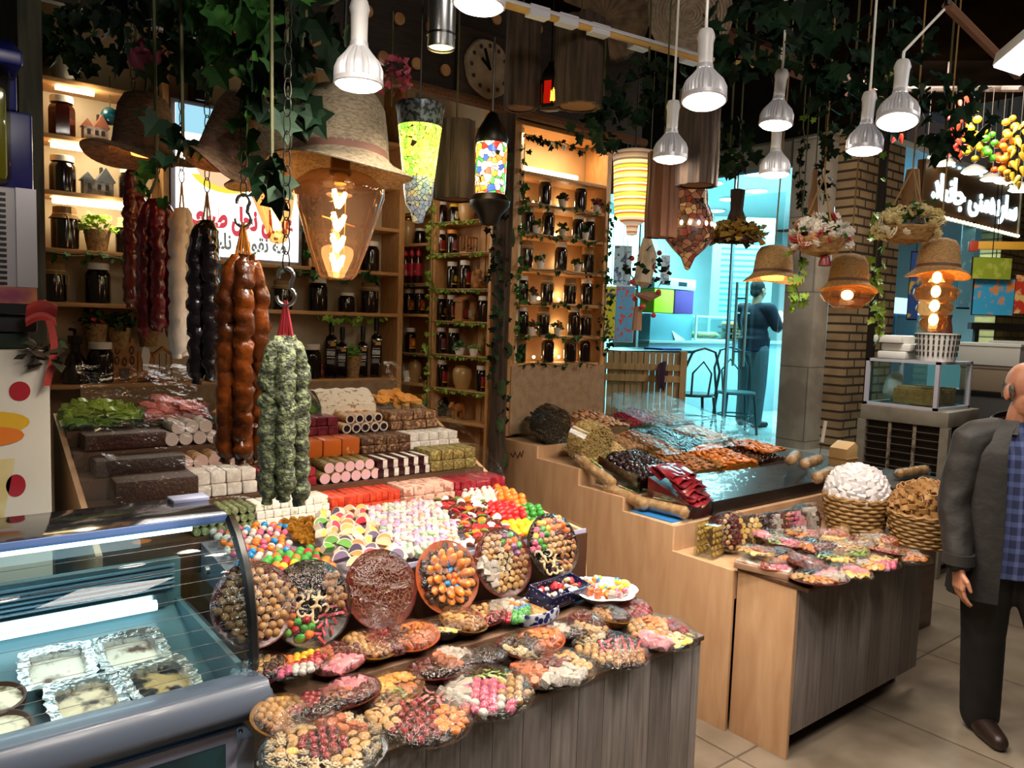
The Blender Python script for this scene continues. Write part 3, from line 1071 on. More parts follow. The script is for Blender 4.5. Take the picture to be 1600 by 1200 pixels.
NUT_BROWN = nutty('nutted_brown', '4a2b1c', '9a7448')
NUT_PIST = nutty('pistachio_crust', '6b5a2c', '9a8f4e', vs=90)
DUST = M('sugar_dust', 'd4ccc2', 0.7, col2='b8aea4', vs=40, bump=0.3, bs=120, rnd=0.05)
SPEC = {
 'red': ('lokum_bar', bar_me('lokum_bar', 0.026, 0.034, 0.14, M('red_lokum', 'b8321f', 0.4, col2='d8552f', vs=40, rnd=0.2, sss=0.1)), 0.027, 0.035, 'red lokum bar in the red stack of the lowest tier'),
 'beige': ('nougat_bar', bar_me('nougat_bar', 0.048, 0.036, 0.14, nutty('pink_nougat', 'd3aa98', 'a66e5a', vs=40)), 0.049, 0.037, 'pale pink nougat bar with nuts on the lowest tier'),
 'darkred': ('lokum_bar', bar_me('lokum_bar', 0.026, 0.034, 0.14, M('darkred_lokum', '7a1322', 0.3, col2='a02a38', vs=40, rnd=0.2)), 0.027, 0.035, 'dark red lokum bar at the open end of the lowest tier'),
 'whitecube': ('lokum_cube', bar_me('lokum_cube', 0.030, 0.026, 0.10, nutty('white_green_lokum', 'ece6da', '9eb06a', 0.6, 0.7, 50)), 0.031, 0.027, 'white lokum cube with green specks under the green nut string'),
 'greenstick': ('pistachio_stick', roll_me('pistachio_stick', 0.013, 0.14, nutty('pist_stick', '6f7a52', '9aa074', vs=80), nutty('pist_stick', '6f7a52', '9aa074')), 0.027, 0.026, 'green pistachio coated stick above the freezer'),
 'pinkroll': ('lokum_roll', roll_me('lokum_roll', 0.0225, 0.14, NUT_PIST, rollmat('pink_swirl', None, 'e2c3c6', 'c99aa2')), 0.045, 0.044, 'pink swirled lokum roll with pistachio crust on the second tier'),
 'check': ('checked_lokum', check_me('checked_lokum', 0.050, 0.036, 0.14, M('dark_jelly', '2a0f14', 0.25), DUST), 0.051, 0.037, 'black and white lokum piece in the chequered stack'),
 'pist': ('lokum_log', bar_me('lokum_log', 0.060, 0.045, 0.14, NUT_PIST), 0.062, 0.046, 'brown lokum log rolled in pistachio at the open end of the second tier'),
 'whitebrick': ('lokum_brick', bar_me('lokum_brick', 0.054, 0.044, 0.14, DUST), 0.056, 0.045, 'white sugared lokum brick above the freezer'),
 'brownblock': ('nut_block', bar_me('nut_block', 0.27, 0.085, 0.14, nutty('brown_block', '3d2417', '7d5a3a', 0.62, 0.7)), 0.28, 0.09, 'big brown nut block above the freezer'),
 'orange': ('lokum_bar', bar_me('lokum_bar', 0.085, 0.075, 0.13, M('orange_lokum', 'b85a1c', 0.35, col2='e0a66a', vs=22, lo=0.62, hi=0.72, rnd=0.1)), 0.087, 0.076, 'orange lokum slab with hazelnuts on the third tier'),
 'brownnut': ('lokum_log', bar_me('lokum_log', 0.06, 0.034, 0.13, NUT_BROWN), 0.062, 0.035, 'brown nutted lokum log on the third tier'),
 'whiteslab': ('lokum_brick', bar_me('lokum_brick', 0.052, 0.034, 0.13, DUST), 0.053, 0.035, 'white dusted lokum brick at the open end of the third tier'),
 'spiral': ('lokum_roll', roll_me('lokum_roll', 0.028, 0.13, nutty('tan_crust', 'a07850', 'c9a878'), rollmat('tan_swirl', None, 'd8c0b4', '9a6a5c', 110)), 0.056, 0.055, 'tan lokum roll with swirled end beside the dark nut log'),
 'darklog': ('nut_log', bar_me('nut_log', 0.30, 0.06, 0.13, nutty('dark_log', '33201a', '5d4030', 0.6, 0.7)), 0.31, 0.06, 'long dark nut log beside the tan rolls'),
 'darkbox': ('lokum_bar', bar_me('lokum_bar', 0.05, 0.038, 0.13, M('burgundy_lokum', '571420', 0.3, col2='7d2a34', vs=40)), 0.051, 0.039, 'burgundy lokum bar behind the green nut string'),
 'tube': ('filled_tube', roll_me('filled_tube', 0.023, 0.13, M('wafer_skin', 'c89a62', 0.5, col2='b07f48', vs=20), DUST, M('dark_filling', '24100e', 0.3)), 0.047, 0.045, 'white rimmed tube with dark filling on the fourth tier'),
 'nutlog': ('lokum_log', bar_me('lokum_log', 0.062, 0.04, 0.13, nutty('crunch_brown', '6a442c', 'b58f62')), 0.064, 0.041, 'crunchy brown nut log at the open end of the fourth tier'),
 'whitespiral': ('lokum_roll', roll_me('lokum_roll', 0.026, 0.13, DUST, rollmat('white_swirl', None, 'ece4dc', '9a8078', 120)), 0.052, 0.05, 'white lokum roll with swirled end below the pink fruit strips'),
 'brownlog': ('nut_log', bar_me('nut_log', 0.28, 0.06, 0.13, nutty('red_brown_log', '3a1a12', '6d4230', 0.6, 0.7)), 0.29, 0.06, 'long reddish brown nut log beside the white swirled rolls'),
}


def row(tier, p0, p1, key, layers=2, group=None):
 y, z = TIER[tier]
 nm, me, wd, hg, lab = SPEC[key]
 xa, xb = ony(p0, 700, y)[0], ony(p1, 700, y)[0]
 n = max(1, int((xb - xa) / wd + 0.35))
 for L in range(layers):
  nn = n if L == 0 else max(1, n - (1 if n > 3 and key in ('pinkroll', 'spiral', 'tube', 'whitespiral') else 0))
  for i in range(nn):
   x = xa + wd * (i + 0.5 + (0.5 if nn < n else 0)) + ((xb - xa) - n * wd) / 2
   o = link(nm, me, None, (x, y + 0.012 + L * 0.012 + random.uniform(0, .006), z + hg * (0.5 + L * (0.88 if nn < n else 1.0))), (0, 0, random.uniform(-.03, .03)))
   tag(o, lab, 'sweet', group or (key + ' lokum stack').replace('lokum lokum', 'lokum'))


GRP = {}
row(0, 522, 634, 'red', 2, 'red lokum bars'); row(0, 634, 720, 'beige', 2, 'pale nougat bars'); row(0, 720, 797, 'darkred', 2, 'dark red lokum bars')
row(0, 408, 520, 'whitecube', 3, 'white lokum cubes'); row(0, 300, 408, 'greenstick', 3, 'pistachio sticks')
row(1, 505, 597, 'pinkroll', 2, 'pink lokum rolls'); row(1, 597, 673, 'check', 2, 'chequered lokum pieces'); row(1, 673, 752, 'pist', 2, 'pistachio lokum logs')
row(1, 300, 412, 'whitebrick', 2, 'white lokum bricks'); row(1, 196, 300, 'brownblock', 1); row(1, 412, 500, 'darkred', 2, 'dark red lokum bars')
row(2, 470, 572, 'orange', 1, 'orange lokum slabs'); row(2, 572, 643, 'brownnut', 2, 'brown nut logs'); row(2, 643, 720, 'whiteslab', 2, 'white lokum bricks of the third tier')
row(2, 282, 372, 'spiral', 1, 'tan lokum rolls'); row(2, 165, 280, 'darklog', 1); row(2, 372, 470, 'brownnut', 2, 'brown nut logs')
row(3, 478, 535, 'darkbox', 2, 'burgundy lokum bars'); row(3, 535, 610, 'tube', 2, 'filled tubes'); row(3, 610, 688, 'nutlog', 2, 'crunchy nut logs')
row(3, 255, 350, 'whitespiral', 2, 'white lokum rolls'); row(3, 145, 253, 'brownlog', 1); row(3, 350, 478, 'nutlog', 2, 'crunchy nut logs')
# the trays of the top tier
y, z = TIER[4]


def top_tray(p0, p1, key, n, lab, word, flat=False, s=1.0, lift=0.0):
 xa, xb = ony(p0, 640, y)[0] + 0.003, ony(p1, 640, y)[0] - 0.003
 t = thing('acrylic_tray', lab, 'tray', ((xa + xb) / 2, y + 0.08, z))
 hw = (xb - xa) / 2
 b = MB().box(-hw, hw, -0.075, 0.08, 0, 0.006)
 b.box(-hw, hw, -0.075, -0.071, 0.006, 0.055)
 b.box(-hw, -hw + 0.004, -0.071, 0.08, 0.006, 0.08)
 b.box(hw - 0.004, hw, -0.071, 0.08, 0.006, 0.08)
 b.box(-hw + 0.004, hw - 0.004, 0.076, 0.08, 0.006, 0.08)
 b.obj('box_walls', ACRYL, t)
 nm, me, size, _w = KIND[key]
 for i in range(n):
  u, v = random.uniform(-1, 1), random.uniform(-1, 1)
  lay = i / n
  hz = z + 0.022 + lay * (0.055 + 0.03 * (v + 1) / 2) * (1 - 0.5 * u * u * lay)
  o = put(key, None, ((xa + xb) / 2 + u * (hw - size * 0.42) * (1 - 0.12 * lay), y + 0.08 + v * 0.055, hz + lift), (R(40) + random.uniform(-.35, .35), random.uniform(-.4, .4), random.uniform(-.5, .5) if flat else random.uniform(0, 6.3)), s)
  tag(o, word, 'dried fruit', lab.split(' of ')[-1] + ' heaped in the tray')


random.seed(11)
top_tray(100, 228, 'greenstrip', 95, 'clear top tray of green candied strips', 'green candied strip in the top tray beside the white cabinet', True, s=1.6)
top_tray(228, 330, 'pinkstrip', 85, 'clear top tray of pink candied strips', 'pink candied strip in the top tray behind the red nut strings', True, s=1.6)
top_tray(588, 668, 'orange', 46, 'clear top tray of dried orange slices', 'dried orange slice in the top tray at the open end', True)
top_tray(455, 503, 'kiwi', 22, 'clear top tray of dried kiwi slices', 'dried kiwi slice in the top tray behind the green nut string', True)
top_tray(332, 455, 'apricot', 50, 'clear top tray of dried apricots', 'dried apricot in the top tray behind the amber nut string', True)
xa, xb = ony(503, 640, y)[0], ony(588, 640, y)[0]
b = MB().grid(lambda u, v: (xa + (xb - xa) * u, y + 0.005 + 0.145 * v, z + 0.05 + 0.065 * math.sin(min(1, v * 1.4) * PI / 2) + 0.004 * math.sin(40 * u)), 10, 8)
b.prism([(y + 0.004, z), (y + 0.004, z + 0.048), (y + 0.15, z + 0.11), (y + 0.15, z)], xa, xb, 'x')
solo('nougat_block', b, nutty('white_nougat', 'e9dcc6', 'a9805c', 0.58, 0.66, 45), 'big white nougat block set with almonds on the top tier', 'nougat')


# ------------------------------------------------------------------ wrapped platters
TRAYS = {'brown': M('brown_tray', '5b1f18', 0.2, coat=0.4), 'gold': M('gold_tray', 'a87a34', 0.3, 0.6), 'clear': ACRYL, 'black': M('black_tray', '15100f', 0.2), 'orange': M('orange_tray', 'b5552a', 0.3)}


def platter(spec, r, loc, label, tray='brown', rot=(0, 0, 0), ring=None, core=None, space=None, dome=0.15, film=True, name='wrapped_platter', ps=1.0, group=None):
 t = thing(name, label, 'platter', loc, rot, group)
 b = MB()
 prof = [(0, 0.0), (r * 0.62, 0.0), (r * 0.95, 0.022), (r, 0.024), (r * 1.0, 0.027), (r * 0.94, 0.026), (r * 0.6, 0.005), (0, 0.005)]
 b.lathe(prof, 32, lambda a: 1 + 0.012 * math.sin(16 * a))
 b.obj('dish', TRAYS[tray], t)
 sp = space or (0.027 if r > 0.12 else 0.0215)
 n = int(r / sp) + 1
 ph = random.uniform(0, 6.28)
 h = r * dome
 for j in range(-n - 1, n + 2):
  for i in range(-n - 1, n + 2):
   x = (i + (0.5 if j % 2 else 0)) * sp + random.uniform(-.1, .1) * sp
   yy = j * sp * 0.87 + random.uniform(-.1, .1) * sp
   rho = math.hypot(x, yy)
   if rho > r * 0.85:
    continue
   q = rho / r
   if ring and q > 0.66:
    k = ring
   elif core and q < 0.36:
    k = core
   else:
    k = spec[int(((math.atan2(yy, x) + ph) % (2 * PI)) / (2 * PI) * len(spec)) % len(spec)]
   if isinstance(k, (list, tuple)):
    k = random.choice(k)
   size = KIND[k][2]
   zz = 0.012 + 0.014 * q + h * (1 - q * q) + random.uniform(0, 0.005)
   put(k, t, (x, yy, zz), (random.uniform(-.4, .4) - yy / r * 0.5, random.uniform(-.4, .4) + x / r * 0.5, random.uniform(0, 6.28)), ps * min(1.15, sp / size * 1.12))
 if film:
  b = MB()
  hh = h + 0.024
  pr = [(r * 1.0, 0.026)] + [(r * math.cos(a) * 0.99, 0.027 + hh * math.sin(a)) for a in (0.18, 0.4, 0.65, 0.95, 1.25)] + [(0, 0.027 + hh)]
  b.lathe(pr, 28)
  for i, v in enumerate(b.v):
   nz = mnoise.noise(v * 28 + Vector(loc) * 5)
   b.v[i] = v + Vector((0, 0, 0.006 * nz if v.z > 0.03 else 0))
  b.obj('wrap', WRAP, t)
 return t


random.seed(3)
MIXC = ['egg_pink', 'egg_white', 'egg_red', 'egg_yellow']
BB = ['egg_blue', 'egg_orange', 'egg_white', 'egg_blue', 'egg_orange']
up_rot = (R(66), 0, 0)
UPS = [((400, 952), ['hazel', 'walnut'], dict(tray='brown'), 'upright platter of hazelnuts and walnuts beside the freezer', 0.118),
       ((489, 950), ['hazel', ['gum_orange', 'cubew', 'gum_red', 'gum_green'], 'redstrip', 'walnut', 'date'], dict(tray='black', core='cashew'), 'upright platter of nuts, heart sweets and red strips next to the curled chips', 0.126),
       ((599, 927), ['curl'], dict(tray='brown', space=0.0205), 'upright platter filled with brown dried curls', 0.122),
       ((703, 908), [BB, BB, 'walnut'], dict(tray='orange', ring='date', space=0.023), 'upright platter with apricot petals and blue and orange eggs', 0.120),
       ((790, 884), ['hazel', 'cubew', 'fig', 'walnut', ['gum_green', 'gum_purple', 'gum_orange']], dict(tray='brown', core='rose'), 'upright platter of nuts, white lokum and rosettes in the shop corner', 0.120),
       ((868, 858), [['almond', 'hazel'], ['jelly_brown', 'gum_orange'], ['egg_pink', 'egg_yellow', 'gum_green'], 'cashew'], dict(tray='black', core='hazel'), 'upright platter of almonds and coloured jellies at the end of the row', 0.118)]
for (px, py), spec, kw, lab, r in UPS:
 p = ony(px, py, 2.02)
 kw.setdefault('space', 0.0245)
 pl = platter(spec, r, (p.x, 2.055, max(p.z, 0.806 + 0.914 * r)), lab, rot=up_rot, dome=0.10, **kw)
 if 'petals' in lab:
  for rr, nn in ((0.075, 14), (0.055, 10)):
   for k in range(nn):
    a = 2 * PI * k / nn
    link('apricot_petal', KIND['apricot'][1], pl, (math.cos(a) * rr, math.sin(a) * rr, 0.042 if rr > 0.06 else 0.05), (0, -0.5, a), (0.045, 0.034, 0.04))

# the front edge of the table: big clear platters
FRONT = [((512, 1168), 0.150, ['rose', 'fig', ['cezerye', 'apricot'], ['pine', 'fig']], dict(tray='clear', ring='rose', core='cran'), 'cream rosettes and berries'),
         ((651, 1112), 0.145, ['fig', 'cran', 'apricot', 'pinkstrip', 'almond'], dict(tray='clear', core='cran'), 'figs, almonds and red berries'),
         ((766, 1082), 0.138, ['cubew', ['egg_pink', 'egg_white'], 'hazel', 'greenstrip'], dict(tray='clear', core='egg_pink', ring=None), 'pink and white sugared eggs'),
         ((871, 1046), 0.132, ['rose', 'cezerye', 'cubew', 'fig'], dict(tray='clear', core='darkroll'), 'lokum cubes round a dark red roll'),
         ((957, 1014), 0.128, ['walnut', 'redstrip', 'rose', 'hazel'], dict(tray='clear', core='redstrip'), 'walnuts and red strips'),
         ((1034, 986), 0.125, ['pine', 'cran', 'apricot', 'hazel', 'cubep'], dict(tray='clear', core='apricot'), 'pineapple, berries and pink lokum')]
for k, ((px, py), r, spec, kw, lab) in enumerate(FRONT):
 p = onz(px, py, 0.80)
 platter(spec, r, (p.x, max(p.y, 1.60), 0.764), 'large wrapped platter of %s on the front table edge' % lab, rot=(R(4), 0, random.uniform(0, 6.28)), **kw)
SECOND = [((440, 1118), 0.095, ['walnut', 'hazel'], 'walnuts', 'gold'), ((497, 1105), 0.10, ['date', 'cran'], 'dark dates and berries', 'brown'), ((548, 1086), 0.095, ['darkroll', 'pist' if False else 'cubep', 'cezerye'], 'dark red rolls', 'brown'),
          ((617, 1078), 0.095, ['pine', 'greenstrip', 'apricot', 'orange'], 'apricots and green strips', 'gold'), ((680, 1052), 0.092, ['cubep', 'darkroll', 'date'], 'pink lokum and dark rolls', 'brown'), ((712, 1036), 0.09, ['cubew', 'cezerye', 'choc'], 'white lokum and chocolate balls', 'brown'),
          ((757, 1030), 0.085, ['prune'], 'prunes', 'black'), ((812, 1016), 0.088, ['rose', 'choc', 'date'], 'chocolate balls and rosettes', 'brown'), ((846, 1003), 0.086, ['apricot', 'date', 'cezerye'], 'apricots and dates', 'orange'),
          ((885, 992), 0.084, ['cubew', 'choc'], 'white lokum and chocolates', 'black'), ((918, 978), 0.084, ['darkroll', 'fig'], 'figs and dark rolls', 'brown'), ((953, 966), 0.082, ['date', 'walnut'], 'walnuts and dates', 'gold'), ((985, 955), 0.08, ['darkroll', 'cran'], 'berries and dark rolls', 'brown')]
for k, ((px, py), r, spec, lab, tray) in enumerate(SECOND):
 zz = 0.80 + 0.006 * (k % 3)
 p = onz(px, py, zz)
 platter(spec, r * .9, (p.x, min(p.y, 1.76), zz - 0.02), 'wrapped platter of %s, %s in the middle row from the freezer' % (lab, ORD[k]), tray, rot=(R(9), R(-4), random.uniform(0, 6.28)), dome=0.13)
UPPER = [((408, 1050), 0.085, ['date', 'fig'], 'figs and dates', 'brown'), ((466, 1043), 0.10, MIXC + ['egg_orange'], 'mixed coloured eggs', 'clear'), ((530, 1032), 0.088, ['cezerye', 'cubep', 'darkroll'], 'pink and red rolls', 'brown'), ((574, 1011), 0.088, ['hazel', 'walnut', 'almond'], 'mixed nuts', 'gold'),
         ((607, 1003), 0.086, ['darkroll', 'cran'], 'dark red rolls', 'brown'), ((648, 996), 0.086, ['apricot', 'cezerye'], 'apricots and nut rolls', 'orange'), ((688, 985), 0.082, ['pine', 'choc'], 'pineapple and chocolate', 'black'), ((722, 973), 0.086, ['fig', 'walnut'], 'figs and walnuts', 'gold'),
         ((757, 963), 0.082, ['redstrip', 'fig', 'cran'], 'red strips and figs', 'brown'), ((797, 957), 0.084, [BB, 'cubew', 'cran', 'gum_green'], 'blue, orange and white sweets', 'clear')]
for k, ((px, py), r, spec, lab, tray) in enumerate(UPPER):
 zz = 0.836 + 0.006 * (k % 2)
 p = onz(px, py, zz)
 platter([s if isinstance(s, list) or s in KIND else 'fig' for s in spec], r * .92, (p.x, min(p.y, 1.985), zz - 0.02), 'wrapped platter of %s, %s on the step from the freezer' % (lab, ORD[k]), tray, rot=(R(9), R(-5), random.uniform(0, 6.28)), dome=0.13)

# tins and the flower dish at the end of the step
p = onz(838, 948, 0.84)
TINB = M('blue_mosaic_tin', '16246a', 0.3, col2='dfe4f2', vs=42, lo=0.42, hi=0.5, tex='voronoi')
t = thing('oval_tin', 'oval tin with blue and white mosaic side, filled with crumbs', 'tin', (p.x, p.y, 0.806), (0, 0, 0.35))
MB().lathe([(0, 0), (0.105, 0), (0.11, 0.006), (0.112, 0.042), (0.106, 0.042), (0.104, 0.01), (0, 0.01)], 32, sy=0.62).obj('tin_side', TINB, t)
MB().lathe([(0.104, 0.036), (0.06, 0.042), (0, 0.044)], 24, sy=0.62).obj('filling', M('crumb_filling', 'b58a56', 0.8, col2='8a6238', vs=90, bump=0.8, bs=150), t)
p = onz(872, 930, 0.85)
t = thing('long_tin', 'dark blue oblong tin with small white flower pattern, tilted against the platters', 'tin', (p.x, p.y, 0.806), (0, 0, 0.25))
b = MB().at((0, 0, 0.035), (0.25, 0.08, 0)).box(-0.13, 0.13, -0.05, 0.05, 0, 0.008)
for q in ((-0.13, 0.13, -0.05, -0.044), (-0.13, 0.13, 0.044, 0.05), (-0.13, -0.124, -0.044, 0.044), (0.124, 0.13, -0.044, 0.044)):
 b.box(q[0], q[1], q[2], q[3], 0.008, 0.05)
b.obj('tin_side', M('navy_flower_tin', 'b8a8b0', 0.3, col2='10163a', vs=85, lo=0.16, hi=0.24, tex='voronoi'), t, bevel=0.002)
for k in range(22):
 put(random.choice(['almond', 'hazel', 'egg_white', 'gum_red']), t, (random.uniform(-.11, .11), random.uniform(-.03, .03), 0.07 + random.uniform(0, .012)), None, 0.8)
MB().at((0, 0.02, 0.03), (0, 0, 0)).box(-0.1, 0.1, -0.02, 0.02, -0.03, 0.004).obj('stand', BLACK, t)
p = onz(942, 925, 0.84)
t = thing('flower_dish', 'white flower shaped dish of bright sweets at the end of the step', 'dish', (p.x, p.y, 0.806))
b = MB().lathe([(0, 0), (0.055, 0), (0.085, 0.03), (0.115, 0.046), (0.112, 0.05), (0.08, 0.036), (0.05, 0.008), (0, 0.008)], 40, lambda a: 1 + 0.12 * abs(math.sin(3 * a)))
b.obj('petal_dish', M('white_melamine', 'e6e4ee', 0.25), t)
for k in range(44):
 a, rr = random.uniform(0, 6.28), 0.095 * math.sqrt(random.random())
 sec = int(a / 6.28 * 6)
 put([('egg_yellow', 'egg_blue'), ('egg_white', 'egg_orange'), ('jelly_red', 'egg_red'), ('apricot', 'cezerye'), ('cubew', 'egg_pink'), ('pine', 'egg_yellow')][sec][k % 2], t, (math.cos(a) * rr, math.sin(a) * rr, 0.028 + 0.25 * rr + random.uniform(0, .012)), None, 0.85)


# clear sheets drawn over the ends of the tiers
def sheet(name, lab, fn, nu=18, nv=18, amp=0.012):
 b = MB()
 b.grid(lambda u, v: fn(u, v), nu, nv)
 for i, v in enumerate(b.v):
  b.v[i] = v + Vector((0, 0, amp * mnoise.noise(v * 16) + amp * 0.6))
 return solo(name, b, SHEET, lab, 'plastic sheet')


def ztier(y):
 if y < 2.62:
  return zbed(y) + 0.06
 return 1.125 + (y - 2.62) * 0.52


sheet('plastic_sheet', 'clear plastic sheet over the open end of the lokum tiers', lambda u, v: (1.86 + 0.24 * u - 0.02 * u * v, 2.60 + 0.82 * v, ztier(2.60 + 0.82 * v) + 0.02 - 0.07 * max(0, u - 0.8) * 5))
sheet('plastic_sheet', 'clear plastic sheet over the candied strips next to the white cabinet', lambda u, v: (0.44 + 0.5 * u, 2.62 + 0.8 * v, ztier(2.62 + 0.8 * v) + 0.02 - 0.12 * max(0, 0.16 - u) * 6), amp=0.016)
sheet('plastic_sheet', 'clear plastic sheet over the soft sweets by the corner platters', lambda u, v: (1.72 + 0.36 * u, 2.12 + 0.48 * v, ztier(2.12 + 0.48 * v) + 0.004 - 0.05 * max(0, u - 0.8) * 5), amp=0.01)

# ================================================================== the display freezer
random.seed(21)
fb = Vector((0.1, 2.2, 0))
fz = thing('display_freezer', 'curved glass display freezer lit blue, with dark bumper and foil tubs inside', 'freezer', fb)
FS = Matrix.Translation(-fb)
FXR, FXL = 0.715, -0.62


def fbx(x0, x1, y0, y1, z0, z1):
 b = MB()
 b.T = FS
 return b.box(x0, x1, y0, y1, z0, z1)


BODY = M('freezer_enamel', 'a8b4cc', 0.3, coat=0.2)
TEAL = M('freezer_liner', '638188', 0.35)
BUMP = M('bumper_rubber', '4f5868', 0.32, coat=0.15)
fbx(FXL, FXR - 0.02, 1.90, 2.58, 0.08, 0.70).obj('lower_body', BODY, fz, bevel=0.01)
fbx(FXL + 0.05, FXR - 0.08, 1.96, 2.52, 0.0, 0.08).obj('plinth', BLACK, fz)
b = fbx(0.13, 0.645, 1.892, 1.90, 0.20, 0.735)
b.obj('poster_frame', M('pale_frame', 'b7bfe0', 0.35), fz, bevel=0.003)
b = fbx(0.16, 0.615, 1.888, 1.893, 0.23, 0.705)
b.mi = 1
for cx, cz, rr in ((0.32, 0.55, 0.08), (0.48, 0.5, 0.06), (0.4, 0.35, 0.07)):
 b.add([(cx + rr * math.cos(a), 1.886, cz + 0.6 * rr * math.sin(a)) for a in [k * 0.4488 for k in range(14)]], [tuple(range(14))])
b.obj('poster', [M('teal_poster', '1f5a64', 0.3, col2='0f3a48', vs=6), M('poster_cream', 'd8d2b8', 0.4)], fz)
b = MB()
b.T = FS
for x, z in ((0.655, 0.77), (0.655, 0.725)):
 b.ball((x, 1.896, z), 0.006, 8, 5)
b.obj('screw', STEEL, fz)
# bumper, turned round the end
b = MB()
b.T = FS
prof = [(1.90, 0.765), (1.845, 0.775), (1.83, 0.80), (1.835, 0.835), (1.86, 0.865), (1.975, 0.845), (1.98, 0.775)]
b.prism(prof, FXL, FXR, 'x')
b.prism([(FXR - 0.03, 0.765), (FXR + 0.004, 0.775), (FXR + 0.012, 0.80), (FXR + 0.008, 0.835), (FXR - 0.01, 0.85), (FXR - 0.03, 0.85)], 1.85, 2.58, 'y')
b.obj('bumper', BUMP, fz, bevel=0.008, smooth=50)
# liner
b = MB()
b.T = FS
b.prism([(1.97, .70), (1.97, .715), (2.56, .851), (2.56, .70)], FXL, FXR - .03, 'x')
b.box(FXL, FXR - 0.03, 2.55, 2.58, 0.80, 1.0)
b.box(FXL, FXL + 0.02, 1.98, 2.55, 0.715, 0.85)
b.box(FXR - 0.045, FXR - 0.03, 1.98, 2.55, 0.715, 0.87)
b.obj('liner', TEAL, fz)
b = MB()
b.T = FS
for k in range(6):
 b.box(FXL + 0.02, FXR - 0.05, 2.54, 2.55, 0.91 + 0.014 * k, 0.916 + 0.014 * k)
b.obj('air_grille', M('grille_grey', '7f9aa8', 0.4), fz)
# curved glass, its end pane with the black and red seals, and the dark top board
CURV = [(1.972, 0.835), (1.974, 0.90), (1.985, 0.98), (2.01, 1.06), (2.05, 1.125), (2.10, 1.175), (2.165, 1.215)]
b = MB()
b.T = FS
n = len(CURV)
b.add([(x, y, z) for x in (FXL, FXR) for y, z in CURV], [(i, i + 1, n + i + 1, n + i) for i in range(n - 1)])
b.obj('curved_glass', clear('freezer_glass', 'e6f6f7', gloss=0.03, rough=0.02, edge=0.24), fz, smooth=60)
b = MB()
b.T = FS
b.add([(FXR, y, z) for y, z in CURV] + [(FXR, 2.43, 1.22), (FXR, 2.57, 0.86)], [tuple(range(n + 2))])
b.obj('end_glass', clear('freezer_glass', 'c9eef2'), fz, smooth=0)
for nm, off, m, wdt in (('black_seal', 0.0, BLACK, 0.024), ('red_seal', 0.036, M('red_seal', '5a1712', 0.4), 0.009)):
 b = MB()
 b.T = FS
 b.tube([(FXR + 0.001, y + off, z - off * 0.3) for y, z in CURV], wdt * 0.62, 6)
 b.obj('glass_seal', m, fz)
fbx(FXL, FXR - 0.005, 2.17, 2.43, 1.212, 1.226).obj('top_board', M('smoked_glass_top', '1c2026', 0.08, coat=0.5), fz, bevel=0.002)
fbx(FXL, FXR - 0.01, 2.16, 2.17, 1.205, 1.225).obj('top_edge', M('blue_edge_strip', '6f8fd0', 0.3), fz)
fbx(FXR - 0.10, FXR + 0.004, 2.36, 2.43, 1.224, 1.235).obj('end_cap', M('pale_cap', 'a8b0d8', 0.3), fz, bevel=0.003)
b = MB()
b.T = FS
b.add([(FXL, 2.43, 1.212), (FXR, 2.43, 1.212), (FXR, 2.58, 0.99), (FXL, 2.58, 0.99)], [(0, 1, 2, 3)])
b.obj('rear_door', clear('freezer_glass', 'c9eef2'), fz, smooth=0)
b = MB()
b.T = FS
for k in range(1, 6):
 y, z = CURV[k]
 b.tube([(FXL, y - 0.002, z), (FXR, y - 0.002, z)], 0.0007, 4)
 y, z = (CURV[k][0] + CURV[k - 1][0]) / 2, (CURV[k][1] + CURV[k - 1][1]) / 2
 b.tube([(FXL, y - 0.002, z), (FXR, y - 0.002, z)], 0.0007, 4)
b.obj('heating_wire', BLACK, fz)
b = MB()
b.T = FS
b.tube([(FXL + 0.05, 2.50, 0.877), (0.60, 2.50, 0.877)], 0.016, 10)
b.obj('light_tube', glow('freezer_tube', 'd5f6ff', 4.0), fz)
b = MB()
b.T = FS
b.tube([(FXL + 0.05, 2.20, 1.192), (0.62, 2.20, 1.192)], 0.010, 8)
b.obj('light_tube', glow('freezer_tube', 'd5f6ff', 4.0), fz)
fbx(FXL + 0.02, 0.64, 2.533, 2.54, 0.855, 0.9).obj('tube_holder', STEEL, fz)
for yy, zz in ((2.38, 1.00), (2.20, 0.92)):
 b = MB()
 b.T = FS
 b.at((FXR - 0.004, yy, zz), (0, PI / 2, 0))
 b.T = FS @ b.T
 b.lathe([(0, 0), (0.012, 0), (0.012, 0.012), (0, 0.014)], 12)
 b.obj('glass_clamp', STEEL, fz)
light('AREA', 'freezer_light', (0.0, 2.42, 1.185), 1.7, (0.84, 0.97, 1.0), 1.1, (0.1, 2.15, 0.72), sy=0.08)

FOIL = M('foil', 'e6e6e6', 0.28, 1.0, bump=0.7, bs=40)


def on_deck(px, py, up=0.0):
 d = ray(px, py)
 kk = (.715 + up + (0 - 1.97) * .2305 - CAM_H) / (d.z - .2305 * d.y)
 return CO + d * kk


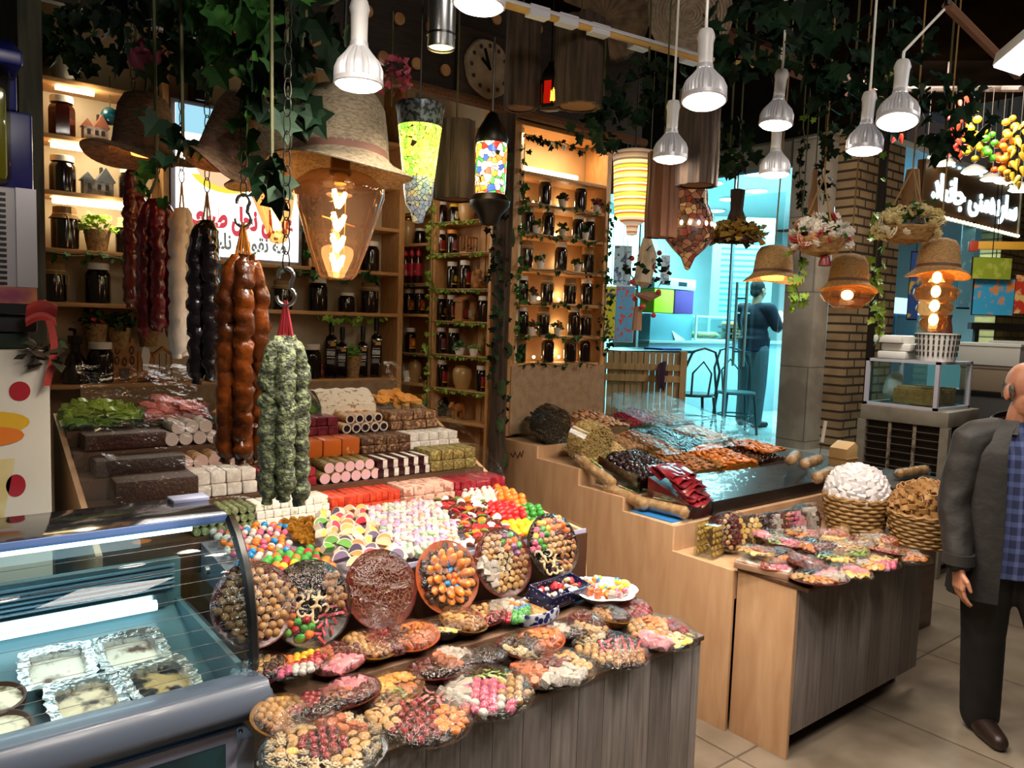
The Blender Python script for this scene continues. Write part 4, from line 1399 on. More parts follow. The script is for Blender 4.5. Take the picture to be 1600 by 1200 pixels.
for k, ((px, py), top) in enumerate((((90, 1050), 'pale'), ((205, 1025), 'pale'), ((135, 1103), 'brown'), ((250, 1072), 'dark'))):
 p = on_deck(px, py, .025)
 t = thing('foil_tub', ['square foil tub of pale cream pudding behind the browned tub', 'square foil tub of cream pudding farthest from the bumper', 'square foil tub of browned pudding by the bumper next to the clay bowls', 'square foil tub of dark burnt pudding by the bumper and end glass'][k], 'tub', (p.x, p.y, p.z - .022), (R(13), 0, 0.06 * k - .05))
 sq = lambda a: 1.0 / max(abs(math.cos(a)), abs(math.sin(a))) ** 0.72 * (1 + 0.035 * math.sin(19 * a + k) + 0.02 * math.sin(31 * a))
 sq0 = lambda a: 1.0 / max(abs(math.cos(a)), abs(math.sin(a))) ** 0.72
 MB().lathe([(0, 0), (0.055, 0), (0.068, 0.040), (0.090, 0.045), (0.092, 0.049), (0.067, 0.045), (0.055, 0.004), (0, 0.004)], 56, sq).obj('foil_shell', FOIL, t)
 b = MB().lathe([(0.0625, 0.027), (0.04, 0.031), (0, 0.029)], 32, sq0)
 for i, v in enumerate(b.v):
  b.v[i] = v + Vector((0, 0, 0.004 * mnoise.noise(v * 45)))
 c = {'pale': ('f4e6d6', '6a4a40', 0.6, 0.72), 'brown': ('ead0ae', '3a2420', 0.5, 0.62), 'dark': ('c4a068', '140d0c', 0.42, 0.5)}[top]
 b.obj('pudding', M('pudding_' + top, c[0], 0.35, col2=c[1], vs=16, lo=c[2], hi=c[3], bump=0.3, bs=30), t)
CLAY = M('clay_bowl', '5a3d34', 0.5, col2='4a3029', vs=8)
for k, (px, py) in enumerate(((2, 1098), (12, 1145))):
 p = on_deck(px, py, .03)
 t = thing('clay_bowl', ['brown clay bowl of rice pudding at the rear of the freezer', 'brown clay bowl of cream pudding by the bumper'][k], 'bowl', (p.x - 0.012, p.y, p.z - .028), (R(13), 0, 0))
 MB().lathe([(0, 0), (0.045, 0), (0.062, 0.02), (0.066, 0.05), (0.060, 0.053), (0.056, 0.03), (0.04, 0.006), (0, 0.006)], 28).obj('bowl_wall', CLAY, t)
 MB().lathe([(0.0575, 0.040), (0.03, 0.043), (0, 0.042)], 20).obj('pudding', M('pudding_bowl', 'eed8bc', 0.35, col2='6a5438', vs=22, lo=0.55, hi=0.7), t)

# ================================================================== the stepped stand and the front table of nuts
sb = Vector((3.4, 2.8, 0))
st = thing('stepped_stand', 'pale oak stepped stand of nuts and dried fruit with a notched side panel', 'stand', sb)
SS = Matrix.Translation(-sb)


def sbx(x0, x1, y0, y1, z0, z1):
 b = MB()
 b.T = SS
 return b.box(x0, x1, y0, y1, z0, z1)


STEPS = [(1.955, 2.30, 0.735), (2.30, 2.63, 0.855), (2.63, 2.96, 0.925), (2.96, 3.31, 1.015), (3.31, 3.655, 1.085)]
b = MB()
b.T = SS
pts = [(1.955, 0)]
for y0, y1, z in STEPS:
 pts += [(y0, z), (y1, z)]
pts += [(3.655, 0)]
b.prism(pts, 2.832, 2.85, 'x').obj('side_panel', LAMIN, st, bevel=0.0015)
b = MB()
b.T = SS
b.prism(pts, 4.345, 4.363, 'x').obj('side_panel', LAMIN, st)
for y0, y1, z in STEPS:
 sbx(2.851, 4.344, y0, y1 - 0.001, z - 0.13, z - 0.004).obj('step_board', LAMIN, st)
# a scribble of brown twine left on the side panel
b = MB()
b.T = SS
q = [onx(px, py, 2.831) for px, py in ((798, 708), (802, 714), (805, 706), (809, 716), (813, 706), (815, 714), (818, 704))]
b.tube([(2.830, v.y, v.z) for v in q], 0.0035, 5).obj('stain_mark', M('dark_scribble', '2a140d', 0.6), st)

ftb = Vector((3.4, 1.8, 0))
ft = thing('front_table', 'table with grey plank apron and pale oak end before the stepped stand', 'table', ftb)
FT = Matrix.Translation(-ftb)


def tbx(x0, x1, y0, y1, z0, z1):
 b = MB()
 b.T = FT
 return b.box(x0, x1, y0, y1, z0, z1)


tbx(2.855, 2.873, 1.665, 1.948, 0, 0.735).obj('end_panel', LAMIN, ft, bevel=0.0015)
tbx(3.99, 4.008, 1.75, 1.948, 0, 0.735).obj('end_panel', LAMIN, ft)
tbx(2.8735, 4.02, 1.66, 1.676, 0.105, 0.735).obj('apron', GREYW, ft, bevel=0.002)
tbx(2.85, 4.14, 1.61, 1.95, 0.736, 0.754).obj('table_top', BROWNT, ft, bevel=0.003)

# ------------------------------------------------------------------ heaps on the stand


def loose(name, lab, cat, cx, cy, z, w, d, h, me_key, n, mat=None, size=None, seg=6):
 """a heap of small things nobody could count, one object"""
 b = MB()
 for i in range(n):
  u, v = random.uniform(-1, 1), random.uniform(-1, 1)
  hh = h * (1 - 0.55 * u * u) * (1 - 0.45 * v * v) * random.uniform(0.82, 1.0)
  s = size * random.uniform(0.8, 1.2)
  b.at((u * w / 2, v * d / 2 + 0.3 * h * 0, hh), (random.uniform(0, 6), random.uniform(0, 6), 0))
  b.ball((0, 0, 0), (s * 0.6, s * 0.45, s * 0.42), seg, 4)
 b.at().grid(lambda u, v: ((u - .5) * w, (v - .5) * d, h * 0.93 * (1 - 0.55 * (2 * u - 1) ** 2) * (1 - 0.45 * (2 * v - 1) ** 2) - size * 0.3), 10, 8)
 o = solo(name, b, mat, lab, cat, None, (cx, cy, z))
 stuff(o)
 return o


def bin_tray(name, lab, p0, p1, step, depth=0.30, h=0.075, back=0.03):
 y0, y1, z = STEPS[step]
 xa, xb = ony(p0, 690, y0 + 0.03)[0], ony(p1, 690, y0 + 0.03)[0]
 xa = max(xa, (0, 2.96, 2.955, 2.96, 2.96)[step])
 t = thing(name, lab, 'tray', ((xa + xb) / 2, y0 + 0.02, z))
 hw = (xb - xa) / 2 - 0.002
 b = MB().box(-hw, hw, 0, depth, 0, 0.004)
 b.box(-hw, hw, 0, 0.004, 0.004, h)
 b.box(-hw, -hw + 0.004, 0.004, depth, 0.004, h + back)
 b.box(hw - 0.004, hw, 0.004, depth, 0.004, h + back)
 b.box(-hw + .004, hw - .004, depth - 0.004, depth, 0.004, h + back)
 b.obj('box_walls', ACRYL, t)
 return xa, xb, y0 + 0.02, z, hw * 2, depth


def pieces(key, n, xa, xb, y, z, d, h, label, group, s=1.0, tilt=0.5, cat='dried fruit', ang=None, core=True):
 nm, me, size, _w = KIND[key]
 size *= s
 w = (xb - xa) / 2 - 0.006

 def hf(u, v):
  return z + 0.012 + h * (.5 + .5 * (v + 1) / 2) * (1 - .38 * abs(u) ** 2.5)
 cx = (xa + xb) / 2
 if core:
  b = MB().grid(lambda u, v: (cx + (2 * u - 1) * w, y + .006 + (d - .012) * v, hf(2 * u - 1, 2 * v - 1) - size * .16), 8, 8)
  q = len(b.v)
  b.add([(cx - w, y + .006, z + .005), (cx + w, y + .006, z + .005)], [])
  b.f += [tuple([q, q + 1] + list(range(8, -1, -1)))]
  b.m += [0]
  stuff(solo(nm + '_heap', b, me.materials[0], 'packed heap of ' + group, cat))
 sp = size * .86
 row, yy = 0, y + size * .4
 while yy < y + d - size * .3:
  xx = cx - w + size * (.4 if row % 2 else .75)
  while xx < cx + w - size * .3:
   u, v = (xx - cx) / w, (yy - y) / d * 2 - 1
   rot = (random.uniform(-tilt, tilt) + 0.35, random.uniform(-tilt, tilt) + .4 * u, random.uniform(0, 6.3) if ang is None else ang + random.uniform(-.2, .2))
   o = put(key, None, (xx + random.uniform(-.15, .15) * sp, yy + random.uniform(-.15, .15) * sp, hf(u, v) + random.uniform(0, .1) * size), rot, s)
   tag(o, label, cat, group)
   xx += sp if ang is None else sp * .8
  yy += sp * .8 if ang is None else sp * .45
  row += 1


random.seed(31)
kind('darkstrip', 'dark_fruit_strip', G_STRIP, M('dark_strip', '20130f', 0.25, col2='3a2218', vs=10, rnd=0.2), 0.09, 'dark fruit strips')
kind('brownstrip', 'brown_fruit_strip', G_STRIP, M('brown_strip', '9a5a34', 0.4, col2='6f3b20', vs=10, rnd=0.2), 0.08, 'brown fruit strips')
kind('leather', 'fruit_leather', G_STRIP, M('leather_red', '7c1a22', 0.25, col2='52101a', vs=6, rnd=0.35), 0.15, 'dark red fruit leather')
kind('chip', 'dried_chip', G_FLAT, M('chip_tan', 'c79468', 0.55, col2='a8754a', vs=20, rnd=0.2), 0.03, 'tan chips')
xa, xb, y, z, w, d = bin_tray('acrylic_bin', 'clear bin of shining dark fruit strips on the top step', 842, 884, 4)
pieces('darkstrip', 46, xa, xb, y, z, d, 0.13, 'dark fruit strip in the bin under the burlap board', 'dark fruit strips on the top step', 1.1, ang=0.6)
xa, xb, y, z, w, d = bin_tray('acrylic_bin', 'clear bin of rusty brown fruit strips on the top step', 884, 935, 4)
pieces('brownstrip', 50, xa, xb, y, z, d, 0.13, 'rusty brown fruit strip in the bin next to the dark strips', 'brown fruit strips on the top step', 0.95)
xa, xb, y, z, w, d = bin_tray('acrylic_bin', 'clear bin of tan nut chips on the top step', 935, 985, 4)
pieces('chip', 70, xa, xb, y, z, d, 0.13, 'tan nut chip in the bin next to the crimson berries', 'tan chips on the top step', 1.45)
xa, xb, y, z, w, d = bin_tray('acrylic_bin', 'clear bin of crimson barberries on the top step', 985, 1038, 4)
loose('barberries', 'crimson barberries heaped on the top step', 'berries', (xa + xb) / 2, y + d / 2, z + 0.01, w - .02, d - .02, 0.15, None, 700, M('barberry', 'a3283f', 0.4, col2='6e1626', vs=60), 0.011)
xa, xb, y, z, w, d = bin_tray('acrylic_bin', 'clear bin of mixed kernels at the open end of the top step', 1038, 1085, 4)
pieces('walnut', 50, xa, xb, y, z, d, 0.10, 'walnut half in the bin at the open end of the top step', 'walnuts on the top step', 1.25)
# the domed bin of dark seeds and the domed bin of chick peas
for nm, lab, px, py, yy, zz, r, colour, sname, slab in (
  ('domed_bin', 'clear round fronted bin of black seeds on the top step', 824, 658, 3.44, 1.085, 0.115, '17120f', 'black_seeds', 'black seeds filling the round fronted bin'),
  ('domed_bin', 'clear round fronted bin of chick peas on the second highest step', 889, 692, 3.10, 1.015, 0.125, 'b0905a', 'chick_peas', 'roasted chick peas filling the round fronted bin')):
 x = max(2.985, ony(px, py, yy)[0])
 t = thing(nm, lab, 'bin', (x, yy, zz))
 b = MB().at((0, 0, r + 0.006), (PI / 2 + 0.18, 0, 0))
 b.lathe([(r, 0.0), (r, 0.13)], 28)
 b.lathe([(0, 0.13), (r, 0.13)], 28)
 b.obj('round_wall', ACRYL, t, smooth=40)
 MB().box(-r * 0.8, r * 0.8, -0.12, 0.02, 0.0, 0.004).obj('base_plate', ACRYL, t)
 b = MB()
 T0 = Matrix.LocRotScale(Vector((0, 0, r + 0.006)), Euler((PI / 2 + 0.18, 0, 0)), Vector((1, 1, 1)))
 for i in range(900):
  a, rr = random.uniform(0, 6.28), math.sqrt(random.random()) * r * 0.93
  side = i % 3
  if side == 2:
   rr = r * 0.94
   zq = random.uniform(0.0, 0.12)
  else:
   zq = 0.122
  s = 0.0062
  b.T = T0 @ Matrix.Translation((math.cos(a) * rr, math.sin(a) * rr, zq))
  b.ball((0, 0, 0), (s, s, s), 6, 4)
 b.T = T0
 b.lathe([(0, 0.0), (r * 0.93, 0.0), (r * 0.93, 0.118), (0, 0.118)], 20)
 if sname == 'black_seeds':
  mm = M('black_seed', '15100d', 0.5, col2='2c231c', vs=60)
 else:
  mm = M('chick_pea', 'c7a468', 0.55, col2='a9854c', vs=40)
 o = solo(sname, b, mm, slab, 'seeds', None, (x, yy, zz))
 stuff(o)
x = ony(938, 678, 3.1)[0]
loose('roasted_chick_peas', 'pale roasted chick peas heaped beside the round fronted bin', 'chick peas', x, 3.135, 1.02, 0.30, 0.30, 0.13, None, 1000, M('chick_pea_pale', 'd2b27c', 0.55, col2='bb9760', vs=40), 0.014)
xa, xb, y, z, w, d = bin_tray('acrylic_bin', 'clear bin of dark walnuts beside the chick pea heap', 978, 1012, 3)
pieces('walnut', 40, xa, xb, y, z, d, 0.11, 'walnut half in the bin beside the chick peas', 'walnuts beside the chick peas', 1.2)
xa, xb, y, z, w, d = bin_tray('acrylic_bin', 'clear bin of light almonds on the second highest step', 1012, 1055, 3)
pieces('almond', 60, xa, xb, y, z, d, 0.11, 'almond in the bin on the second highest step', 'almonds on the second highest step', 1.25)
xa, xb, y, z, w, d = bin_tray('acrylic_bin', 'clear bin of purple figs under the shining sheet', 1055, 1100, 3)
pieces('prune', 40, xa, xb, y, z, d, 0.10, 'prune in the bin under the shining sheet', 'prunes under the sheet', 1.25)
xa, xb, y, z, w, d = bin_tray('acrylic_bin', 'clear bin of pale kernels at the open end of the second highest step', 1100, 1152, 3)
pieces('chip', 60, xa, xb, y, z, d, 0.10, 'pale kernel in the bin at the open end of the second highest step', 'pale kernels at the open end', 1.45)
# third step
xa, xb, y, z, w, d = bin_tray('acrylic_bin', 'clear bin of glossy dark dates on the middle step', 938, 1000, 2)
pieces('date', 75, xa, xb, y, z, d, 0.15, 'glossy dark date on the middle step', 'dates on the middle step', 1.25)
pieces('apricot', 6, xa + .12, xb, y - .02, z + 0.09, 0.14, 0.05, 'orange apricot lying among the dark dates', 'apricots among the dates', core=False)
xa, xb, y, z, w, d = bin_tray('acrylic_bin', 'clear bin of brown prunes on the middle step', 1000, 1075, 2)
pieces('prune', 80, xa, xb, y, z, d, 0.15, 'brown prune on the middle step', 'prunes on the middle step', 1.1)
xa, xb, y, z, w, d = bin_tray('acrylic_bin', 'clear bin of tan almonds on the middle step', 1075, 1130, 2)
pieces('almond', 80, xa, xb, y, z, d, 0.14, 'big tan almond on the middle step', 'almonds on the middle step', 1.3)
xa, xb, y, z, w, d = bin_tray('acrylic_bin', 'clear bin of bright orange apricots on the middle step', 1130, 1188, 2)
pieces('apricot', 60, xa, xb, y, z, d, 0.14, 'bright orange apricot on the middle step', 'apricots on the middle step', 1.1)
xa, xb, y, z, w, d = bin_tray('acrylic_bin', 'clear bin of dark fruit at the open end of the middle step', 1188, 1232, 2)
pieces('date', 40, xa, xb, y, z, d, 0.12, 'dark date at the open end of the middle step', 'dates at the open end')
pieces('apricot', 14, xa + .05, xb, y, z + 0.08, d, 0.06, 'orange apricot on top of the end bin', 'apricots on the end bin', core=False)
# second step: fruit leather and the covered black box
xa, xb, y, z, w, d = bin_tray('acrylic_bin', 'clear bin heaped with dark red fruit leather', 1000, 1116, 1)
for i in range(17):
 for j in range(2):
  v = i / 16
  cx = xa + w * (.28 + .42 * j) + random.uniform(-.015, .015)
  L = w * .27
  ph = random.uniform(0, 6)
  b = MB().grid(lambda u, q: ((2 * u - 1) * L, -.075 * (1 - q), .012 * math.sin(4 * u + ph) * (1 - q) + .05 * q), 10, 4)
  o = solo('fruit_leather', b, KIND['leather'][1].materials[0], 'folded sheet of dark red fruit leather in the clear bin', 'dried fruit', 'dark red fruit leather sheets', (cx, y + .06 + .22 * v, z + .06 + .11 * v + .06 * math.sin(PI * v)), (R(-12) + random.uniform(-.1, .1), random.uniform(-.12, .12), random.uniform(-.12, .12)), solid=.006)
b = MB().prism([(y + .01, z + .006), (y + .01, z + .08), (y + .27, z + .17), (y + .27, z + .006)], xa + .01, xb - .01, 'x')
stuff(solo('fruit_leather_heap', b, KIND['leather'][1].materials[0], 'packed sheets of fruit leather under the loose ones', 'dried fruit'))
xa, xb = ony(1116, 760, 2.33)[0], ony(1300, 760, 2.33)[0]
xb = min(xb, 4.33)
t = thing('covered_box', 'long black box with shining clear lid beside the fruit leather', 'box', ((xa + xb) / 2, 2.33, 0.855))
hw = (xb - xa) / 2
MB().prism([(0, 0), (0, 0.07), (0.25, 0.13), (0.25, 0)], -hw, hw, 'x').obj('box_body', M('black_box', '1a1412', 0.3), t)
b = MB().grid(lambda u, v: ((u - .5) * 2 * hw * 1.02, -0.012 + 0.27 * v, 0.078 + 0.062 * v + 0.006 * math.sin(9 * u) * v), 16, 6)
b.obj('clear_lid', clear('lid_film', gloss=0.06, rough=0.05, bump=0.5, bs=10, edge=0.3), t)

# lowest step and front table: fig logs, nut box, tubs of rolls, baskets, platters
FIGM = M('fig_log_skin', 'c19a68', 0.5, col2='a67a45', vs=30, rnd=0.1)


def fig_log(loc, L, rot, label, tagcol=True, r=0.032):
 t = thing('fig_string', label, 'figs', loc, rot)
 b = MB()
 n = max(4, int(L / 0.026))
 for i in range(n):
  x = -L / 2 + L * (i + 0.5) / n
  b.ball((x, random.uniform(-.004, .004), r), (0.026, r * random.uniform(.94, 1.03), r * 0.97), 10, 7, 0.1, 2.0, i * 1.3)
 o = fuse('packed_figs', b, FIGM, t, 0.006)
 b = MB()
 b.tube([(-L / 2 - 0.02, 0, r), (-L / 2, 0, r), (L / 2, 0, r), (L / 2 + 0.02, 0, r)], [r * 0.3, r * 1.12, r * 1.12, r * 0.3], 12)
 b.obj('cellophane_wrap', WRAP, t)
 if tagcol:
  b = MB()
  b.at((-0.02, 0, r), (-0.5, 0, 0))
  b.add([(x, math.sin(a) * r * 1.13, math.cos(a) * r * 1.13) for x in (-0.045, 0.05) for a in (-.5, -.25, 0, .25, .5)], [(i, i + 1, 6 + i, 5 + i) for i in range(4)])
  b.obj('sticker', M('fig_sticker', 'e8ead8', 0.4, col2='7aa82e', vs=28, lo=0.5, hi=0.54), t, solid=0.0006)
 return t


def fuse(name, mb, mats, parent, voxel=0.006, smooth=4, f=0.5):
 """melt overlapping forms into one continuous surface"""
 me = mb.mesh('tmp', mats if isinstance(mats, (list, tuple)) else [mats], smooth=0)
 o = bpy.data.objects.new('tmp', me)
 C.objects.link(o)
 m = o.modifiers.new('r', 'REMESH')
 m.mode = 'VOXEL'
 m.voxel_size = voxel
 m.use_smooth_shade = True
 s = o.modifiers.new('s', 'SMOOTH')
 s.factor = f
 s.iterations = smooth
 dgr = bpy.context.evaluated_depsgraph_get()
 out = bpy.data.meshes.new_from_object(o.evaluated_get(dgr))
 bpy.data.objects.remove(o)
 out.name = name
 out.materials.clear()
 for q in (mats if isinstance(mats, (list, tuple)) else [mats]):
  out.materials.append(q)
 out.shade_smooth()
 return link(name, out, parent)


def step_pos(px, py, z):
 return onz(px, py, z)


a, c = onx(905, 715, 2.90), onx(958, 760, 2.93)
fig_log((2.885, 2.90, 0.985), 0.29, (0, R(20), R(-90)), 'wrapped fig string sloping down the notched oak panel')
fig_log((2.885, 2.66, 0.89), 0.27, (0, R(8), R(-88)), 'wrapped fig string on the step above the blue box')
p = onz(1018, 815, 0.79)
t = thing('card_box', 'white and blue flat card box on the lowest notch of the oak panel', 'box', (2.93, 2.46, 0.8555 - .04), R(-88))
MB().box(-0.13, 0.13, -0.08, 0.08, 0, 0.045).obj('box_side', M('card_white', 'd8cfc0', 0.6), t, bevel=0.002)
MB().box(-0.13, 0.13, -0.08, 0.08, 0.0455, 0.049).obj('box_lid', M('card_blue', '2a74b4', 0.5), t)
fig_log((2.93, 2.45, 0.87), 0.27, R(-86), 'wrapped fig string lying on the blue card box')
p = onz(1078, 860, 0.76)
t = thing('nut_box', 'square clear box of golden nuts standing at the corner of the stand', 'box', (2.93, 2.16, 0.7355), R(10))
MB().box(-0.06, 0.06, -0.05, 0.05, 0, 0.15).obj('clear_walls', ACRYL, t, bevel=0.004)
gm = KIND['fig'][1]
gold = recol(gm, M('golden_nut', 'b8903c', 0.5, col2='8f6a24', vs=30))
for i in range(4):
 for j in range(5):
  for yy in (-0.038, 0.038):
   link('golden_nut', gold, t, (-0.042 + 0.028 * i, yy, 0.018 + 0.029 * j), (PI / 2, 0, random.uniform(0, 6)), 0.03)
for i in range(4):
 link('golden_nut', gold, t, (-0.042 + 0.028 * i, 0, 0.135), (0, 0, i), 0.03)
# round tubs of sweet rolls lying with their open mouths to the aisle
TUB = [(1152, 812, 0.098, ['darkroll', 'fig', 'darkroll', 'pine'], 'dark red and cream jellies'), (1190, 800, 0.080, ['pine', 'pine', 'choc'], 'yellow and black rolls'), (1218, 796, 0.078, ['date', 'cubew', 'darkroll'], 'brown and white rolls'), (1240, 796, 0.078, [['egg_orange', 'egg_red'], 'egg_pink', 'cubep'], 'orange and pink sweets'), (1262, 788, 0.086, ['choc', 'cubew', 'date'], 'white rimmed dark rolls')]
for k, (px, py, r, spec, lab) in enumerate(TUB):
 q = ony(px, py, 2.10)
 t = thing('round_tub', 'round clear tub of %s standing on edge behind the platters' % lab, 'tub', (q.x, 2.14 - 0.012 * k, 0.7355 + r), (R(72), 0, R(-20)))
 b = MB().lathe([(r, -0.06), (r, 0.05), (r * 0.97, 0.052), (0, 0.054)], 28)
 b.obj('tub_wall', WRAP, t, smooth=40)
 MB().lathe([(0, -0.058), (r * 0.96, -0.058), (r * 0.96, 0.0), (0, 0.0)], 20).obj('stacked_rolls', M('tub_inside', '3d1a16', 0.5), t)
 sp = 0.028
 nn = int(r / sp) + 1
 for j in range(-nn, nn + 1):
  for i in range(-nn, nn + 1):
   x, yy = (i + (.5 if j % 2 else 0)) * sp, j * sp * 0.87
   if math.hypot(x, yy) < r * 0.86:
    kk = spec[int((x / r + 1) / 2 * len(spec)) % len(spec)]
    kk = random.choice(kk) if isinstance(kk, list) else kk
    put(kk, t, (x, yy, 0.018 + random.uniform(0, .006)), (random.uniform(-.15, .15), random.uniform(-.15, .15), 0), 0.028 / KIND[kk][2] * 0.95)


def on_table(px, py, z=0.785):
 q = onz(px, py, z)
 return q


for k, (px, py, L, rz, lab) in enumerate(((1300, 795, 0.20, 0.5, 'wrapped fig string behind the others beside the white nougat basket'), (1330, 812, 0.20, 0.45, 'wrapped fig string with green sticker before the white nougat basket'), (1322, 826, 0.17, 0.3, 'wrapped fig string lowest of the three before the basket'), (1365, 838, 0.18, 0.2, 'wrapped fig string next to the tan ring basket'))):
 q = onz(px, py, 0.79)
 fig_log((q.x, q.y, 0.7545 + (0.05 if k == 1 else 0)), L, rz, lab, k in (1,))
for k, (px, py, zz, L, rz, lab) in enumerate(((1268, 722, 1.0, 0.25, 0.2, 'wrapped fig string by the knife at the open end of the stand'), (1288, 742, 0.96, 0.25, 0.2, 'wrapped fig string leaning behind the white nougat basket'), (1240, 716, 1.02, 0.22, 0.4, 'wrapped fig string beside the orange apricots'), (1425, 738, 0.93, 0.30, -0.1, 'long wrapped fig string behind the tan ring basket'))):
 q = onz(px, py, zz + 0.03)
 fig_log((q.x, q.y, zz), L, rz, lab, False)
t = thing('storage_crate', 'tall brown crate under the fig strings behind the wicker baskets', 'crate', (4.68, 2.16, 0))
MB().box(-0.28, 0.28, -0.18, 0.22, 0, 0.90).obj('crate_side', BROWNT, t, bevel=0.004)
MB().box(-0.29, 0.29, -0.19, 0.23, 0.90, 0.924).obj('crate_lid', DARKW, t, bevel=0.004)
WICK = M('wicker', 'b08a54', 0.7, col2='7d5c34', vs=40, stretch=(1, 1, 3))


def basket(loc, r, h, label):
 t = thing('wicker_basket', label, 'basket', loc)
 b = MB().lathe([(0, 0), (r * 0.80, 0), (r, h), (r * 0.97, h), (r * 0.78, 0.006), (0, 0.006)], 28)
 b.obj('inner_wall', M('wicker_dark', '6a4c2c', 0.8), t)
 n = 9
 for k in range(n):
  z = h * (k + 0.5) / n
  rr = r * (0.80 + 0.2 * z / h) + 0.003
  ph = (k % 2) * PI / 14
  pts = [((rr + 0.004 * math.sin(14 * a + ph * 14)) * math.cos(a), (rr + 0.004 * math.sin(14 * a + ph * 14)) * math.sin(a), z) for a in [2 * PI * i / 84 for i in range(85)]]
  MB().tube(pts, h / n * 0.5, 6, False).obj('wicker_strand', WICK, t)
 pts = [(r * 1.02 * math.cos(a), r * 1.02 * math.sin(a), h + 0.004 * math.sin(20 * a)) for a in [2 * PI * i / 80 for i in range(81)]]
 MB().tube(pts, 0.010, 6, False).obj('rim', WICK, t)
 return t


kind('nougatbit', 'nougat_bit', G_CUBE, M('dusted_nougat', 'e4e0e2', 0.7, col2='bdb6b8', vs=40, lo=0.5, hi=0.75, rnd=0.08), 0.036, 'white nougat bits')
_pts = [(0.36 * math.cos(a), 0.36 * math.sin(a), 0.06 * math.sin(2 * a)) for a in [2 * PI * i / 10 for i in range(11)]]
_b = MB()
_b.grid(lambda u, v: (0.42 * math.cos(5.6 * u), 0.42 * math.sin(5.6 * u), (v - 0.5) * 0.42 + 0.06 * math.sin(6 * u)), 12, 1)
G_RING = _b.mesh('ring', WHITE, solid=0.07)
kind('tanring', 'dried_ring', G_RING, M('tan_ring', 'c0945c', 0.55, col2='946534', vs=25, rnd=0.2), 0.05, 'tan rings')
for (px, py), r, h, key, n, hh, lab, plab, grp in ((((1347, 852), 0.158, 0.19, 'nougatbit', 150, 0.17, 'wicker basket heaped with white dusted nougat', 'white dusted nougat bit in the wicker basket', 'nougat bits in the basket')),
                                                  (((1437, 868), 0.165, 0.16, 'tanring', 110, 0.17, 'wicker basket heaped with tan dried rings beside the walking man', 'tan dried ring in the wicker basket', 'dried rings in the basket'))):
 q = onz(px, py - 22, 0.78)
 z0 = 0.755
 loc = Vector((q.x + 0.12, q.y + 0.13, z0))
 if key == 'tanring':
  loc = Vector((3.97, 1.655, 0.755))
 else:
  loc = Vector((3.90, 1.97, 0.755))
 basket(loc, r, h, lab)
 for i in range(n):
  t_ = (i + 0.5) / n
  ph = math.acos(1 - t_)                       # over the dome from the crown down
  a = i * 2.39996
  rr = r * 0.90 * math.sin(ph)
  zz = z0 + h - 0.02 + hh * math.cos(ph) ** 0.8
  o = put(key, None, (loc.x + rr * math.cos(a), loc.y + rr * math.sin(a), zz), None, 1.15)
  tag(o, plab, 'sweet', grp)
 b = MB().lathe([(0, 0.01), (r * 0.78, 0.012), (r * 0.92, h * 0.8)] + [(r * 0.80 * math.sin(PI / 2 * (1 - k / 6)), h - 0.03 + hh * 0.86 * math.sin(PI / 2 * k / 6)) for k in range(1, 7)], 20)
 o = solo('heap_core', b, M('core_' + key, 'c9c2c0' if key == 'nougatbit' else '7d5630', 0.8), ('packed white nougat under the loose bits' if key == 'nougatbit' else 'packed dried rings under the loose ones'), 'sweets', None, loc)
 stuff(o)
q = onz(1318, 705, 1.02)
t = thing('packing_crate', 'brown packing crate behind the stand, under the pale block', 'crate', (q.x - .06, q.y, 0))
MB().box(-.26, .2, -.2, .2, 0, .9).obj('crate_side', BROWNT, t, bevel=.004)
MB().box(-.27, .21, -.21, .21, .9, .924).obj('crate_lid', DARKW, t, bevel=.003)
bk = q.copy()
t = thing('knife_block', 'pale wooden block of cardboard colour behind the nougat basket', 'block', (q.x, q.y, 0.925))
MB().prism([(-0.07, 0), (0.07, 0), (0.07, 0.13), (0.03, 0.16), (-0.07, 0.12)], -0.06, 0.06, 'y').obj('block_body', M('pale_block', 'd0aa72', 0.6), t, bevel=0.004)
MB().box(-0.075, 0.075, -0.066, 0.066, 0.05, 0.058).obj('band', M('pale_band', 'b58a54', 0.6), t)
q = onz(1288, 715, 1.0)
t = thing('scoop', 'white handled scoop standing up among the fig strings', 'scoop', (bk.x - .2, bk.y + .06, 0.925), (0.1, 0.15, 0.5))
MB().tube([(0, 0, 0.16), (0, 0, 0.30)], 0.011, 8).obj('grip', WHITE, t)
MB().box(-0.015, 0.015, -0.002, 0.002, 0.0, 0.16).obj('blade', DARKST, t)

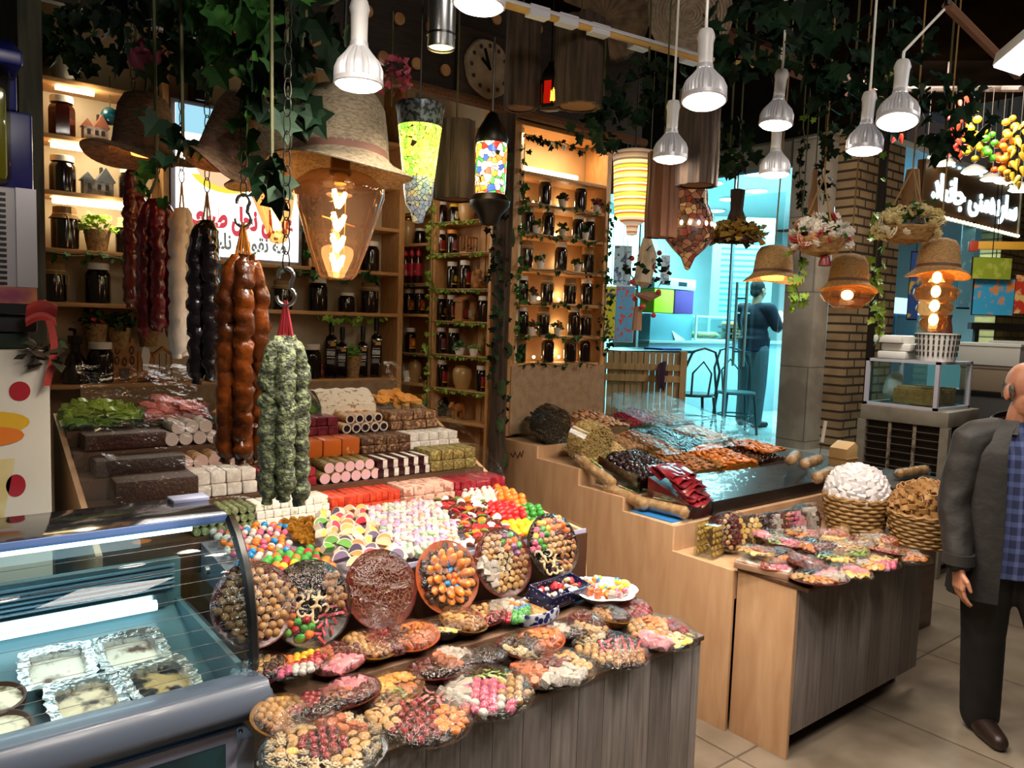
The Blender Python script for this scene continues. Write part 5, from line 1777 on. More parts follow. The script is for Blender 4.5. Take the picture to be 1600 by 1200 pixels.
# flat box of pressed sweets and the platters of the front table
q = onz(1125, 868, 0.775)
t = thing('pressed_sweet_box', 'flat square box of pressed white nut sweets at the table corner', 'box', (max(q.x, 2.99), 1.86, 0.7555), R(12))
MB().box(-0.15, 0.15, -0.12, 0.12, 0, 0.025).obj('card_tray', M('card_tray', 'a5826a', 0.5), t, bevel=0.002)
MB().box(-0.145, 0.145, -0.115, 0.115, 0.0255, 0.034).obj('pressed_sweets', M('pressed_sweets', 'd9ccc0', 0.5, col2='9a7a66', vs=30, bump=0.5, bs=50), t)
MB().box(-0.152, 0.152, -0.122, 0.122, 0.0, 0.038).obj('cellophane', FILM, t)
RP = [((1187, 890), .105, ['cubew', 'cran', 'egg_pink', 'redstrip'], 'white and pink sweets with berries', 'orange'), ((1262, 906), .15, ['apricot', 'cubew', 'cubep', 'date', 'fig'], 'apricots ringed with dark and white pieces', 'brown'), ((1325, 893), .125, ['cubep', 'pinkstrip', 'pine'], 'pink cubes and pineapple', 'clear'), ((1362, 878), .15, ['egg_pink', 'pine', 'fig', 'cubew', 'orange'], 'bright pink sweets and orange slices', 'clear'), ((1418, 868), .13, ['apricot', 'chip', 'cezerye'], 'tan chips and apricots', 'clear'),
      ((1215, 868), .11, ['apricot', 'date', 'orange'], 'oranges and dates', 'orange'), ((1262, 880), .11, ['darkroll', 'cran'], 'dark red rolls', 'brown'), ((1305, 872), .11, ['greenstrip', 'pine'], 'green strips and pineapple', 'clear'), ((1380, 858), .12, ['apricot', 'redstrip', 'fig'], 'apricots and red strips', 'brown'),
      ((1180, 862), .11, ['pine', 'cezerye', 'fig'], 'nut rolls and pineapple', 'clear'), ((1225, 848), .115, ['pinkstrip', 'egg_pink', 'greenstrip'], 'pink and green strips', 'brown'), ((1275, 852), .11, ['date', 'apricot', 'darkroll'], 'dates and apricots', 'brown'), ((1325, 858), .115, ['kiwi', 'fig', 'walnut'], 'kiwi, figs and walnuts', 'gold'), ((1372, 845), .11, ['cezerye', 'cubew', 'egg_yellow'], 'nut rolls and yellow eggs', 'orange'),
      ((1205, 838), .11, ['cubep', 'rose', 'greenstrip'], 'pink lokum and rosettes', 'clear'), ((1255, 832), .11, ['fig', 'apricot', 'pinkstrip'], 'figs and pink strips', 'brown'), ((1300, 838), .11, ['cezerye', 'pine'], 'nut rolls and pineapple rings', 'orange'), ((1345, 848), .10, ['hazel', 'cran', 'cubew'], 'hazelnuts and berries', 'brown')]
for k, ((px, py), r, spec, lab, tray) in enumerate(RP):
 lev = 0 if k < 5 else (0.022 if k < 9 else 0.03)
 q = onz(px, py, 0.785 + lev)
 x = min(max(q.x, 2.86 + r * 0.6), 4.05)
 y = q.y
 platter(spec, r * 0.82, (x, y, 0.7565 + lev), 'wrapped platter of %s on the front nut table' % lab, tray, rot=(R(7 if k > 4 else 3), R(random.uniform(-5, 5)), random.uniform(0, 6.28)), dome=0.10, space=0.026)

sheet('plastic_sheet', 'big shining plastic sheet over the open end of the top steps', lambda u, v: (3.45 + 0.88 * u, 2.98 + 0.66 * v, 1.20 + 0.13 * v - 0.10 * max(0, u - 0.85) * 5), 20, 18, 0.009)
sheet('plastic_sheet', 'shining plastic sheet over the dates and prunes of the middle step', lambda u, v: (2.98 + 1.3 * u, 2.64 + 0.32 * v, 1.11 + 0.09 * v - 0.07 * max(0, 0.12 - u) * 5), 24, 10, 0.009)
sheet('plastic_sheet', 'clear plastic sheet hanging over the notched end by the chick peas', lambda u, v: (2.87 + 0.32 * u, 2.98 + 0.62 * v, 1.12 + 0.17 * v + 0.08 * math.sin(3 * u) - 0.06 * (1 - u)), 14, 14, 0.008)

# ================================================================== shelves of honey
random.seed(41)
HONEY = M('dark_honey_glass', '190c07', 0.12, coat=0.6, rnd=0.3)
HONEYR = M('red_honey_glass', '34100a', 0.12, coat=0.6, rnd=0.3)
LIDW = M('white_lid', 'e4ddd0', 0.4)
LIDY = M('yellow_lid', 'e0b51c', 0.4)
LIDO = M('orange_lid', 'd98a2a', 0.4)
BURLAP = M('burlap', 'b08c5e', 0.9, col2='8a6a42', vs=60, bump=0.6, bs=160)
RAFFIA = M('raffia', 'c2a878', 0.8)
TUBE = glow('shelf_tube', 'ffe6ae', 9.0)


def jar_master(kindname, glass, lid, label=None, cloth=False, hex_=False):
 """a jar 1 high and about 0.72 wide"""
 t = thing('honey_jar', 'honey jar', 'jar')
 seg = 6 if hex_ else 16
 prof = [(0, 0), (0.30, 0), (0.345, 0.03), (0.35, 0.1), (0.35, 0.66), (0.33, 0.74), (0.27, 0.80), (0.26, 0.84), (0, 0.84)]
 MB().lathe(prof, seg).obj('glass_body', glass, t, smooth=40)
 if cloth:
  b = MB().lathe([(0.40, 0.70), (0.36, 0.74), (0.29, 0.80), (0.305, 0.86), (0.30, 0.97), (0.24, 1.0), (0, 1.0)], 20, lambda a: 1 + 0.05 * math.sin(9 * a) + 0.03 * math.sin(4 * a))
  b.obj('cloth_cover', BURLAP, t, smooth=50)
  b = MB().tube([(0.305 * math.cos(a), 0.305 * math.sin(a), 0.80) for a in [i * 0.5236 for i in range(13)]], 0.022, 5, False)
  for k in range(5):
   a = -1.6 + 0.35 * k
   b.tube([(0.31 * math.cos(a), 0.31 * math.sin(a), 0.80), (0.40 * math.cos(a + .05), 0.40 * math.sin(a + .05), 0.66), (0.38 * math.cos(a + .12), 0.38 * math.sin(a + .12), 0.46)], 0.011, 4)
  b.obj('raffia_tie', RAFFIA, t)
 else:
  MB().lathe([(0.30, 0.83), (0.31, 0.84), (0.31, 0.985), (0.29, 1.0), (0, 1.0)], 18).obj('lid', lid, t)
 if label:
  ml, spot = label
  aa = [R(-150 + 15 * k) for k in range(9)]
  b = MB().add([(0.356 * math.cos(a), 0.356 * math.sin(a), z) for z in (0.16, 0.58) for a in aa], [(i, i + 1, 10 + i, 9 + i) for i in range(8)])
  b.mi = 1
  b.add([(0.360 * math.cos(a), 0.360 * math.sin(a), z) for z in (0.16, 0.20) for a in aa], [(i, i + 1, 10 + i, 9 + i) for i in range(8)])
  if spot:
   b.mi = 2
   q = [(0.362 * math.cos(R(-105) + 0.13 * math.cos(k) / 0.36), 0.362 * math.sin(R(-105) + 0.13 * math.cos(k) / 0.36), 0.38 + 0.12 * math.sin(k)) for k in [i * PI / 7 for i in range(14)]]
   b.add(q, [tuple(range(14))])
  b.obj('label', [ml, LIDY, LIDY], t, smooth=0)
 return t


LBR, LBP, LBC, LBK = M('label_red', 'b02a24', 0.4, col2='7a1a18', vs=5), M('label_purple', '6a4a78', 0.4, col2='b0523a', vs=4), M('label_cream', 'd8cfa0', 0.4, col2='a8843c', vs=6), M('label_black', '14100e', 0.3)
LBO = M('label_orange', 'c7541c', 0.4, col2='8f2418', vs=5)
JM = {'plain': jar_master('plain', HONEY, LIDW), 'cloth': jar_master('cloth', HONEY, None, None, True), 'red': jar_master('red', HONEY, LIDW, (LBR, False)), 'purple': jar_master('purple', HONEY, LIDO, (LBP, False)), 'purplew': jar_master('purplew', HONEY, LIDW, (LBP, False)),
      'yellow': jar_master('yellow', HONEY, LIDW, (LBK, True)), 'cream': jar_master('cream', HONEY, LIDY, (LBC, False)), 'orange': jar_master('orange', HONEY, LIDW, (LBO, True)), 'hexa': jar_master('hexa', HONEYR, LIDW, None, False, True)}
JUSED = set()


def jar(key, loc, h, label, group, rot=0.0, wide=1.0):
 m = JM[key]
 s = (h * wide, h * wide, h)
 if key not in JUSED:
  JUSED.add(key)
  m.location, m.rotation_euler, m.scale = loc, (0, 0, rot), s
  m['label'] = label
  m['group'] = group
  return m
 return dup(m, loc, rot, label, group, s)


# ---- the wall bank between the white cabinet and the corner
wb = Vector((1.5, 4.5, 0))
ws = thing('honey_shelving', 'pine wall shelving of honey jars round the lit honey sign', 'shelves', wb)
WS = Matrix.Translation(-wb)


def wbx(x0, x1, y0, y1, z0, z1):
 b = MB()
 b.T = WS
 return b.box(x0, x1, y0, y1, z0, z1)


YF = 4.40
for x in (0.505, 1.10, 1.93, 2.53):
 if x in (1.10, 1.93):
  wbx(x, x + 0.03, YF, 4.635, 2.02, 3.2).obj('upright', PINE2, ws, bevel=0.002)
 else:
  wbx(x, x + 0.04, YF, 4.635, 0.9, 3.25).obj('upright', PINE2, ws, bevel=0.002)
SHZ = {6: 1.40, 5: 1.815, 4: 2.08, 3: 2.36, 2: 2.63, 1: 2.90}
for k, z in SHZ.items():
 if k in (6, 5, 4):
  wbx(0.546, 2.529, YF, 4.635, z - 0.022, z).obj('shelf_board', PINE, ws, bevel=0.002)
 else:
  wbx(0.546, 1.099, YF, 4.635, z - 0.022, z).obj('shelf_board', PINE, ws, bevel=0.002)
  wbx(1.961, 2.529, YF, 4.635, z - 0.022, z).obj('shelf_board', PINE, ws, bevel=0.002)
wbx(0.7, 2.529, YF - 0.012, YF - 0.002, 1.0, 1.385).obj('lower_cloth', M('burlap_panel', 'a58a6c', 0.9, col2='94795a', vs=20, bump=0.3, bs=120), ws)
for px, py, ln, nm in ((117, 140, 0.17, 2), (110, 229, 0.17, 3), (198, 243, 0.16, 3), (142, 318, 0.34, 4)):
 p = ony(px, py, 4.47)
 t = thing('shelf_tube', {2: 'white strip light under the highest shelf board', 3: 'white strip light under the shelf over the grey house figurine', 4: 'long white strip light over the burlap topped jar'}[nm] if px != 198 else 'short strip light under the brown straw hat', 'strip light', (p.x, p.y, p.z))
 MB().tube([(-ln / 2, 0, 0), (ln / 2, 0, 0)], 0.017, 8).obj('tube', TUBE, t)
 MB().box(-ln / 2 - 0.01, ln / 2 + 0.01, 0.0, 0.03, 0.012, 0.03).obj('holder', WHITE, t)
light('POINT', 'shelf_light', (0.85, 4.40, 2.30), 3.0, (1, .86, .6), 0.05)
light('POINT', 'shelf_light', (0.75, 4.40, 2.58), 2.2, (1, .86, .6), 0.05)
light('POINT', 'shelf_light', (0.75, 4.40, 2.85), 1.6, (1, .86, .6), 0.05)
# jars: (px, py of base, key, height px, label)
WJ = [(97, 205, 'hexa', 62, 'tall reddish honey jar on the shelf of the pink cottage'), (311, 152, 'plain', 50, 'dark honey jar on top of the lit sign'),
      (98, 296, 'plain', 56, 'dark honey jar beside the grey house figurine, next to the blue machine'), (205, 296, 'plain', 48, 'dark honey jar between the grey house and the red brown nut strings'),
      (102, 388, 'cloth', 66, 'honey jar with burlap top beside the potted lime plant'), (200, 388, 'cloth', 55, 'honey jar with burlap top half behind the red brown nut strings'),
      (85, 470, 'cloth', 60, 'wide honey jar with burlap top on the shelf above the flower pots'), (153, 470, 'plain', 62, 'black honey jar with white lid above the flower pots'), (240, 472, 'plain', 55, 'black honey jar behind the burgundy nut strings'),
      (441, 478, 'cloth', 46, 'honey jar with burlap top just under the lit sign corner'), (496, 479, 'plain', 52, 'dark honey jar under the amber bulb, second from the burlap one'), (541, 481, 'plain', 30, 'reddish dark jar at the tip of the amber bulb'), (577, 481, 'cloth', 48, 'honey jar with ragged cloth top beside the corner post'),
      (157, 602, 'plain', 64, 'large black jar with white lid between the pump bottle and the toy castle'), (485, 592, 'plain', 54, 'black jar with white lid beside the tall oil bottles'),
      (497, 420, 'plain', 52, 'dark jar on the shelf behind the amber bulb'), (578, 420, 'plain', 46, 'dark bottle shaped jar near the corner on the shelf above the jars'), (545, 418, 'hexa', 46, 'reddish jar behind the amber bulb')]
for px, py, key, hp, lab in WJ:
 y = 4.47
 p = ony(px, py, y)
 zs = min(SHZ.values(), key=lambda z: abs(z - p.z))
 if 'sign' in lab and 'top of' in lab:
  zs = 2.925
 D = (p - CO).dot(FW)
 h = hp / FPX * D
 jar(key, (p.x, y, zs + 0.001), h, lab, 'honey jars on the wall shelves', random.uniform(-.3, .3), min(1.25, 0.17 / h * 1.0) if h < 0.19 else 0.85)

# lit sign with honey writing
p = ony(372, 290, 4.38)
sg = thing('honey_sign', 'lit white sign with red and grey script and pictures of honey', 'sign', (1.515, 4.43, 2.50))
MB().box(-0.37, 0.37, 0.0, 0.10, -0.425, 0.42).obj('light_box', M('sign_case', '8a8c96', 0.4, 0.5), sg, bevel=0.006)
MB().box(-0.345, 0.345, -0.006, -0.001, -0.40, 0.395).obj('lit_face', glow('sign_face', 'fff8ee', 2.6), sg)
SR, SG2 = glow('sign_red', 'd84a56', 0.9), glow('sign_grey', '8a8c84', 0.6)
writing('\uFEF2\uFECC\uFEF4\uFE92\uFEC3 \uFEDE\uFEA4\uFEE7 \uFEDE\uFEB4\uFECB', 0.16, SR, sg, 'red_script', (0.0, -0.009, -0.235), (PI / 2, 0, 0), 0.001, 0.62, bold=.009)
writing('\uFE8F\uFE8E\uFBE9\uFE8E\uFEE7 \uFEE6\uFBFE\uFEEE\uFED8\uFEE7 \uFE94\uFEE3', 0.12, SG2, sg, 'grey_script', (0.02, -0.009, -0.355), (PI / 2, 0, 0), 0.001, 0.5, bold=.004)
b = MB()
b.at((-0.08, -0.010, 0.08), (PI / 2, 0, 0))
b.prism([(0.20 * math.cos(a), 0.13 * math.sin(a)) for a in [R(200 + k * 14) for k in range(11)]], 0, 0.002)
b.obj('bowl_picture', glow('sign_yellow', 'f2d64a', 1.1), sg)
b = MB()
b.at((-0.08, -0.011, 0.10), (PI / 2, 0, 0))
b.prism([(0.17 * math.cos(a), 0.12 * math.sin(a)) for a in [R(k * 18) for k in range(21)]], 0, 0.002)
b.obj('honey_picture', glow('sign_honey', 'f0b890', 1.2), sg)
b = MB()
for i in range(7):
 for j in range(5):
  if (i - 3) ** 2 + (j - 2) ** 2 < 10:
   b.at((0.05 + 0.018 * i, -0.011, -0.06 + 0.018 * j + (0.009 if i % 2 else 0)), (PI / 2, 0, 0)).lathe([(0, 0.002), (0.005, 0.002), (0.005, 0)], 6)
b.obj('comb_picture', glow('sign_comb', '5a4a3c', 0.4), sg)
b = MB()
for i in range(5):
 for j in range(6):
  b.at((-0.17 + 0.02 * i, -0.011, 0.20 + 0.02 * j + (0.01 if i % 2 else 0)), (PI / 2, 0, 0)).lathe([(0, 0.002), (0.006, 0.002), (0.006, 0)], 6)
b.obj('comb_picture', glow('sign_comb', '5a4a3c', 0.4), sg)
MB().box(-0.345, 0.345, -0.008, -0.0065, 0.25, 0.395).obj('sky_picture', glow('sign_sky', '9fd4e8', 1.0), sg)
light('AREA', 'sign_light', (1.515, 4.36, 2.5), 5.0, (1, .96, .9), 0.6, (1.515, 3.0, 2.2))


# figurines and things among the jars
def at_shelf(px, py, y=4.47):
 p = ony(px, py, y)
 zs = min(SHZ.values(), key=lambda z: abs(z - p.z))
 return Vector((p.x, y, zs + 0.001)), (p - CO).dot(FW) / FPX


def house(label, px, py, wpx, hpx, cw, cr, name='house_figurine'):
 p, k = at_shelf(px, py)
 w_, h_ = wpx * k, hpx * k
 t = thing(name, label, 'figurine', p)
 MB().box(-w_ / 2, w_ / 2, -0.04, 0.04, 0, h_ * 0.55).obj('house_wall', M(label[:14] + '_w', cw, 0.7, col2='40382f', vs=30, lo=0.5, hi=0.75, bump=0.5, bs=60), t, bevel=0.003)
 b = MB().prism([(-w_ * .6, h_ * .5), (-w_ * 0.12, h_ * 0.5), (-w_ * .36, h_ * .78)], -0.05, 0.03, 'y')
 b.prism([(-w_ * .1, h_ * .5), (w_ * 0.58, h_ * 0.5), (w_ * .24, h_)], -0.045, 0.045, 'y')
 b.obj('house_top', M(label[:14] + '_r', cr, 0.7, bump=0.5, bs=80), t, bevel=0.003)
 b = MB()
 for x in (-.3, 0.02, .28):
  b.box(x * w_ - 0.008, x * w_ + 0.008, -0.044, -0.039, h_ * .2, h_ * .38)
 b.obj('window_opening', BLACK, t)
 MB().box(w_ * .1, w_ * .18, -0.01, 0.02, h_ * .8, h_ * 1.02).obj('chimney', DARKW, t)
 return t


house('pale cottage figurine with pink walls under the highest strip light', 148, 207, 34, 42, 'cdb6a4', 'b06a52')
house('grey stone house figurine with blue grey gables between two jars', 152, 298, 42, 44, '8a8680', '5f6468')


def toy(label, px, py, wpx, hpx, name, parts):
 p, k = at_shelf(px, py)
 t = thing(name, label, 'ornament', p, 0, None, (wpx * k, 0.05, hpx * k))
 for nm, mats, mb in parts:
  mb.obj(nm, mats, t, bevel=0.0)
 return t


PLY = M('laser_cut_ply', 'b27a42', 0.6, col2='9a6432', vs=8)
BURNT = M('burnt_edge', '4a2a16', 0.7)
b1 = MB().prism([(-.5, 0), (.5, 0), (.5, .85), (.38, .85), (.38, .95), (.25, .95), (.25, .85), (.08, .85), (0, 1), (-.08, .85), (-.25, .85), (-.25, .95), (-.38, .95), (-.38, .85), (-.5, .85)], 0, .4, 'y')
b2 = MB()
for x, z in ((-.28, .7), (.28, .7), (-.3, .48), (.3, .48), (0, .45)):
 b2.at((x, -0.05, z), (PI / 2, 0, 0)).lathe([(0.06, -.03), (0.10, -.03), (0.10, .03), (.06, .03)], 8)
toy('laser cut wooden toy castle with a tea glass niche beside the black jar', 195, 602, 36, 72, 'toy_castle', (('castle_front', PLY, b1), ('round_cutout', BURNT, b2), ('niche', M('niche_glass', '6a5c58', 0.2), MB().box(-.2, .2, -.1, .1, 0.04, .3))))
b1 = MB().box(-.5, .5, 0, .4, 0, .9)
b2 = MB().at((0, -.05, .8), (PI / 2, 0, 0)).lathe([(0, .03), (.3, .03), (.3, -.03)], 8)
b2.at().box(-.2, .2, -.1, 0, .35, .65)
toy('small wooden toy tower with white plaques between castle and swing', 228, 604, 22, 52, 'toy_tower', (('tower_body', PLY, b1), ('white_plaque', WHITE, b2), ('battlement', BURNT, MB().box(-.45, .45, -.12, 0, 0, .12))))
b1 = MB().prism([(-.55, .78), (0, 1), (.55, .78), (.55, .7), (0, .92), (-.55, .7)], -.3, .5, 'y')
b1.box(-.5, -.4, 0, .2, 0, .75)
b1.box(.4, .5, 0, .2, 0, .75)
b1.box(-.5, .5, -.1, .4, 0, .1)
toy('wooden toy shelter with gabled roof and swing bench', 255, 604, 28, 55, 'toy_shelter', (('shelter_frame', PLY, b1), ('swing_bench', BURNT, MB().box(-.25, .25, 0, .3, .2, .3)), ('swing_rod', BURNT, MB().box(-.2, -.16, .1, .14, .3, .8).box(.16, .2, .1, .14, .3, .8))))
p, k = at_shelf(118, 603)
t = thing('pump_bottle', 'squat black glass pump bottle at the dark end of the lowest shelf', 'bottle', p)
MB().lathe([(0, 0), (.062, 0), (.066, .02), (.06, .10), (.03, .155), (.024, .16), (.024, .20), (.034, .205), (.034, .245), (0, .25)], 18).obj('glass_body', HONEY, t)
MB().tube([(0, 0, .25), (0, 0, .275), (-.03, -.05, .28)], .008, 6).obj('spout', BLACK, t)
p, k = at_shelf(502, 592)
b = MB().ball((0, 0, .03), (.018, .018, .032), 10, 7).ball((0, 0, .075), (.014, .014, .02), 10, 7).ball((0, -0.006, .10), .011, 8, 6).ball((.008, 0, .112), (.004, .003, .012), 6, 4).ball((-.008, 0, .112), (.004, .003, .012), 6, 4)
tt = thing('brown_figurine', 'small brown standing figurine between the black jar and tall bottle', 'figurine', p)
fuse('figure_body', b, M('glazed_brown', '6a2c1a', 0.3), tt, 0.004, 2)


# oil bottles
def bottle(label, px, py, hp, wide):
 p, k = at_shelf(px, py)
 h = hp * k
 t = thing('oil_bottle', label, 'bottle', p, R(-28), 'dark oil bottles on the lowest shelf', (wide, wide, h))
 sq = lambda a: 1.0 / max(abs(math.cos(a)), abs(math.sin(a))) ** 0.8
 MB().lathe([(0, 0), (.38, 0), (.40, .02), (.40, .58), (.34, .66), (.16, .70), (.15, .74)], 24, sq).obj('glass_body', HONEY, t, smooth=50)
 MB().lathe([(.14, .74), (.18, .74), (.18, .97), (.16, 1.0), (0, 1.0)], 12).obj('cap', BLACK, t)
 b = MB().box(-.26, .26, -.412, -.405, .37, .44)
 b.box(-.26, .26, -.412, -.405, .33, .345)
 b.box(-.26, .26, -.412, -.405, .46, .47)
 b.mi = 1
 b.box(-.05, .30, -.412, -.405, .52, .575)
 b.mi = 2
 b.box(-.24, .22, -.412, -.405, .23, .30)
 b.box(-.2, -.02, -.414, -.405, .56, .60)
 writing('OLIVE', 0.16, BLACK, t, 'bottle_writing', (0, -.4135, .38), (PI / 2, 0, 0), 0.0005, 0.46)
 b.obj('label', [M('label_white', 'd8d8d4', 0.5), M('label_gold', 'd09a3a', 0.5), M('label_dim', '77746e', 0.5)], t)


bottle('tallest dark oil bottle, next to the small brown figurine', 517, 592, 96, .095)
bottle('shorter dark oil bottle pressed against the tallest one', 534, 591, 79, .085)
bottle('shorter dark oil bottle next to the burlap plant pot', 566, 591, 79, .085)
bottle('tall dark oil bottle in the corner by the post', 587, 591, 96, .095)


# little pots with leaves
def leaf_tuft(b, c, r, n, size, up=0.6, seed=0):
 rr = random.Random(seed)
 for i in range(n):
  a, e = rr.uniform(0, 6.28), rr.uniform(-0.2, 1.3)
  d = Vector((math.cos(a) * math.cos(e), math.sin(a) * math.cos(e), math.sin(e) * up)) * r * rr.uniform(.5, 1)
  b.at(Vector(c) + d, (rr.uniform(-1, 1), rr.uniform(-1, 1), rr.uniform(0, 6.28)))
  s = size * rr.uniform(.7, 1.2)
  b.add([(0, 0, 0), (s * .45, s * .4, s * .08), (0, s, 0), (-s * .45, s * .4, s * .08)], [(0, 1, 2), (0, 2, 3)])
 b.at()


def pot(label, loc, r, h, pm, lm, n=40, ls=0.035, spread=1.3, name='potted_plant', flower=None):
 t = thing(name, label, 'plant', loc)
 MB().lathe([(0, 0), (r * .7, 0), (r, h), (r * .9, h), (r * .85, h * .9), (0, h * .9)], 16).obj('pot', pm, t)
 b = MB()
 leaf_tuft(b, (0, 0, h), r * spread, n, ls, 0.9, sum(map(ord, label)) % 1000)
 b.obj('leaves', lm, t, smooth=0)
 if flower:
  b = MB()
  leaf_tuft(b, (0, -0.01, h * 1.1), r * spread * .9, 16, ls * .9, 0.9, 5)
  b.obj('petals', flower, t, smooth=0)
 return t


PINKF = M('pink_petal', 'c04a6a', 0.6, col2='8a2a4a', vs=10)
p, k = at_shelf(152, 390)
pot('lime green plant in a burlap wrapped pot beside the burlap topped jar', p, .065, .11, BURLAP, LIME, 110, .035, 1.5)
p, k = at_shelf(551, 592)
pot('green plant in a burlap wrapped pot between the oil bottles', p, .055, .14, BURLAP, M('fresh_green', '5f9a3a', .45, col2='88b84c', vs=10), 60, .035, 1.3)
for px, py, lab, fl in ((150, 520, 'hanging burlap pot with red flowers over the black jar', M('red_petal', 'b02a2e', .5)), (186, 525, 'hanging burlap pot with green sprigs over the toy castle', None), (232, 520, 'hanging tan burlap pot behind the burgundy nut strings', None)):
 p = ony(px, py + 22, 4.5)
 pot(lab, p, .06, .12, BURLAP, IVY, 50, .04, 1.5, flower=fl)
 q = ony(px, py - 25, 4.5)
p, k = at_shelf(100, 112)
pot('dusty dark plant in a pale pot on the highest shelf', p + Vector((0, -0.02, 0.0)), .07, .10, M('grey_pot', '8f8a80', .7), IVYD, 90, .06, 2.0)
p = ony(172, 182, 4.46)
tt = thing('teal_ball', 'dark teal glass ball hanging beside the pale cottage', 'ornament', p)
MB().ball((0, 0, 0), .045, 16, 10).obj('ball_glass', M('teal_glass', '0d4a5a', .2), tt)
MB().tube([(0, 0, .045), (0, 0, .2)], .003, 5).obj('string', VINE, tt)

# ---- angled side shelves next to the corner
ss = thing('side_shelves', 'angled pine shelving in two bays of small labelled jars', 'shelves', (2.77, 3.70, 0), (0, 0, SA))


def son(px, py, yl=0.0):
 """pixel to the side shelf's own frame, on the plane y = yl"""
 inv = SB.inverted()
 o, d = inv @ CO, inv.to_3x3() @ ray(px, py)
 k = (yl - o.y) / d.y
 return o + d * k


BAY_A = (0.04, 0.50)
BAY_B = (0.56, 0.93)
for x in (0.015, 0.505, 0.535, 0.935):
 MB().box(x, x + 0.022, -0.165, 0.0, 0.35, 3.0).obj('upright', PINE2, ss, bevel=0.002)
MB().box(0.015, 0.957, -0.172, -0.166, 0.35, 3.0).obj('rear_panel', M('shelf_rear', 'b98a5c', .6, col2='a97c50', vs=4), ss)
ZA = [son(690, py, 0).z for py in (347, 396, 451, 501, 553, 606, 654)]
ZB = [son(635, py, 0).z for py in (333, 381, 443, 490, 551, 597, 650)]
ZA = [ZA[0] + .27] + ZA
ZB = [ZB[0] + .27] + ZB
for z in ZA:
 MB().box(0.0375, 0.5045, -0.165, -0.001, z - 0.018, z).obj('shelf_board', PINE, ss, bevel=0.0015)
for z in ZB:
 MB().box(0.5575, 0.9345, -0.165, -0.001, z - 0.018, z).obj('shelf_board', PINE, ss, bevel=0.0015)
light('POINT', 'shelf_light', SB @ Vector((0.3, 0.35, 2.45)), 2.0, WARM, 0.1)


def on_side(px, py, zs, depth=-0.06):
 p = son(px, py, depth)
 z = min(zs, key=lambda q: abs(q - p.z))
 w_ = SB @ Vector((p.x, depth, z + 0.001))
 return w_, (w_ - CO).dot(FW) / FPX


SJ = [('A', 690, 346, 'plain', 34, 'slim dark jar on the bay beside the stained glass lantern'), ('A', 710, 345, 'cream', 28, 'small bottle jar with cream label next to the tan clay pot'),
      ('A', 688, 396, 'red', 37, 'jar with red label and white lid on the second shelf of the near bay'), ('A', 706, 395, 'purple', 37, 'jar with purple label and orange lid on the second shelf of the near bay'),
      ('A', 706, 450, 'yellow', 42, 'jar with yellow round sticker beside the white card box'), ('A', 726, 450, 'red', 44, 'jar with red label beside the squirrel figurine'),
      ('A', 688, 501, 'yellow', 40, 'jar with yellow round sticker on the shelf of the little stable'), ('A', 706, 501, 'orange', 40, 'jar with orange label next to the little stable'), ('A', 755, 501, 'plain', 40, 'plain dark jar beside the little stable at the post'),
      ('A', 688, 552, 'purplew', 40, 'jar with purple and red label on the shelf of the white plant pots'), ('A', 708, 552, 'yellow', 40, 'jar with yellow sticker half hidden by the succulent'),
      ('A', 690, 605, 'red', 42, 'jar with red label beside the round tan honey pot'), ('A', 752, 606, 'red', 40, 'jar with red label at the post end of the tan honey pot shelf'),
      ('B', 617, 490, 'cream', 40, 'jar with yellow lid and cream label in the far bay'), ('B', 638, 490, 'orange', 38, 'jar with orange label in the middle of the far bay'), ('B', 655, 490, 'orange', 38, 'jar with orange label at the near end of the far bay'),
      ('B', 641, 551, 'orange', 38, 'jar with orange label beside the hooded figurine'), ('B', 620, 597, 'hexa', 38, 'dark jar on the lowest visible shelf of the far bay'), ('B', 618, 381, 'plain', 22, 'small dark jar hidden behind the tan pot of the far bay'), ('B', 656, 380, 'plain', 24, 'small dark jar at the near end of the tan pot shelf')]
for bay, px, py, key, hp, lab in SJ:
 p, k = on_side(px, py, ZA if bay == 'A' else ZB, -0.06)
 h = hp * k
 jar(key, p, h, lab, 'jars on the angled side shelves', SA - R(90) - R(70) + random.uniform(-.2, .2) + R(90), min(1.1, 0.105 / h) if h > .1 else 1.0)
TANPOT = M('tan_clay_pot', 'c29a62', .35, col2='ad844e', vs=6, coat=.3)
for bay, px, py, wp, hp, lab in (('A', 729, 345, 28, 40, 'tan clay honey pot at the top of the near bay'), ('B', 637, 380, 25, 42, 'tan clay honey pot in the upper far bay'), ('A', 722, 605, 32, 38, 'round tan honey pot with brass lid in the near bay'), ('B', 648, 598, 22, 36, 'tan honey pot with brass lid in the lowest far bay')):
 p, k = on_side(px, py, ZA if bay == 'A' else ZB, -0.07)
 r, h = wp * k / 2, hp * k
 t = thing('honey_pot', lab, 'pot', p)
 MB().lathe([(0, 0), (r * .62, 0), (r * .85, h * .22), (r, h * .55), (r * .92, h * .78), (r * .72, h * .88), (0, h * .88)], 18).obj('clay_body', TANPOT, t)
 MB().lathe([(r * .70, h * .88), (r * .74, h * .9), (r * .74, h * .96), (0, h)], 16).obj('lid', M('brass_lid', 'b8902e', .3, .8), t)
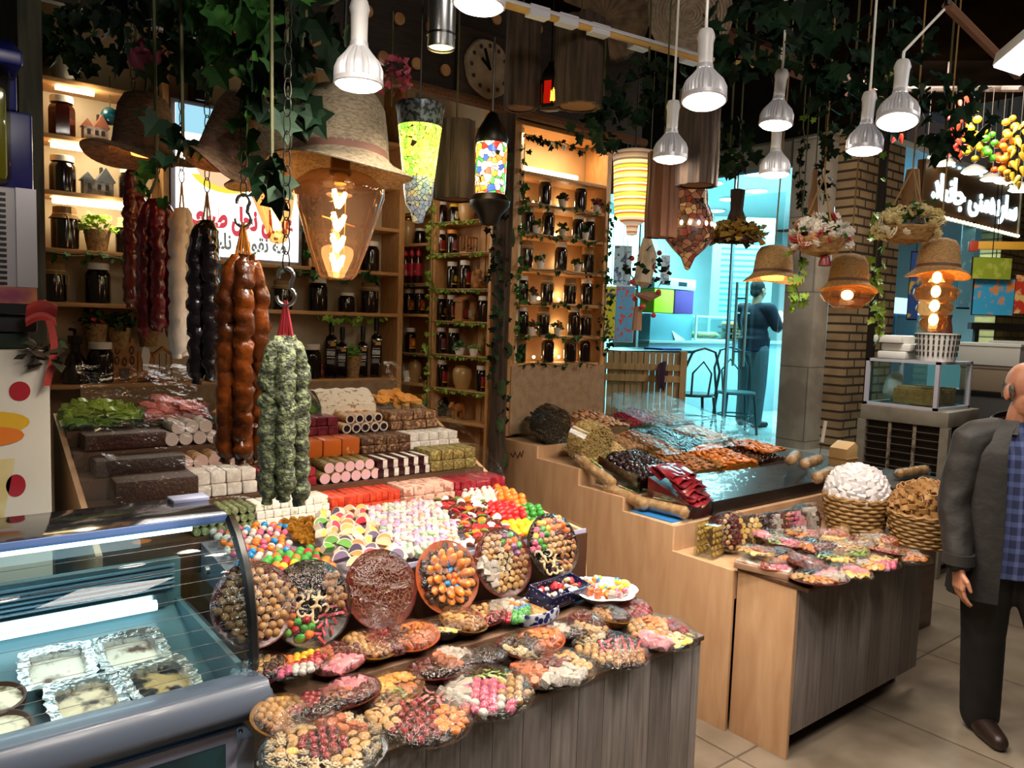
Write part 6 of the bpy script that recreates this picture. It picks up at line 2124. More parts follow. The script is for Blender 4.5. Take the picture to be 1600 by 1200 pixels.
for i, px in enumerate((612, 622, 633, 643, 653)):
 p, k = on_side(px, 443, ZB, -0.05)
 h = 56 * k
 t = thing('red_bottle', 'red capped pomegranate bottle, %s of the row counting from the corner' % ORD[i], 'bottle', p, 0, 'red bottles in the far bay')
 MB().lathe([(0, 0), (.026, 0), (.029, .01), (.029, h * .58), (.014, h * .74), (.012, h * .8)], 12).obj('glass_body', HONEYR, t)
 MB().lathe([(.0295, h * .22), (.0298, h * .22), (.0298, h * .56), (.0295, h * .56)], 12).obj('label', M('label_crimson', 'b81f36', .4, col2='e0a0a4', vs=26, lo=.6, hi=.66), t)
 MB().lathe([(.014, h * .76), (.018, h * .78), (.016, h * .9), (.009, h * .92), (.007, h), (0, h)], 10).obj('red_cap', M('red_cap', 'c0202c', .35), t)
p, k = on_side(682, 450, ZA, -0.05)
t = thing('card_carton', 'white carton with a plant drawing in the near bay', 'box', p, SA - R(90))
MB().box(-.03, .03, -.02, .04, 0, 45 * k).obj('carton_side', M('carton_white', 'd8d0b8', .6, col2='c9bfa0', vs=12), t, bevel=.002)
p, k = on_side(640, 333, ZB, -0.05)
t = thing('paper_carton', 'pair of cream cartons at the top of the far bay', 'box', p, SA - R(90))
MB().box(-.07, .0, -.02, .04, 0, .15).obj('carton_side', M('carton_cream', 'dccb9a', .6), t, bevel=.002)
MB().box(.003, .07, -.02, .04, 0, .15).obj('carton_side', M('carton_cream', 'dccb9a', .6), t, bevel=.002)
FUR = M('fox_fur', '8a5a30', .9, col2='a8743c', vs=20, bump=.5, bs=80)
p, k = on_side(746, 450, ZA, -0.06)
t = thing('squirrel_figurine', 'brown squirrel figurine sitting beside the red labelled jar', 'figurine', p, 0)
b = MB().ball((0, 0, .045), (.03, .03, .045), 10, 8).ball((0, -.01, .10), (.022, .024, .022), 10, 8).ball((0.0, .02, .12), (.008, .006, .02), 6, 5).ball((.012, 0, .125), (.005, .004, .014), 6, 5).ball((-.012, 0, .125), (.005, .004, .014), 6, 5).ball((0, .045, .06), (.018, .02, .055), 8, 7).ball((0, -.03, .05), (.012, .02, .01), 6, 5).ball((.02, -.015, .012), (.018, .026, .014), 8, 6).ball((-.02, -.015, .012), (.018, .026, .014), 8, 6)
fuse('figure_body', b, FUR, t, .005, 2)
p, k = on_side(730, 501, ZA, -0.07)
t = thing('stable_figurine', 'small wooden stable with figures on the fourth shelf', 'figurine', p, SA - R(90))
b = MB().prism([(-.08, .13), (0, .17), (.08, .13), (.08, .12), (0, .155), (-.08, .12)], -.03, .05, 'y')
b.box(-.07, -.06, -.02, .04, 0.012, .125)
b.box(.06, .07, -.02, .04, 0.012, .125)
b.box(-.08, .08, -.03, .05, 0, .012)
b.obj('stable_frame', PLY, t)
MB().ball((-.02, 0, .05), (.022, .018, .036), 8, 6).obj('red_figure', M('red_robe', '8a1f20', .6), t)
MB().ball((.025, 0, .045), (.02, .018, .03), 8, 6).obj('white_figure', M('cream_robe', 'c9b898', .6), t)
p, k = on_side(732, 395, ZA, -0.06)
t = thing('toy_cage', 'small open wooden crate with leaves beside the purple labelled jar', 'ornament', p, SA - R(90))
b = MB()
for x in (-.045, -.015, .015, .045):
 b.box(x - .004, x + .004, -.03, -.025, 0, .10)
 b.box(x - .004, x + .004, .025, .03, 0, .10)
b.box(-.05, .05, -.03, .03, 0, .008)
b.box(-.05, .05, -.031, -.024, .09, .10)
b.obj('crate_bars', PLY, t)
b = MB()
leaf_tuft(b, (0, 0, .02), .04, 14, .025, .6, 3)
b.obj('leaves', IVY, t, smooth=0)
p, k = on_side(718, 552, ZA, -0.035)
pot('dark green succulent in a round white pot in the near bay', p, .034, .045, WHITE, M('succulent', '2f5a34', .4, col2='477a44', vs=10), 40, .03, 1.1)
p, k = on_side(740, 553, ZA, -0.045)
pot('yellow green sprig in a round white pot in the near bay', p, .03, .045, WHITE, LIME, 26, .028, 1.1)
p, k = on_side(752, 553, ZA, -0.10)
t = thing('bird_figurine', 'yellowish bird figurine behind the yellow sprig', 'figurine', p)
b = MB().ball((0, 0, .03), (.018, .03, .025), 9, 7).ball((0, -.015, .07), (.014, .016, .03), 9, 7).ball((0, -.02, .105), .014, 8, 6).ball((0, .04, .045), (.01, .028, .01), 7, 5)
fuse('figure_body', b, M('bird_glaze', '8a7030', .5, col2='5a4a20', vs=20), t, .005, 2)
p, k = on_side(716, 654, ZA, -0.06)
t = thing('cow_figurine', 'tan cow figurine standing on the lowest shelf of the near bay', 'figurine', p, SA - R(90))
b = MB().ball((0, 0, .075), (.055, .024, .03), 10, 8).ball((-.06, 0, .095), (.022, .016, .02), 8, 6).ball((-.078, 0, .085), (.014, .012, .012), 8, 6)
for x, y in ((-.035, -.012), (-.035, .012), (.035, -.012), (.035, .012)):
 b.tube([(x, y, .07), (x, y, .035), (x + .004, y, 0.002)], [.013, .009, .009], 7)
for y in (-.016, .016):
 b.tube([(-.06, y * .7, .11), (-.06, y * 1.6, .125)], [.005, .002], 5)
b.tube([(.053, 0, .085), (.066, 0, .06), (.064, 0, .03)], [.005, .004, .005], 5)
fuse('cow_body', b, M('cow_tan', 'a8632c', .6, col2='c08a4a', vs=12), t, .005, 2)
p, k = on_side(690, 653, ZA, -0.09)
pot('dark leafy plant behind the cow figurine', p, .04, .06, DARKW, IVYD, 60, .045, 1.4)
p, k = on_side(620, 551, ZB, -0.07)
t = thing('hooded_figurine', 'grey robed figurine with a wide brown hood in the far bay', 'figurine', p, SA - R(90))
MB().lathe([(0, 0), (.05, 0), (.045, .05), (.028, .1), (.014, .13), (0, .13)], 14).obj('robe', M('robe_grey', '6a6a58', .8), t)
MB().ball((0, -.012, .135), (.018, .018, .02), 8, 6).obj('face', M('figurine_skin', 'c49a7c', .6), t)
MB().ball((.01, .005, .155), (.04, .034, .026), 12, 7).ball((.03, .005, .13), (.018, .02, .04), 8, 6).obj('hood', M('hood_brown', '6a3a30', .8), t)
p, k = on_side(635, 598, ZB, -0.03)
t = thing('white_tub', 'small white plastic tub before the lowest tan honey pot', 'tub', p)
MB().lathe([(0, 0), (.022, 0), (.024, .06), (0, .06)], 14).obj('tub_body', WHITE, t)
MB().lathe([(.026, .06), (.026, .075), (0, .077)], 14).obj('lid', LIDW, t)

# ---- the upright jar rack facing the aisle
rk = thing('jar_rack', 'tall pine rack of dark honey jars over the burlap board, lit from its top', 'rack', (3.3, 3.78, 0))
RS = Matrix.Translation(-Vector((3.3, 3.78, 0)))


def rbx(x0, x1, y0, y1, z0, z1):
 b = MB()
 b.T = RS
 return b.box(x0, x1, y0, y1, z0, z1)


rbx(2.845, 2.925, 3.662, 3.875, 1.09, 2.96).obj('upright', PINE2, rk, bevel=.002)
rbx(3.655, 3.695, 3.662, 3.875, 1.09, 2.96).obj('upright', PINE2, rk, bevel=.002)
rbx(2.845, 3.695, 3.655, 3.875, 2.961, 2.985).obj('top_board', PINE, rk, bevel=.002)
RZ = [2.70, 2.52, 2.335, 2.125, 1.915, 1.71, 1.535]
for z in RZ:
 rbx(2.926, 3.654, 3.668, 3.875, z - .02, z).obj('shelf_board', PINE, rk, bevel=.002)
rbx(2.90, 3.70, 3.656, 3.661, 1.10, 1.52).obj('lower_cloth', M('burlap_panel', 'a58a6c'), rk)
t = thing('shelf_tube', 'long warm light strip at the top of the jar rack', 'strip light', (3.25, 3.80, 2.745))
MB().tube([(-.28, 0, 0), (.26, 0, 0)], .016, 8).obj('tube', TUBE, t)
MB().box(-.30, .28, .0, .03, -.03, -.012).obj('holder', WHITE, t)
light('AREA', 'rack_light', (3.28, 3.70, 2.93), 2.5, (1, .8, .5), .6, (3.28, 3.80, 2.0), sy=.05)
for z in RZ[1:]:
 light('POINT', 'rack_light', (3.05, 3.84, z + .06), .35, (1, .78, .45), .02)
 light('POINT', 'rack_light', (3.45, 3.84, z + .06), .35, (1, .78, .45), .02)
BULBM = glow('fairy_bulb', 'ffdf9a', 12.0)
RJ = [(312, [(851, 'plain', 46), (907, 'plain', 44)]), (365, [(824, 'plain', 42), (856, 'plain', 46), (903, 'plain', 40), (929, 'plain', 38)]), (416, [(822, 'cloth', 44), (876, 'plain', 46), (927, 'cloth', 42)]),
      (469, [(815, 'plain', 42), (854, 'cloth', 44), (890, 'cloth', 42), (921, 'plain', 42)]), (521, [(815, 'plain', 46), (848, 'cloth', 46), (896, 'plain', 46), (926, 'cloth', 42)]), (567, [(811, 'cloth', 44), (855, 'plain', 44), (890, 'cloth', 44), (921, 'plain', 42)])]
RW = ['top', 'second', 'third', 'fourth', 'fifth', 'lowest']
for i, (py, row_) in enumerate(RJ):
 for j, (px, key, hp) in enumerate(row_):
  p = ony(px, py, 3.745)
  k = (p - CO).dot(FW) / FPX
  h = hp * k * .95
  jar(key, (max(3.0, min(3.59, p.x)), 3.745, RZ[i + 1] + .001), h, 'dark jar with %s, %s from the plank on the %s rack shelf' % ('burlap top' if key == 'cloth' else 'white lid', ORD[j], RW[i]), 'honey jars in the tall rack', random.uniform(-.4, .4), .125 / h * .95)
b = MB()
for i, px in enumerate((838, 872, 912)):
 for z, py in zip(RZ[1:], (300, 352, 405, 458, 510, 556)):
  p = ony(px + random.uniform(-5, 5), py, 3.82)
  t = link('fairy_bulb', bpy.data.meshes.get('fairy_me') or MB().ball((0, 0, 0), .010, 8, 6).mesh('fairy_me', BULBM), None, (max(2.95, min(3.62, p.x)), 3.82, z + .03))
  tag(t, 'tiny warm bulb glowing between the jars of the tall rack', 'fairy light', 'fairy bulbs in the tall rack')
for px, py, fl, lab in ((838, 365, None, 'small white pot of sprigs between the first two jars of the second rack shelf'), (880, 365, None, 'wide white pot with green plant in the middle of the second rack shelf'), (915, 365, None, 'small white pot by the end of the second rack shelf'), (845, 416, M('white_petal', 'd8d0c0', .6), 'pale flowers in a small pot on the third rack shelf'), (903, 416, None, 'pale pot of sprigs near the end of the third rack shelf'),
      (832, 521, M('red_petal', 'b02a2e', .5), 'small pot with a red flower on the fifth rack shelf'), (872, 521, M('orange_petal', 'c07a3a', .5), 'brown bird like flower pot on the fifth rack shelf'), (833, 469, PINKF, 'small pot with purple flower on the fourth rack shelf'), (880, 312, PINKF, 'pot of pink flowers between the two top jars'), (935, 312, PINKF, 'magenta flowers at the end of the top rack shelf')):
 p = ony(px, py, 3.70)
 z = min(RZ, key=lambda q: abs(q - p.z))
 pot(lab, (max(2.98, min(3.61, p.x)), 3.705, z + .001), .028, .05, WHITE, IVY, 26, .032, 1.4, flower=fl)

# ================================================================== lamps and hats overhead
random.seed(51)
SOCK = M('socket_porcelain', 'c9c6c4', .4)
HOUS = M('lamp_housing', 'bdbcc0', .35, .2)
LENS = glow('lamp_lens', 'fff3e2', 45.0)


def spot_master():
 t = thing('spot_bulb', 'spot bulb', 'lamp')
 MB().lathe([(0.004, .205), (.02, .205), (.022, .20), (.026, .185), (.022, .17), (.021, .13), (.021, .10), (0.0, .10)], 16).obj('socket', SOCK, t)
 b = MB()
 ring = lambda a: 1 + 0.035 * (1 if int(a / (2 * PI) * 72) % 2 else -1)
 b.lathe([(.022, .105), (.024, .09)], 24)
 b.lathe([(.024, .09), (.035, .075), (.052, .055), (.06, .035), (.06, .005)], 72, ring)
 b.lathe([(.062, .012), (.063, .0), (.058, -.002)], 36)
 b.obj('finned_housing', HOUS, t, smooth=25)
 MB().lathe([(.0585, .0), (.05, -.008), (.03, -.014), (0, -.016)], 28).obj('lens', LENS, t)
 MB().tube([(0, 0, .204), (0, 0, .24)], .005, 6).obj('cord_end', WHITE, t)
 return t


SPM = spot_master()
SPOTS = [(560, 132, 1.95, (0, 0), 'lit spot bulb hanging over the big straw hat lamp', 17), (748, 8, 1.80, (0.05, 0.05), 'lit spot bulb cut by the upper edge beside the cylinder lamp', 30), (1100, 158, 2.15, (-.12, .12), 'tilted lit spot bulb under the coiled straw plate', 34),
         (1047, 248, 2.80, (0, .02), 'lit spot bulb hanging beside the striped beaded lamp', 30), (1212, 195, 2.90, (0, .1), 'upper lit spot bulb of the pair before the pillar', 30), (1210, 272, 3.20, (0, 0), 'lower lit spot bulb of the pair before the pillar', 22), (1350, 235, 2.75, (0, .06), 'lit spot bulb hanging before the brick wall', 26), (1402, 190, 2.40, (-.1, .25), 'tilted spot bulb on a slanting rod, seen from behind', 22)]
MADE = []
for i, (px, py, D, tl, lab, en) in enumerate(SPOTS):
 p = dep(px, py, D)
 rot = (tl[0], tl[1], 0)
 o = SPM if i == 0 else dup(SPM, p, rot, lab, 'spot bulbs over the stall')
 o.location, o.rotation_euler = p, rot
 o['label'], o['group'] = lab, 'spot bulbs over the stall'
 MADE.append((o, p, Euler(rot).to_matrix(), en))
# unseen bulbs added above the picture for glints on the wraps
for q, lab in (((.30, 1.15, 2.55), 'added spot bulb over the freezer front, above the picture'), ((1.25, .80, 2.55), 'added spot bulb over the platters of the sweets counter, above the picture'), ((2.15, .55, 2.6), 'added unseen spot bulb over the passage before the nut table'), ((3.3, .75, 2.6), 'added unseen spot bulb over the passage beside the walking man'), ((.75, 1.6, 2.6), 'added spot bulb over the step of the sweets counter, above the picture')):
 o = dup(SPM, q, 0, lab, 'spot bulbs over the stall')
 MADE.append((o, Vector(q), Matrix.Identity(3), 20))
for i, (o, p, m, en) in enumerate(MADE):
 top = p + m @ Vector((0, 0, .24))
 e = dep(1475, 15, 2.55) if i == 7 else Vector((top.x, top.y, 3.62 if i != 2 else 3.02))
 mi = m.inverted()
 MB().tube([(0, 0, .24), mi @ (e - p)], .0045, 6).obj('lamp_cord', WHITE, o)
 d = m @ Vector((0, 0, -1))
 light('SPOT', 'bulb_light', p + d * .03, en * SPOTK, (1.0, .88, .74), .05, p + d, 125, .7)
p = dep(690, 40, 2.2)
t = thing('cylinder_downlight', 'silver cylinder downlight at the upper edge of the picture', 'lamp', p)
MB().lathe([(.038, -.065), (.040, -.06), (.040, .16), (0, .16)], 24).obj('cylinder', STEEL, t, smooth=40)
MB().lathe([(.0405, -.03), (.0415, -.03), (.0415, -.024), (.0405, -.024)], 24).obj('black_ring', BLACK, t)
MB().lathe([(.036, -.058), (0, -.06)], 20).obj('lens', glow('warm_lens', 'ffd98a', 4.0), t)
MB().tube([(0, 0, .16), (0, 0, 3.62 - p.z)], .006, 6).obj('rod', STEEL, t)
light('SPOT', 'bulb_light', p + Vector((0, 0, -.09)), 14, (1, .82, .6), .03, p + Vector((0, 0, -1)), 90, .5)
p = dep(1600, 88, 2.5)
t = thing('square_floodlight', 'cold white lamp cut by the picture edge at the end of the wooden arm', 'lamp', p, (0.3, .2, .9))
MB().box(-.09, .09, -.05, .05, 0.0, .05).obj('case', WHITE, t, bevel=.004)
MB().box(-.085, .085, -.045, .045, -.006, -.001).obj('lit_face', glow('cold_lens', 'e4e6ff', 9.0), t)
MB().tube([(0, 0, .05), (0, 0, .45)], .006, 6).obj('rod', DARKST, t)

STRAW = M('woven_straw', '978870', .85, col2='6f6350', vs=70, stretch=(1, 1, 2.5), bump=.6, bs=140)
STRAWW = M('warm_straw', 'c29a64', .8, col2='a07a48', vs=70, stretch=(1, 1, 2.5), bump=.5, bs=140)
STRAWB = M('brown_straw', '7d6048', .85, col2='5a4230', vs=60, stretch=(1, 1, 2.5), bump=.6, bs=120)
BAND = M('hat_band', '6e4a3c', .7)
AMBER = clear('amber_glass', 'f0c998', gloss=.09, rough=.03, edge=.5, opaq=.10, opcol='b88a60')
SMOKE = clear('smoked_amber_glass', 'd6b494', gloss=.07, rough=.03, edge=.5, opaq=.18, opcol='8c7660')
FIL = glow('filament', 'ffd28a', 42.0)
FILS = glow('filament_soft', 'ffcf8a', 20.0)
BRASS = M('aged_brass', '8a6a3a', .35, .9)


def hat(t, rc, rb, h, mat, wave=.0, droop=.02, band=True, ph=0.0):
 """a straw hat, brim at z = 0"""
 b = MB()
 prof = [(rb, -droop), (rb * .9, -droop * .4), (rc * 1.18, 0.0), (rc * 1.02, h * .10), (rc * .98, h * .4), (rc * .9, h * .75), (rc * .72, h * .93), (rc * .4, h), (0, h)]
 n = len(prof)
 b.lathe(prof, 40)
 for i, v in enumerate(b.v):
  rr = math.hypot(v.x, v.y)
  a = math.atan2(v.y, v.x)
  k = max(0, (rr - rc * 1.1) / (rb - rc * 1.1))
  b.v[i] = Vector((v.x, v.y, v.z + k * wave * math.sin(2 * a + ph)))
 b.obj('straw_hat', mat, t, smooth=60, solid=0.004)
 if band:
  MB().lathe([(rc * 1.05, h * .06), (rc * 1.03, h * .09), (rc * 1.01, h * .19), (rc * .99, h * .2)], 36).obj('hat_band', BAND, t)


# the big hat lamp with its long amber bulb
p = dep(532, 262, 2.35)
t = thing('hat_lamp', 'big grey straw hat lamp with long amber filament bulb before the shelves', 'lamp', p, (R(-3), R(5), 0.4))
hat(t, .144, .222, .24, STRAW, .022, .025, True, 2.2)
MB().tube([(0, 0, .22), (0, 0, 3.62 - p.z)], .005, 6).obj('cord', BLACK, t)
MB().lathe([(.0, .03), (.03, .03), (.03, -.01), (.034, -.02)], 18).obj('socket', BRASS, t)
gl = MB().lathe([(.034, -.015), (.10, -.03), (.135, -.06), (.136, -.085), (.12, -.14), (.092, -.235), (.06, -.325), (.05, -.338), (0, -.342)], 40).obj('amber_bulb', SMOKE, t, smooth=60)
b = MB()
for z in (-.10, -.17, -.235, -.295):
 b.tube([(-.026, 0, z + .028), (-.013, 0, z), (0, 0, z - .02), (.013, 0, z), (.026, 0, z + .028)], [.007, .009, .008, .009, .007], 6)
 b.tube([(-.02, .01, z + .018), (0, .012, z - .02), (.02, .01, z + .018)], .004, 5)
b.obj('filament', FIL, t)
b = MB()
for x in (-.028, .028):
 b.tube([(x, 0, -.04), (x, 0, -.32)], .0015, 4)
b.tube([(0, 0, -.02), (0, 0, -.05)], .02, 10)
b.tube([(-.075, 0, -.165), (.075, 0, -.165)], .002, 4)
b.obj('wire_frame', M('warm_wire', 'd8a860', .4, .6), t)
light('POINT', 'filament_light', p + Vector((0, 0, -.2)), 1.6, (1, .66, .3), .05)

for (px, py), D, rc, rb, h, mat, rot, lab, wave in (((222, 238), 2.4, .085, .172, .18, STRAWB, (R(3), R(3), 0), 'brown straw hat lamp with a wide tilted brim over the shelf tubes', .02),
                                                  ((345, 250), 2.1, .065, .10, .19, STRAWB, (R(12), R(16), 0), 'dark brown straw hat tilted among the ivy beside the lit sign', .02),
                                                  ((425, 280), 2.75, .093, .165, .26, STRAW, (R(3), R(-8), 0), 'grey straw hat lamp half behind the big hat lamp', .012)):
 p = dep(px, py, D)
 t = thing('hat_lamp', lab, 'lamp', p, rot)
 hat(t, rc, rb, h, mat, wave, .02, True, 1.0)
 MB().tube([(0, 0, h), (0, 0, h + .9)], .004, 6).obj('cord', BLACK, t)
 if 'half behind' in lab:
  MB().lathe([(.03, .0), (.075, -.03), (.075, -.06), (.03, -.22), (0, -.23)], 24).obj('amber_bulb', AMBER, t)
  MB().tube([(0, 0, -.03), (0, 0, -.18)], .016, 8).obj('filament', FILS, t)
 else:
  MB().lathe([(.02, .03), (.035, .0), (.03, -.012), (0, -.014)], 14).obj('small_bulb', glow('hat_bulb', 'ff9a3a', 5.0), t)
  light('POINT', 'hat_light', p + Vector((0, 0, .02)), .8, (1, .5, .15), .03)

for (px, py), D, kind_, lab in (((1207, 432), 4.0, 'plain', 'tan straw hat lamp hanging before the man in the dark shirt'), ((1325, 446), 4.0, 'onion', 'tan straw hat lamp with wide flat amber globe before the brick wall'), ((1465, 424), 3.8, 'stack', 'tan straw hat lamp with ringed amber bulb over the white glass case')):
 p = dep(px, py, D)
 t = thing('hat_lamp', lab, 'lamp', p, (0, R(4), .3))
 hat(t, .098, .148, .16, STRAWW, .012, .02, True, .5)
 MB().tube([(0, 0, .15), (0, 0, 3.62 - p.z)], .004, 6).obj('cord', M('jute_cord', 'a08050', .9), t)
 if kind_ == 'onion':
  MB().lathe([(.05, .0), (.11, -.02), (.135, -.045), (.12, -.075), (.07, -.115), (.03, -.12), (0, -.12)], 28).obj('amber_globe', AMBER, t)
  MB().ball((0, 0, -.05), (.03, .03, .026), 10, 7).obj('filament', FILS, t)
 elif kind_ == 'stack':
  MB().lathe([(.03, .0), (.075, -.02), (.078, -.045), (.06, -.065), (.10, -.09), (.103, -.115), (.085, -.145), (.065, -.155), (.082, -.17), (.085, -.19), (.06, -.22), (.055, -.235), (.065, -.25), (.06, -.28), (.04, -.30), (0, -.305)], 30).obj('ringed_bulb', AMBER, t)
  b = MB()
  for z in (-.03, -.10, -.17, -.24):
   b.ball((0, 0, z), (.022, .022, .030), 8, 6)
  b.obj('filament', FILS, t)
 else:
  MB().lathe([(.03, .02), (.06, .0), (.055, -.016), (0, -.018)], 18).obj('small_bulb', glow('hat_bulb', 'ff9a3a', 5.0), t)
 light('POINT', 'hat_light', p + Vector((0, 0, -.06)), 1.3, (1, .72, .42), .04)


# mosaic lanterns
def mosaic(name, cols, scale, strength, dark='20160e'):
 if name in MATS:
  return MATS[name]
 m, nt, nd, lk, b = _base(name)
 tc = nd.new('ShaderNodeTexCoord')
 vo = nd.new('ShaderNodeTexVoronoi')
 vo.inputs['Scale'].default_value = scale
 lk.new(tc.outputs['Object'], vo.inputs['Vector'])
 ve = nd.new('ShaderNodeTexVoronoi')
 ve.feature = 'DISTANCE_TO_EDGE'
 ve.inputs['Scale'].default_value = scale
 lk.new(tc.outputs['Object'], ve.inputs['Vector'])
 sx = nd.new('ShaderNodeSeparateColor')
 lk.new(vo.outputs['Color'], sx.inputs[0])
 rp = nd.new('ShaderNodeValToRGB')
 rp.color_ramp.interpolation = 'CONSTANT'
 while len(rp.color_ramp.elements) < len(cols):
  rp.color_ramp.elements.new(.5)
 for i, c in enumerate(cols):
  rp.color_ramp.elements[i].position = i / len(cols)
  rp.color_ramp.elements[i].color = lin(c)
 lk.new(sx.outputs[0], rp.inputs[0])
 gt = nd.new('ShaderNodeMath')
 gt.operation = 'GREATER_THAN'
 gt.inputs[1].default_value = .045
 lk.new(ve.outputs['Distance'], gt.inputs[0])
 mx = nd.new('ShaderNodeMixRGB')
 mx.inputs[1].default_value = lin(dark)
 lk.new(gt.outputs[0], mx.inputs[0])
 lk.new(rp.outputs[0], mx.inputs[2])
 lk.new(mx.outputs[0], b.inputs['Base Color'])
 lk.new(mx.outputs[0], b.inputs['Emission Color'])
 b.inputs['Emission Strength'].default_value = strength
 b.inputs['Roughness'].default_value = .25
 MATS[name] = m
 return m


PEWT = M('pewter_filigree', '6a7078', .4, .6, col2='2a2c30', vs=60, lo=.45, hi=.55)
p = dep(655, 250, 3.0)
t = thing('mosaic_lantern', 'tall tapering mosaic lantern glowing yellow green beside the bark log', 'lantern', p)
Z = lambda py: (250 - py) * 3.0 / 1200
MB().lathe([(.085, Z(200)), (.09, Z(180)), (.096, Z(172)), (.094, Z(166)), (.05, Z(160)), (0, Z(158))], 28).obj('filigree_rim', PEWT, t)
MB().lathe([(.062, Z(278)), (.072, Z(245)), (.08, Z(215)), (.085, Z(200))], 28).obj('lit_mosaic', mosaic('mosaic_green', ['b8d83a', 'e8e84a', '7fc23a', 'd8e85a'], 55, 2.2), t)
MB().lathe([(0, Z(348)), (.02, Z(346)), (.03, Z(330)), (.05, Z(318)), (.058, Z(300)), (.062, Z(278))], 28).obj('pale_tail', mosaic('mosaic_pale', ['9aa8b4', 'b8c4b0', 'd0c890', '8a98a8'], 60, .35), t)
MB().lathe([(0, Z(262)), (.035, Z(255)), (.042, Z(235)), (.035, Z(210)), (0, Z(205))], 16).obj('inner_bulb', glow('lantern_bulb', 'fff6b0', 10), t)
MB().tube([(0, 0, Z(158)), (0, 0, 3.62 - p.z)], .004, 6).obj('chain', DARKST, t)
light('POINT', 'lantern_light', p + Vector((0, -.12, 0)), 2.0, (.9, 1, .35), .08)
p = dep(767, 265, 3.3)
Z = lambda py: (265 - py) * 3.3 / 1200
t = thing('stained_lantern', 'dark metal lantern with stained glass in many colours at the plank post', 'lantern', p)
MB().lathe([(.062, Z(303)), (.066, Z(290)), (.068, Z(235)), (.066, Z(226))], 26).obj('stained_glass', mosaic('mosaic_stained', ['f4e6c8', 'e23a2e', 'f2cf3a', '3a5ac8', 'f8e8d0', '4aa84a', 'f08a3a', 'fff2dc'], 42, 1.6), t)
MB().lathe([(0, Z(352)), (.035, Z(350)), (.05, Z(336)), (.085, Z(322)), (.088, Z(314)), (.068, Z(304)), (0, Z(303))], 26).obj('lantern_foot', DARKST, t)
MB().lathe([(0, Z(226)), (.068, Z(226)), (.072, Z(219)), (.06, Z(205)), (.035, Z(190)), (.02, Z(180)), (0, Z(176))], 26).obj('lantern_cap', DARKST, t)
MB().tube([(0, 0, Z(176)), (0, 0, 2.99 - p.z)], .005, 6).obj('chain', DARKST, t)
light('POINT', 'lantern_light', p + Vector((-.1, -.1, -.02)), 1.0, (1, .7, .4), .06)
p = dep(990, 300, 3.6)
Z = lambda py: (300 - py) * 3.6 / 1200


def stripes(name, cols, n, strength):
 if name in MATS:
  return MATS[name]
 m, nt, nd, lk, b = _base(name)
 tc = nd.new('ShaderNodeTexCoord')
 sp = nd.new('ShaderNodeSeparateXYZ')
 lk.new(tc.outputs['Object'], sp.inputs[0])
 mu = nd.new('ShaderNodeMath')
 mu.operation = 'MULTIPLY'
 mu.inputs[1].default_value = n
 lk.new(sp.outputs['Z'], mu.inputs[0])
 fr = nd.new('ShaderNodeMath')
 fr.operation = 'FRACT'
 lk.new(mu.outputs[0], fr.inputs[0])
 rp = nd.new('ShaderNodeValToRGB')
 rp.color_ramp.interpolation = 'CONSTANT'
 while len(rp.color_ramp.elements) < len(cols):
  rp.color_ramp.elements.new(.5)
 for i, c in enumerate(cols):
  rp.color_ramp.elements[i].position = i / len(cols)
  rp.color_ramp.elements[i].color = lin(c)
 lk.new(fr.outputs[0], rp.inputs[0])
 lk.new(rp.outputs[0], b.inputs['Base Color'])
 lk.new(rp.outputs[0], b.inputs['Emission Color'])
 b.inputs['Emission Strength'].default_value = strength
 MATS[name] = m
 return m


t = thing('beaded_lantern', 'striped beaded lantern glowing yellow and red beside the jar rack', 'lantern', p)
MB().lathe([(.06, Z(345)), (.085, Z(335)), (.092, Z(310)), (.097, Z(270)), (.10, Z(256))], 30).obj('lit_beads', stripes('bead_stripes', ['e8cf90', 'f2e03a', 'b8602e', 'ecdcb8', 'd89a40', 'f2e03a', '8a7a3a', 'd8b090'], 16, 1.1), t)
MB().lathe([(.10, Z(256)), (.105, Z(245)), (.10, Z(240)), (.06, Z(236)), (0, Z(235))], 30).obj('beaded_cap', stripes('bead_cap', ['b89a80', '8a6a5a', 'c8b098'], 40, .25), t)
MB().lathe([(0, Z(368)), (.025, Z(366)), (.03, Z(352)), (.06, Z(345))], 20).obj('beaded_tail', stripes('bead_tail', ['c8b8a0', 'b06a4a', 'd8c8a8'], 40, .4), t)
MB().tube([(0, 0, Z(235)), (0, 0, 3.62 - p.z)], .004, 6).obj('chain', DARKST, t)
light('POINT', 'lantern_light', p + Vector((-.14, -.1, 0)), 1.2, (1, .8, .3), .08)
p = dep(1078, 340, 3.8)
Z = lambda py: (340 - py) * 3.8 / 1200
t = thing('pierced_lantern', 'big brown pierced lantern with pointed foot before the blue shop', 'lantern', p)
PRC = mosaic('pierced_brown', ['5a3a30', '7a4a3a', 'a06a50', '8a3a30', '6a5040', 'c49a6a'], 34, .10)
MB().lathe([(0, Z(422)), (.012, Z(420)), (.035, Z(402)), (.075, Z(390)), (.115, Z(375)), (.12, Z(355)), (.11, Z(335)), (.085, Z(320)), (.08, Z(300)), (.06, Z(285)), (.03, Z(275)), (0, Z(272))], 28).obj('pierced_body', PRC, t)
b = MB()
for k in range(18):
 a = 2 * PI * k / 18
 b.ball((.119 * math.cos(a), .119 * math.sin(a), Z(352)), (.008, .008, .012), 6, 5)
b.obj('light_hole', glow('pierced_hole', 'fff0d8', 6), t)
MB().tube([(0, 0, Z(272)), (0, 0, 3.62 - p.z)], .005, 6).obj('chain', DARKST, t)
